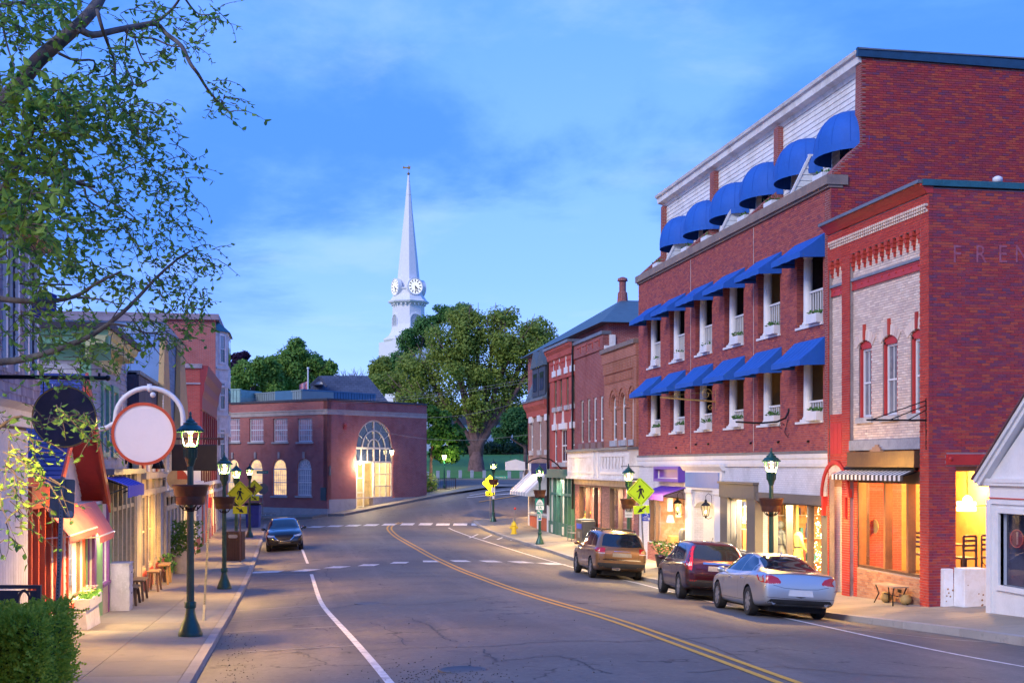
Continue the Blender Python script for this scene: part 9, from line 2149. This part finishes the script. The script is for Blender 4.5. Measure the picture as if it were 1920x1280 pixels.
def park(t,x,y,rz,wx,tr,dz=0):
    """stand a car on the sloping road: heading rz, pitched and rolled by the ground under its wheels"""
    f=Vector((math.cos(rz),math.sin(rz),0));l=Vector((-f.y,f.x,0));c=Vector((x,y,0))
    P={}
    for i,w in enumerate(wx):
        for s in(-1,1):p=c+f*w+l*s*tr;P[i,s]=Vector((p.x,p.y,road(p.x,p.y)))
    fr_,re=(P[0,1]+P[0,-1])/2,(P[1,1]+P[1,-1])/2;X=(fr_-re).normalized();Yv=((P[0,1]+P[1,1])-(P[0,-1]+P[1,-1])).normalized();Z=X.cross(Yv).normalized();Yv=Z.cross(X)
    zc=re+X*(0-wx[1])*1.0;M4=Matrix(((X.x,Yv.x,Z.x,zc.x),(X.y,Yv.y,Z.y,zc.y),(X.z,Yv.z,Z.z,zc.z+dz),(0,0,0,1)))
    t.location=M4.to_translation();t.rotation_euler=M4.to_euler()
# ---- silver saloon
SIL=carpaint('silver_paint',(.50,.52,.55),.75,.28)
STN=[(-2.42,.60,.50,.80,.84,.45),(-2.38,.80,.38,.94,.99,.62),(-2.27,.875,.32,1.005,1.055,.70),(-1.95,.92,.27,1.02,1.085,.72),(-1.6,.93,.24,1.02,1.13,.66),(-1.15,.93,.22,1.01,1.33,.57),(-.65,.93,.21,.99,1.45,.56),(-.05,.93,.21,.97,1.485,.57),(.45,.93,.21,.955,1.45,.58),(.95,.925,.21,.94,1.27,.61),(1.33,.92,.22,.93,1.05,.70),(1.7,.91,.23,.89,.95,.70),(2.1,.87,.26,.80,.86,.64),(2.32,.76,.31,.70,.74,.52),(2.42,.52,.40,.60,.63,.36)]
sedan=dict(mirror=(.72,1.02,.93),handles=[(-.75,.87),(.25,.85)],hmat=CHROME,spokes=7,patches=[
    ([(-1.30,1.06),(-1.18,1.23),(-.85,1.36),(-.45,1.425),(-.45,1.03)],'S',CARGL,'side_window'),([(-.39,1.03),(-.39,1.43),(.0,1.45),(.35,1.42),(.72,1.24),(.95,1.04)],'S',CARGL,'side_window'),([(-1.50,1.07),(-1.34,1.07),(-1.25,1.19),(-1.27,1.22)],'S',CARGL,'quarter_window'),
    ([(-.62,1.125),(-.55,1.36),(-.42,1.43),(.42,1.43),(.55,1.36),(.62,1.125),(.3,1.10),(-.3,1.10)],'B',CARGL,'rear_window'),([(-.66,1.02),(-.5,1.42),(.5,1.42),(.66,1.02)],'F',CARGL,'windshield'),
    ([(.48,.86),(.55,.945),(.70,1.0),(.90,.985),(.945,.90),(.93,.83),(.75,.80),(.50,.815)],'B2',TAIL,'tail_light'),([(.52,.80),(.75,.785),(.90,.815),(.90,.835),(.74,.808),(.53,.828)],'B2',TAILC,'reverse_light'),
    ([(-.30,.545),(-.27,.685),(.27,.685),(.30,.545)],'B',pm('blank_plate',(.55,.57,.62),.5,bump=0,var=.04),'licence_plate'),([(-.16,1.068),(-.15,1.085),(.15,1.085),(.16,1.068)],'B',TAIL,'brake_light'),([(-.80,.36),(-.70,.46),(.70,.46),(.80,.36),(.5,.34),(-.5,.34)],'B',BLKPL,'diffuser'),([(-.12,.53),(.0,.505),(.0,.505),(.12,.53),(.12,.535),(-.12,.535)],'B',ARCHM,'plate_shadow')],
    lines=[([(-.42,.42),(-.42,.98)],'S'),([(.95,.45),(.98,.75),(.92,.97)],'S'),([(-1.35,1.0),(-1.05,.85),(-.95,.62)],'S'),([(-1.0,.36),(1.0,.36)],'S'),([(-.66,.78),(-.40,.72),(0,.705),(.40,.72),(.66,.78)],'B'),([(-.80,1.01),(-.4,1.045),(0,1.055),(.4,1.045),(.80,1.01)],'B'),([(-.86,.66),(-.6,.60),(.0,.585)],'B')if 0 else([(-.85,.50),(0,.475),(.85,.50)],'B')])
wx=(1.47,-1.27);C1=make_car('silver saloon car parked nearest on the right, seen from behind',STN,SIL,wx,.345,sedan);park(C1,11.80,30.2,R(86),wx,.79)
b=MB();b.prism([(-.9,1.485),(-.72,1.485),(-.86,1.56)],1,-.012,.012);b.v=[(v[0],v[1],v[2]-.035)for v in b.v];b.build('antenna',SIL,C1)
b=MB();b.lathe([(.05,-.04),(.05,.04)],(-2.33,-.62,.38),10,'x');b.lathe([(.05,-.04),(.05,.04)],(-2.33,.62,.38),10,'x');b.build('exhaust',CHROME,C1)
# ---- tan sport utility car
TAN_=carpaint('tan_paint',(.25,.125,.05),.5,.28)
STN=[(-2.39,.70,.56,.92,.96,.58),(-2.35,.87,.45,1.06,1.12,.74),(-2.25,.935,.40,1.12,1.24,.76),(-2.08,.95,.34,1.14,1.52,.72),(-1.88,.955,.31,1.14,1.685,.70),(-1.4,.955,.28,1.13,1.745,.70),(-.5,.955,.27,1.11,1.76,.71),(.15,.955,.27,1.09,1.735,.71),(.62,.955,.27,1.08,1.61,.71),(1.02,.95,.27,1.07,1.33,.75),(1.3,.95,.28,1.06,1.15,.80),(1.8,.93,.30,1.0,1.07,.76),(2.15,.90,.33,.92,.97,.68),(2.33,.80,.37,.80,.84,.55),(2.39,.62,.44,.70,.74,.45)]
suv=dict(mirror=(.85,1.18,.95),handles=[(-.85,1.0),(.25,.98)],spokes=5,patches=[
    ([(-1.95,1.22),(-1.80,1.56),(-1.45,1.64),(-1.2,1.65),(-1.2,1.18)],'S',CARGL,'quarter_window'),([(-1.12,1.18),(-1.12,1.65),(-.25,1.66),(-.25,1.17)],'S',CARGL,'side_window'),([(-.18,1.17),(-.18,1.66),(.22,1.64),(.60,1.47),(.92,1.18)],'S',CARGL,'side_window'),
    ([(-.74,1.23),(-.66,1.56),(-.58,1.655),(.58,1.655),(.66,1.56),(.74,1.23),(.4,1.20),(-.4,1.20)],'B',CARGL,'rear_window'),([(-.72,1.12),(-.6,1.60),(.6,1.60),(.72,1.12)],'F',CARGL,'windshield'),
    ([(.63,.99),(.63,1.16),(.93,1.17),(.955,1.02),(.93,.985)],'B2',TAIL,'tail_light'),([(.64,.95),(.64,.985),(.93,.98),(.93,.955)],'B2',TAILC,'reverse_light'),([(-2.30,1.0),(-2.28,1.15),(-1.98,1.14),(-2.05,1.03)],'S',TAIL,'tail_light'),
    ([(-.70,.735),(-.66,.765),(.66,.765),(.70,.735),(.66,.72),(-.66,.72)],'B',CHROME,'chrome_strip'),([(-.36,.845),(-.34,.985),(.34,.985),(.36,.845)],'B',pm('plate_tan',(.33,.27,.20),.5,bump=0),'licence_plate'),([(-.86,.46),(-.88,.62),(.88,.62),(.86,.46),(.5,.44),(-.5,.44)],'B',BLKPL,'bumper'),([(-.30,1.035),(-.30,1.065),(.30,1.065),(.30,1.035)],'B',CHROME,'badge_strip'),
    ([(-.62,1.28),(-.56,1.31),(-.50,1.28),(-.56,1.255)],'B',WHT2,'sticker'),([(-.42,1.275),(-.36,1.30),(-.30,1.275),(-.36,1.25)],'B',WHT2,'sticker')],
    lines=[([(-.22,.45),(-.22,1.12)],'S'),([(1.0,.48),(1.02,.8),(.95,1.08)],'S'),([(-1.16,1.12),(-1.0,.9),(-.9,.6)],'S'),([(-.62,1.18),(-.62,.78),(.62,.78),(.62,1.18)],'B'),([(-1.0,.42),(1.0,.42)],'S')])
wx=(1.45,-1.34);C2=make_car('tan sport utility car with roof bars, parked farthest of three on the right',STN,TAN_,wx,.385,suv);park(C2,12.0,47.2,R(88),wx,.81)
for s in(-1,1):b=MB();b.tube([(-1.6,s*.62,1.735),(-1.5,s*.62,1.80),(.1,s*.62,1.815),(.25,s*.62,1.74)],.022,6);b.build('roof_rail',BLKPL,C2,smooth=True)
for x in(-1.0,-.2):b=MB();b.tube([(x,-.62,1.80),(x,.62,1.80)],.02,6);b.build('roof_bar',BLKPL,C2)
b=MB();b.box(-2.42,-2.36,.05,.35,.36,.46);b.build('tow_hitch',CHROME,C2,bevel=.01)
# ---- dark red crossover
DRD=carpaint('dark_red_paint',(.05,.006,.013),.5,.28)
STN=[(-2.27,.66,.55,.90,.94,.55),(-2.23,.84,.44,1.02,1.08,.70),(-2.12,.895,.38,1.08,1.22,.72),(-1.92,.905,.33,1.10,1.45,.68),(-1.7,.91,.29,1.10,1.60,.64),(-1.2,.91,.26,1.09,1.67,.63),(-.4,.91,.25,1.07,1.685,.64),(.15,.91,.25,1.05,1.65,.65),(.6,.91,.25,1.04,1.50,.66),(1.0,.905,.25,1.03,1.24,.72),(1.25,.90,.26,1.02,1.10,.77),(1.7,.885,.28,.96,1.02,.73),(2.05,.85,.31,.86,.91,.64),(2.22,.75,.36,.74,.78,.50),(2.27,.55,.43,.64,.68,.40)]
cuv=dict(mirror=(.80,1.12,.90),handles=[(-.80,.96),(.25,.94)],spokes=6,patches=[
    ([(-1.62,1.16),(-1.50,1.42),(-1.15,1.54),(-.90,1.57),(-.90,1.14)],'S',CARGL,'quarter_window')if 0 else([(-1.55,1.15),(-1.42,1.40),(-1.05,1.55),(-.35,1.60),(-.35,1.13)],'S',CARGL,'side_window'),([(-.28,1.13),(-.28,1.60),(.12,1.58),(.52,1.42),(.88,1.13)],'S',CARGL,'side_window'),
    ([(-.68,1.20),(-.62,1.42),(-.52,1.58),(.52,1.58),(.62,1.42),(.68,1.20),(.3,1.16),(-.3,1.16)],'B',CARGL,'rear_window'),([(-.68,1.10),(-.55,1.52),(.55,1.52),(.68,1.10)],'F',CARGL,'windshield'),
    ([(.70,1.16),(.655,1.40),(.575,1.56),(.635,1.54),(.74,1.38),(.83,1.16),(.875,.90),(.74,.86),(.72,1.02)],'B2',TAIL,'tail_light'),([(.745,.99),(.745,1.10),(.855,1.10),(.885,.99)],'B2',TAILC,'reverse_light'),([(-2.14,.93),(-2.06,1.14),(-1.92,1.20),(-1.98,.98)],'S',TAIL,'tail_light'),
    ([(-.42,1.05),(-.42,1.10),(.42,1.10),(.42,1.05)],'B',CHROME,'chrome_strip'),([(-.28,.86),(-.27,1.0),(.27,1.0),(.28,.86)],'B',pm('plate_dim',(.30,.30,.34),.5,bump=0),'licence_plate'),([(-.82,.44),(-.85,.60),(.85,.60),(.82,.44),(.5,.42),(-.5,.42)],'B',BLKPL,'bumper'),([(.60,.56),(.60,.60),(.78,.60),(.78,.56)],'B2',TAIL,'reflector')],
    lines=[([(-.31,.43),(-.31,1.08)],'S'),([(.95,.46),(.97,.78),(.90,1.04)],'S'),([(-1.2,1.08),(-.98,.88),(-.88,.58)],'S'),([(-.70,1.15),(-.66,.74),(.66,.74),(.70,1.15)],'B'),([(-1.0,.40),(1.0,.40)],'S')])
wx=(1.38,-1.24);C3=make_car('dark red crossover car parked between the silver saloon and the tan car',STN,DRD,wx,.365,cuv);park(C3,12.15,36.7,R(84.5),wx,.78)
b=MB();b.tube([(-1.35,0,1.66),(-1.5,0,1.80)],.008,5);b.build('antenna',IRON,C3);b=MB();b.obox((-2.10,-.18,1.20),(.03,.5,.03),(R(8),0,0));b.build('wiper',IRON,C3)
# ---- black crossover facing the camera
BLC=carpaint('black_paint',(.008,.008,.011),.3,.2)
STN=[(-2.19,.62,.50,.86,.90,.50),(-2.14,.80,.40,.98,1.05,.66),(-1.95,.88,.32,1.02,1.22,.64),(-1.5,.895,.26,1.02,1.45,.58),(-.9,.897,.24,1.0,1.53,.58),(-.2,.897,.23,.98,1.54,.60),(.3,.897,.23,.97,1.48,.61),(.75,.895,.23,.965,1.28,.64),(1.1,.89,.24,.96,1.08,.72),(1.5,.885,.25,.93,1.02,.74),(1.9,.87,.27,.84,.93,.68),(2.1,.82,.30,.72,.78,.56),(2.17,.70,.34,.62,.66,.48),(2.20,.55,.40,.56,.60,.40)]
cx=dict(mirror=(.62,1.06,.90),handles=[(-.75,.90),(.2,.88)],spokes=5,patches=[
    ([(-1.35,1.07),(-1.1,1.33),(-.4,1.45),(-.4,1.04)],'S',CARGL,'side_window'),([(-.33,1.04),(-.33,1.45),(.1,1.43),(.45,1.30),(.78,1.04)],'S',CARGL,'side_window'),
    ([(-.66,1.10),(-.60,1.32),(-.50,1.455),(.50,1.455),(.60,1.32),(.66,1.10),(.3,1.085),(-.3,1.085)],'F',CARGL,'windshield'),([(-.6,1.12),(-.48,1.42),(.48,1.42),(.6,1.12)],'B',CARGL,'rear_window'),
    ([(-.44,.70),(-.46,.78),(-.36,.81),(.36,.81),(.46,.78),(.44,.70),(.26,.56),(0,.53),(-.26,.56)],'F',pm('grille_mesh',(.010,.009,.010),.4,.4,bump=.5),'grille'),([(.47,.73),(.52,.78),(.78,.83),(.84,.79),(.76,.73),(.55,.715)],'F2',HEADL,'headlight'),([(.46,.785),(.50,.785),(.48,.69),(.30,.54),(.0,.505),(.0,.525),(.27,.555),(.45,.70)],'F2',CHROME,'grille_trim'),
    ([(-.28,.40),(-.28,.47),(.28,.47),(.28,.40)],'F',pm('plate_front',(.10,.085,.06),.5,bump=0),'licence_plate'),([(-.66,.33),(-.70,.40),(.70,.40),(.66,.33)],'F',BLKPL,'bumper')],
    lines=[([(-.36,.42),(-.36,1.0)],'S'),([(.9,.45),(.92,.75),(.85,.98)],'S'),([(1.1,-.62),(1.6,-.5),(1.95,-.36)],'T'),([(1.1,.62),(1.6,.5),(1.95,.36)],'T')])
wx=(1.33,-1.32);C4=make_car('black crossover car parked at the left kerb facing this way',STN,BLC,wx,.34,cx);park(C4,-.02,65.4,R(-90),wx,.78)
# ================================================================== foreground tree reaching in from the left
rng=random.Random(77);DT=11.0
def fw(u,v,Yd):return Vector(wpos(u,v,Yd))
tx,ty,_=wpos(-330,872,11.3);zg=ground(tx,ty)-.1
t=thing('overhanging_tree','leafy tree reaching across the top left corner from beyond the frame','tree',(tx,ty,zg));lim=MB();leaf=MB();leafN=MB()
trunk_top=fw(-300,330,11.4);lim.tube([(tx,ty,zg),tuple(fw(-322,1000,11.3)),tuple(fw(-315,700,11.3)),tuple(trunk_top),tuple(fw(-270,60,11.3)),tuple(fw(-230,-250,11.5))],[.24,.19,.17,.14,.11,.06],12)
L_B=[ # polylines (u, v) with distance and start/end radius
 ([(-300,420),(-120,300),(-30,225),(30,165),(70,115),(112,78),(150,45),(182,8),(205,-40)],11.0,.085,.045),
 ([(150,56),(175,66),(215,58),(255,50),(292,45),(312,64),(340,86),(356,118),(372,140),(388,166),(408,190),(428,208)],11.0,.032,.007),
 ([(182,18),(192,55),(205,90),(215,118),(216,150),(228,162),(250,158)],10.8,.017,.006),([(270,46),(300,36),(325,15),(345,-15)],11.1,.017,.009),([(236,60),(250,70),(285,72),(320,86),(345,88)],11.0,.012,.006),
 ([(110,100),(140,113),(176,114),(172,136),(150,146)],10.7,.013,.005),([(345,-5),(362,18),(378,28),(412,26)],11.2,.010,.004),([(150,60),(100,15),(60,-10)],10.9,.012,.006),([(216,112),(205,140),(170,146)],10.9,.009,.004),([(232,118),(245,145),(255,160),(285,148)],10.8,.009,.004),([(250,62),(262,100),(275,118),(300,112)],10.9,.008,.003),
 ([(240,55),(235,85),(237,105),(250,120)],10.9,.008,.003),([(-300,250),(-100,270),(0,302),(60,318),(105,328),(140,342),(178,350)],11.6,.05,.016),([(112,332),(110,360),(118,395),(110,420)],11.6,.016,.006),([(140,342),(190,332),(230,318),(272,298)],11.7,.013,.004),([(130,352),(122,385),(95,395),(70,388)],11.5,.012,.008),([(158,352),(165,375),(195,392),(225,400),(250,415)],11.6,.012,.004),([(165,350),(205,378),(240,398),(262,420)],11.9,.012,.004),
 ([(-310,600),(-100,545),(0,560),(80,565),(140,556),(180,532),(228,508)],10.6,.035,.008),([(-310,760),(-80,690),(30,676),(80,664),(120,650),(165,632),(205,606),(245,572),(290,524),(330,488),(362,468)],11.2,.040,.007),([(205,606),(240,612),(275,624),(318,620)],11.2,.013,.004),([(140,556),(190,562),(225,572)],10.7,.010,.003),([(150,430),(190,432),(245,428)],12.2,.010,.004),([(-60,440),(20,395),(60,365),(110,342)],11.9,.02,.012),([(205,606),(215,590),(235,560)],11.2,.008,.004),([(250,600),(280,640),(300,665)],11.1,.007,.003),
 ([(-200,480),(-60,420),(20,330),(60,250),(95,200)],10.2,.03,.010),([(-200,900),(-60,860),(0,800),(40,780),(80,800)],8.6,.02,.004),([(-200,60),(-40,20),(40,5),(90,18)],10.4,.03,.006),([(0,20),(12,80),(28,130)],10.5,.012,.005)]
tips=[]
for pts,Yd,r0,r1 in L_B:
    P=[fw(u,v,Yd+.25*math.sin(u*.02+v*.03))for u,v in pts];Q=[Vector(q)for q in crom(P,3)];n=len(Q)
    lim.tube([tuple(q)for q in Q],[r0+(r1-r0)*i/(n-1)for i in range(n)],7)
    for i in range(n//4,n):tips.append((Q[i],r1,Yd))
lim.build('trunk',pm('near_bark',(.075,.065,.075),.9,col2=(.14,.14,.13),vs=9,var=.3,bump=.9,bs=45),t,smooth=True)
NEAR=leafmat('near_leaf',[(.10,.23,.04),(.16,.31,.05),(.22,.37,.07),(.11,.25,.06),(.08,.20,.07)]);tw=MB();singles=[]
def one_leaf(b,p,d,k,up=None):
    e=d.cross(up or Vector((rng.gauss(0,1),rng.gauss(0,1),rng.gauss(0,1)))).normalized();nn=d.cross(e)*.12
    b.add([tuple(p),tuple(p+d*k*.35+e*k*.30+nn*k),tuple(p+d*k*.75+e*k*.20),tuple(p+d*k-nn*k),tuple(p+d*k*.75-e*k*.20),tuple(p+d*k*.35-e*k*.30+nn*k)],[(0,1,2,3),(0,3,4,5)])
def spray(p,d,L,nl,k,droop):
    q=p;pts=[tuple(p)];n=4
    for i in range(n):
        d=(d+Vector((rng.gauss(0,.25),rng.gauss(0,.25),rng.gauss(0,.2)-droop))).normalized();q=q+d*L/n;pts.append(tuple(q))
        for j in range(max(1,nl//n)):
            ld=(d*.5+Vector((rng.gauss(0,.7),rng.gauss(0,.7),rng.gauss(-.2,.45)))).normalized();one_leaf(leaf,Vector(pts[-2]).lerp(q,rng.random()),ld,k*rng.uniform(.6,1.25),Vector((rng.gauss(0,.5),rng.gauss(-.3,.5),1)))
    tw.tube(pts,[.004,.0035,.003,.002,.0015],4,cap=False)
# foliage masses seen from the pavement: (u, v, ru, rv, sprays, distance, leaf)
for u,v,ru,rv,n,Yd,k in((40,30,90,45,90,10.6,.075),(130,10,60,25,30,10.8,.07),(275,30,55,35,34,11.0,.06),(330,70,40,35,22,11.0,.06),(255,110,55,35,26,11.0,.06),(180,95,50,30,20,10.9,.06),(412,195,24,26,16,11.0,.055),(400,165,22,20,8,11.0,.055),(398,20,32,16,14,11.2,.055),(370,75,18,12,6,11,.05),
        (60,190,110,70,190,10.2,.085),(170,205,95,50,130,10.6,.075),(250,215,70,45,60,11.0,.065),(40,300,90,70,130,10.2,.085),(30,400,75,70,120,9.6,.09),(150,290,100,50,70,11.4,.06),(260,270,70,40,44,11.5,.06),(330,320,55,40,44,11.8,.055),(230,340,80,40,54,11.7,.06),(320,390,60,45,40,11.9,.055),(130,420,60,60,60,11.3,.07),(190,400,60,40,40,11.6,.06),(150,480,50,40,44,11.2,.07),(250,430,70,40,34,12.0,.055),
        (240,520,80,40,54,11.2,.058),(330,480,70,30,34,11.4,.055),(380,475,38,22,16,11.4,.05),(340,545,50,45,44,11.3,.055),(330,610,50,40,36,11.2,.055),(60,500,55,45,36,10.4,.07),(40,590,60,50,40,10.4,.065),(120,600,60,45,30,10.8,.06),(200,640,70,40,40,11.1,.06),(150,690,70,34,30,10.8,.055),(80,700,60,30,12,10.6,.055),(270,610,50,35,22,11.2,.055),(60,640,60,40,24,10.6,.06),
        (125,775,42,28,22,8.6,.05),(30,775,40,25,10,8.8,.045),(35,850,30,50,34,7.6,.045),(14,960,22,55,26,7.4,.045),(50,930,30,40,9,7.8,.04),(165,800,30,25,8,8.8,.045),(90,880,26,30,4,7.8,.04)):
    for i in range(int(n*.78)):
        a,q=rng.uniform(0,2*PI),math.sqrt(rng.random());p=fw(u+ru*q*math.cos(a),v+rv*q*math.sin(a),Yd+rng.uniform(-.6,.6));spray(p,Vector((rng.gauss(.35,.6),rng.gauss(0,.5),rng.gauss(-.1,.4))).normalized(),rng.uniform(.14,.34),rng.choice((5,7,9)),k,.22)
tw.build('twigs',pm('twig_bark',(.06,.05,.055),.9),t);leaf.build('foliage',NEAR,t,kind='stuff')
# big single leaves along the lowest branches
me_=None
for i in range(150):
    p,r,Yd=tips[rng.randrange(len(tips))];b=MB();d=Vector((rng.gauss(.2,.5),rng.gauss(0,.5),-.5+rng.gauss(0,.4))).normalized()
    if me_ is None:one_leaf(b,Vector((0,0,0)),Vector((1,0,0)),.085,Vector((0,0,1)));me_=bpy.data.meshes.new('leaf');me_.from_pydata(b.v,[],b.f);me_.materials.append(NEAR)
    o=bpy.data.objects.new('leaf',me_);COL.objects.link(o);o.parent=t;o.location=p-Vector((tx,ty,zg));o.rotation_euler=d.to_track_quat('X','Z').to_euler();s=rng.uniform(.7,1.1);o.scale=(s,s,s)
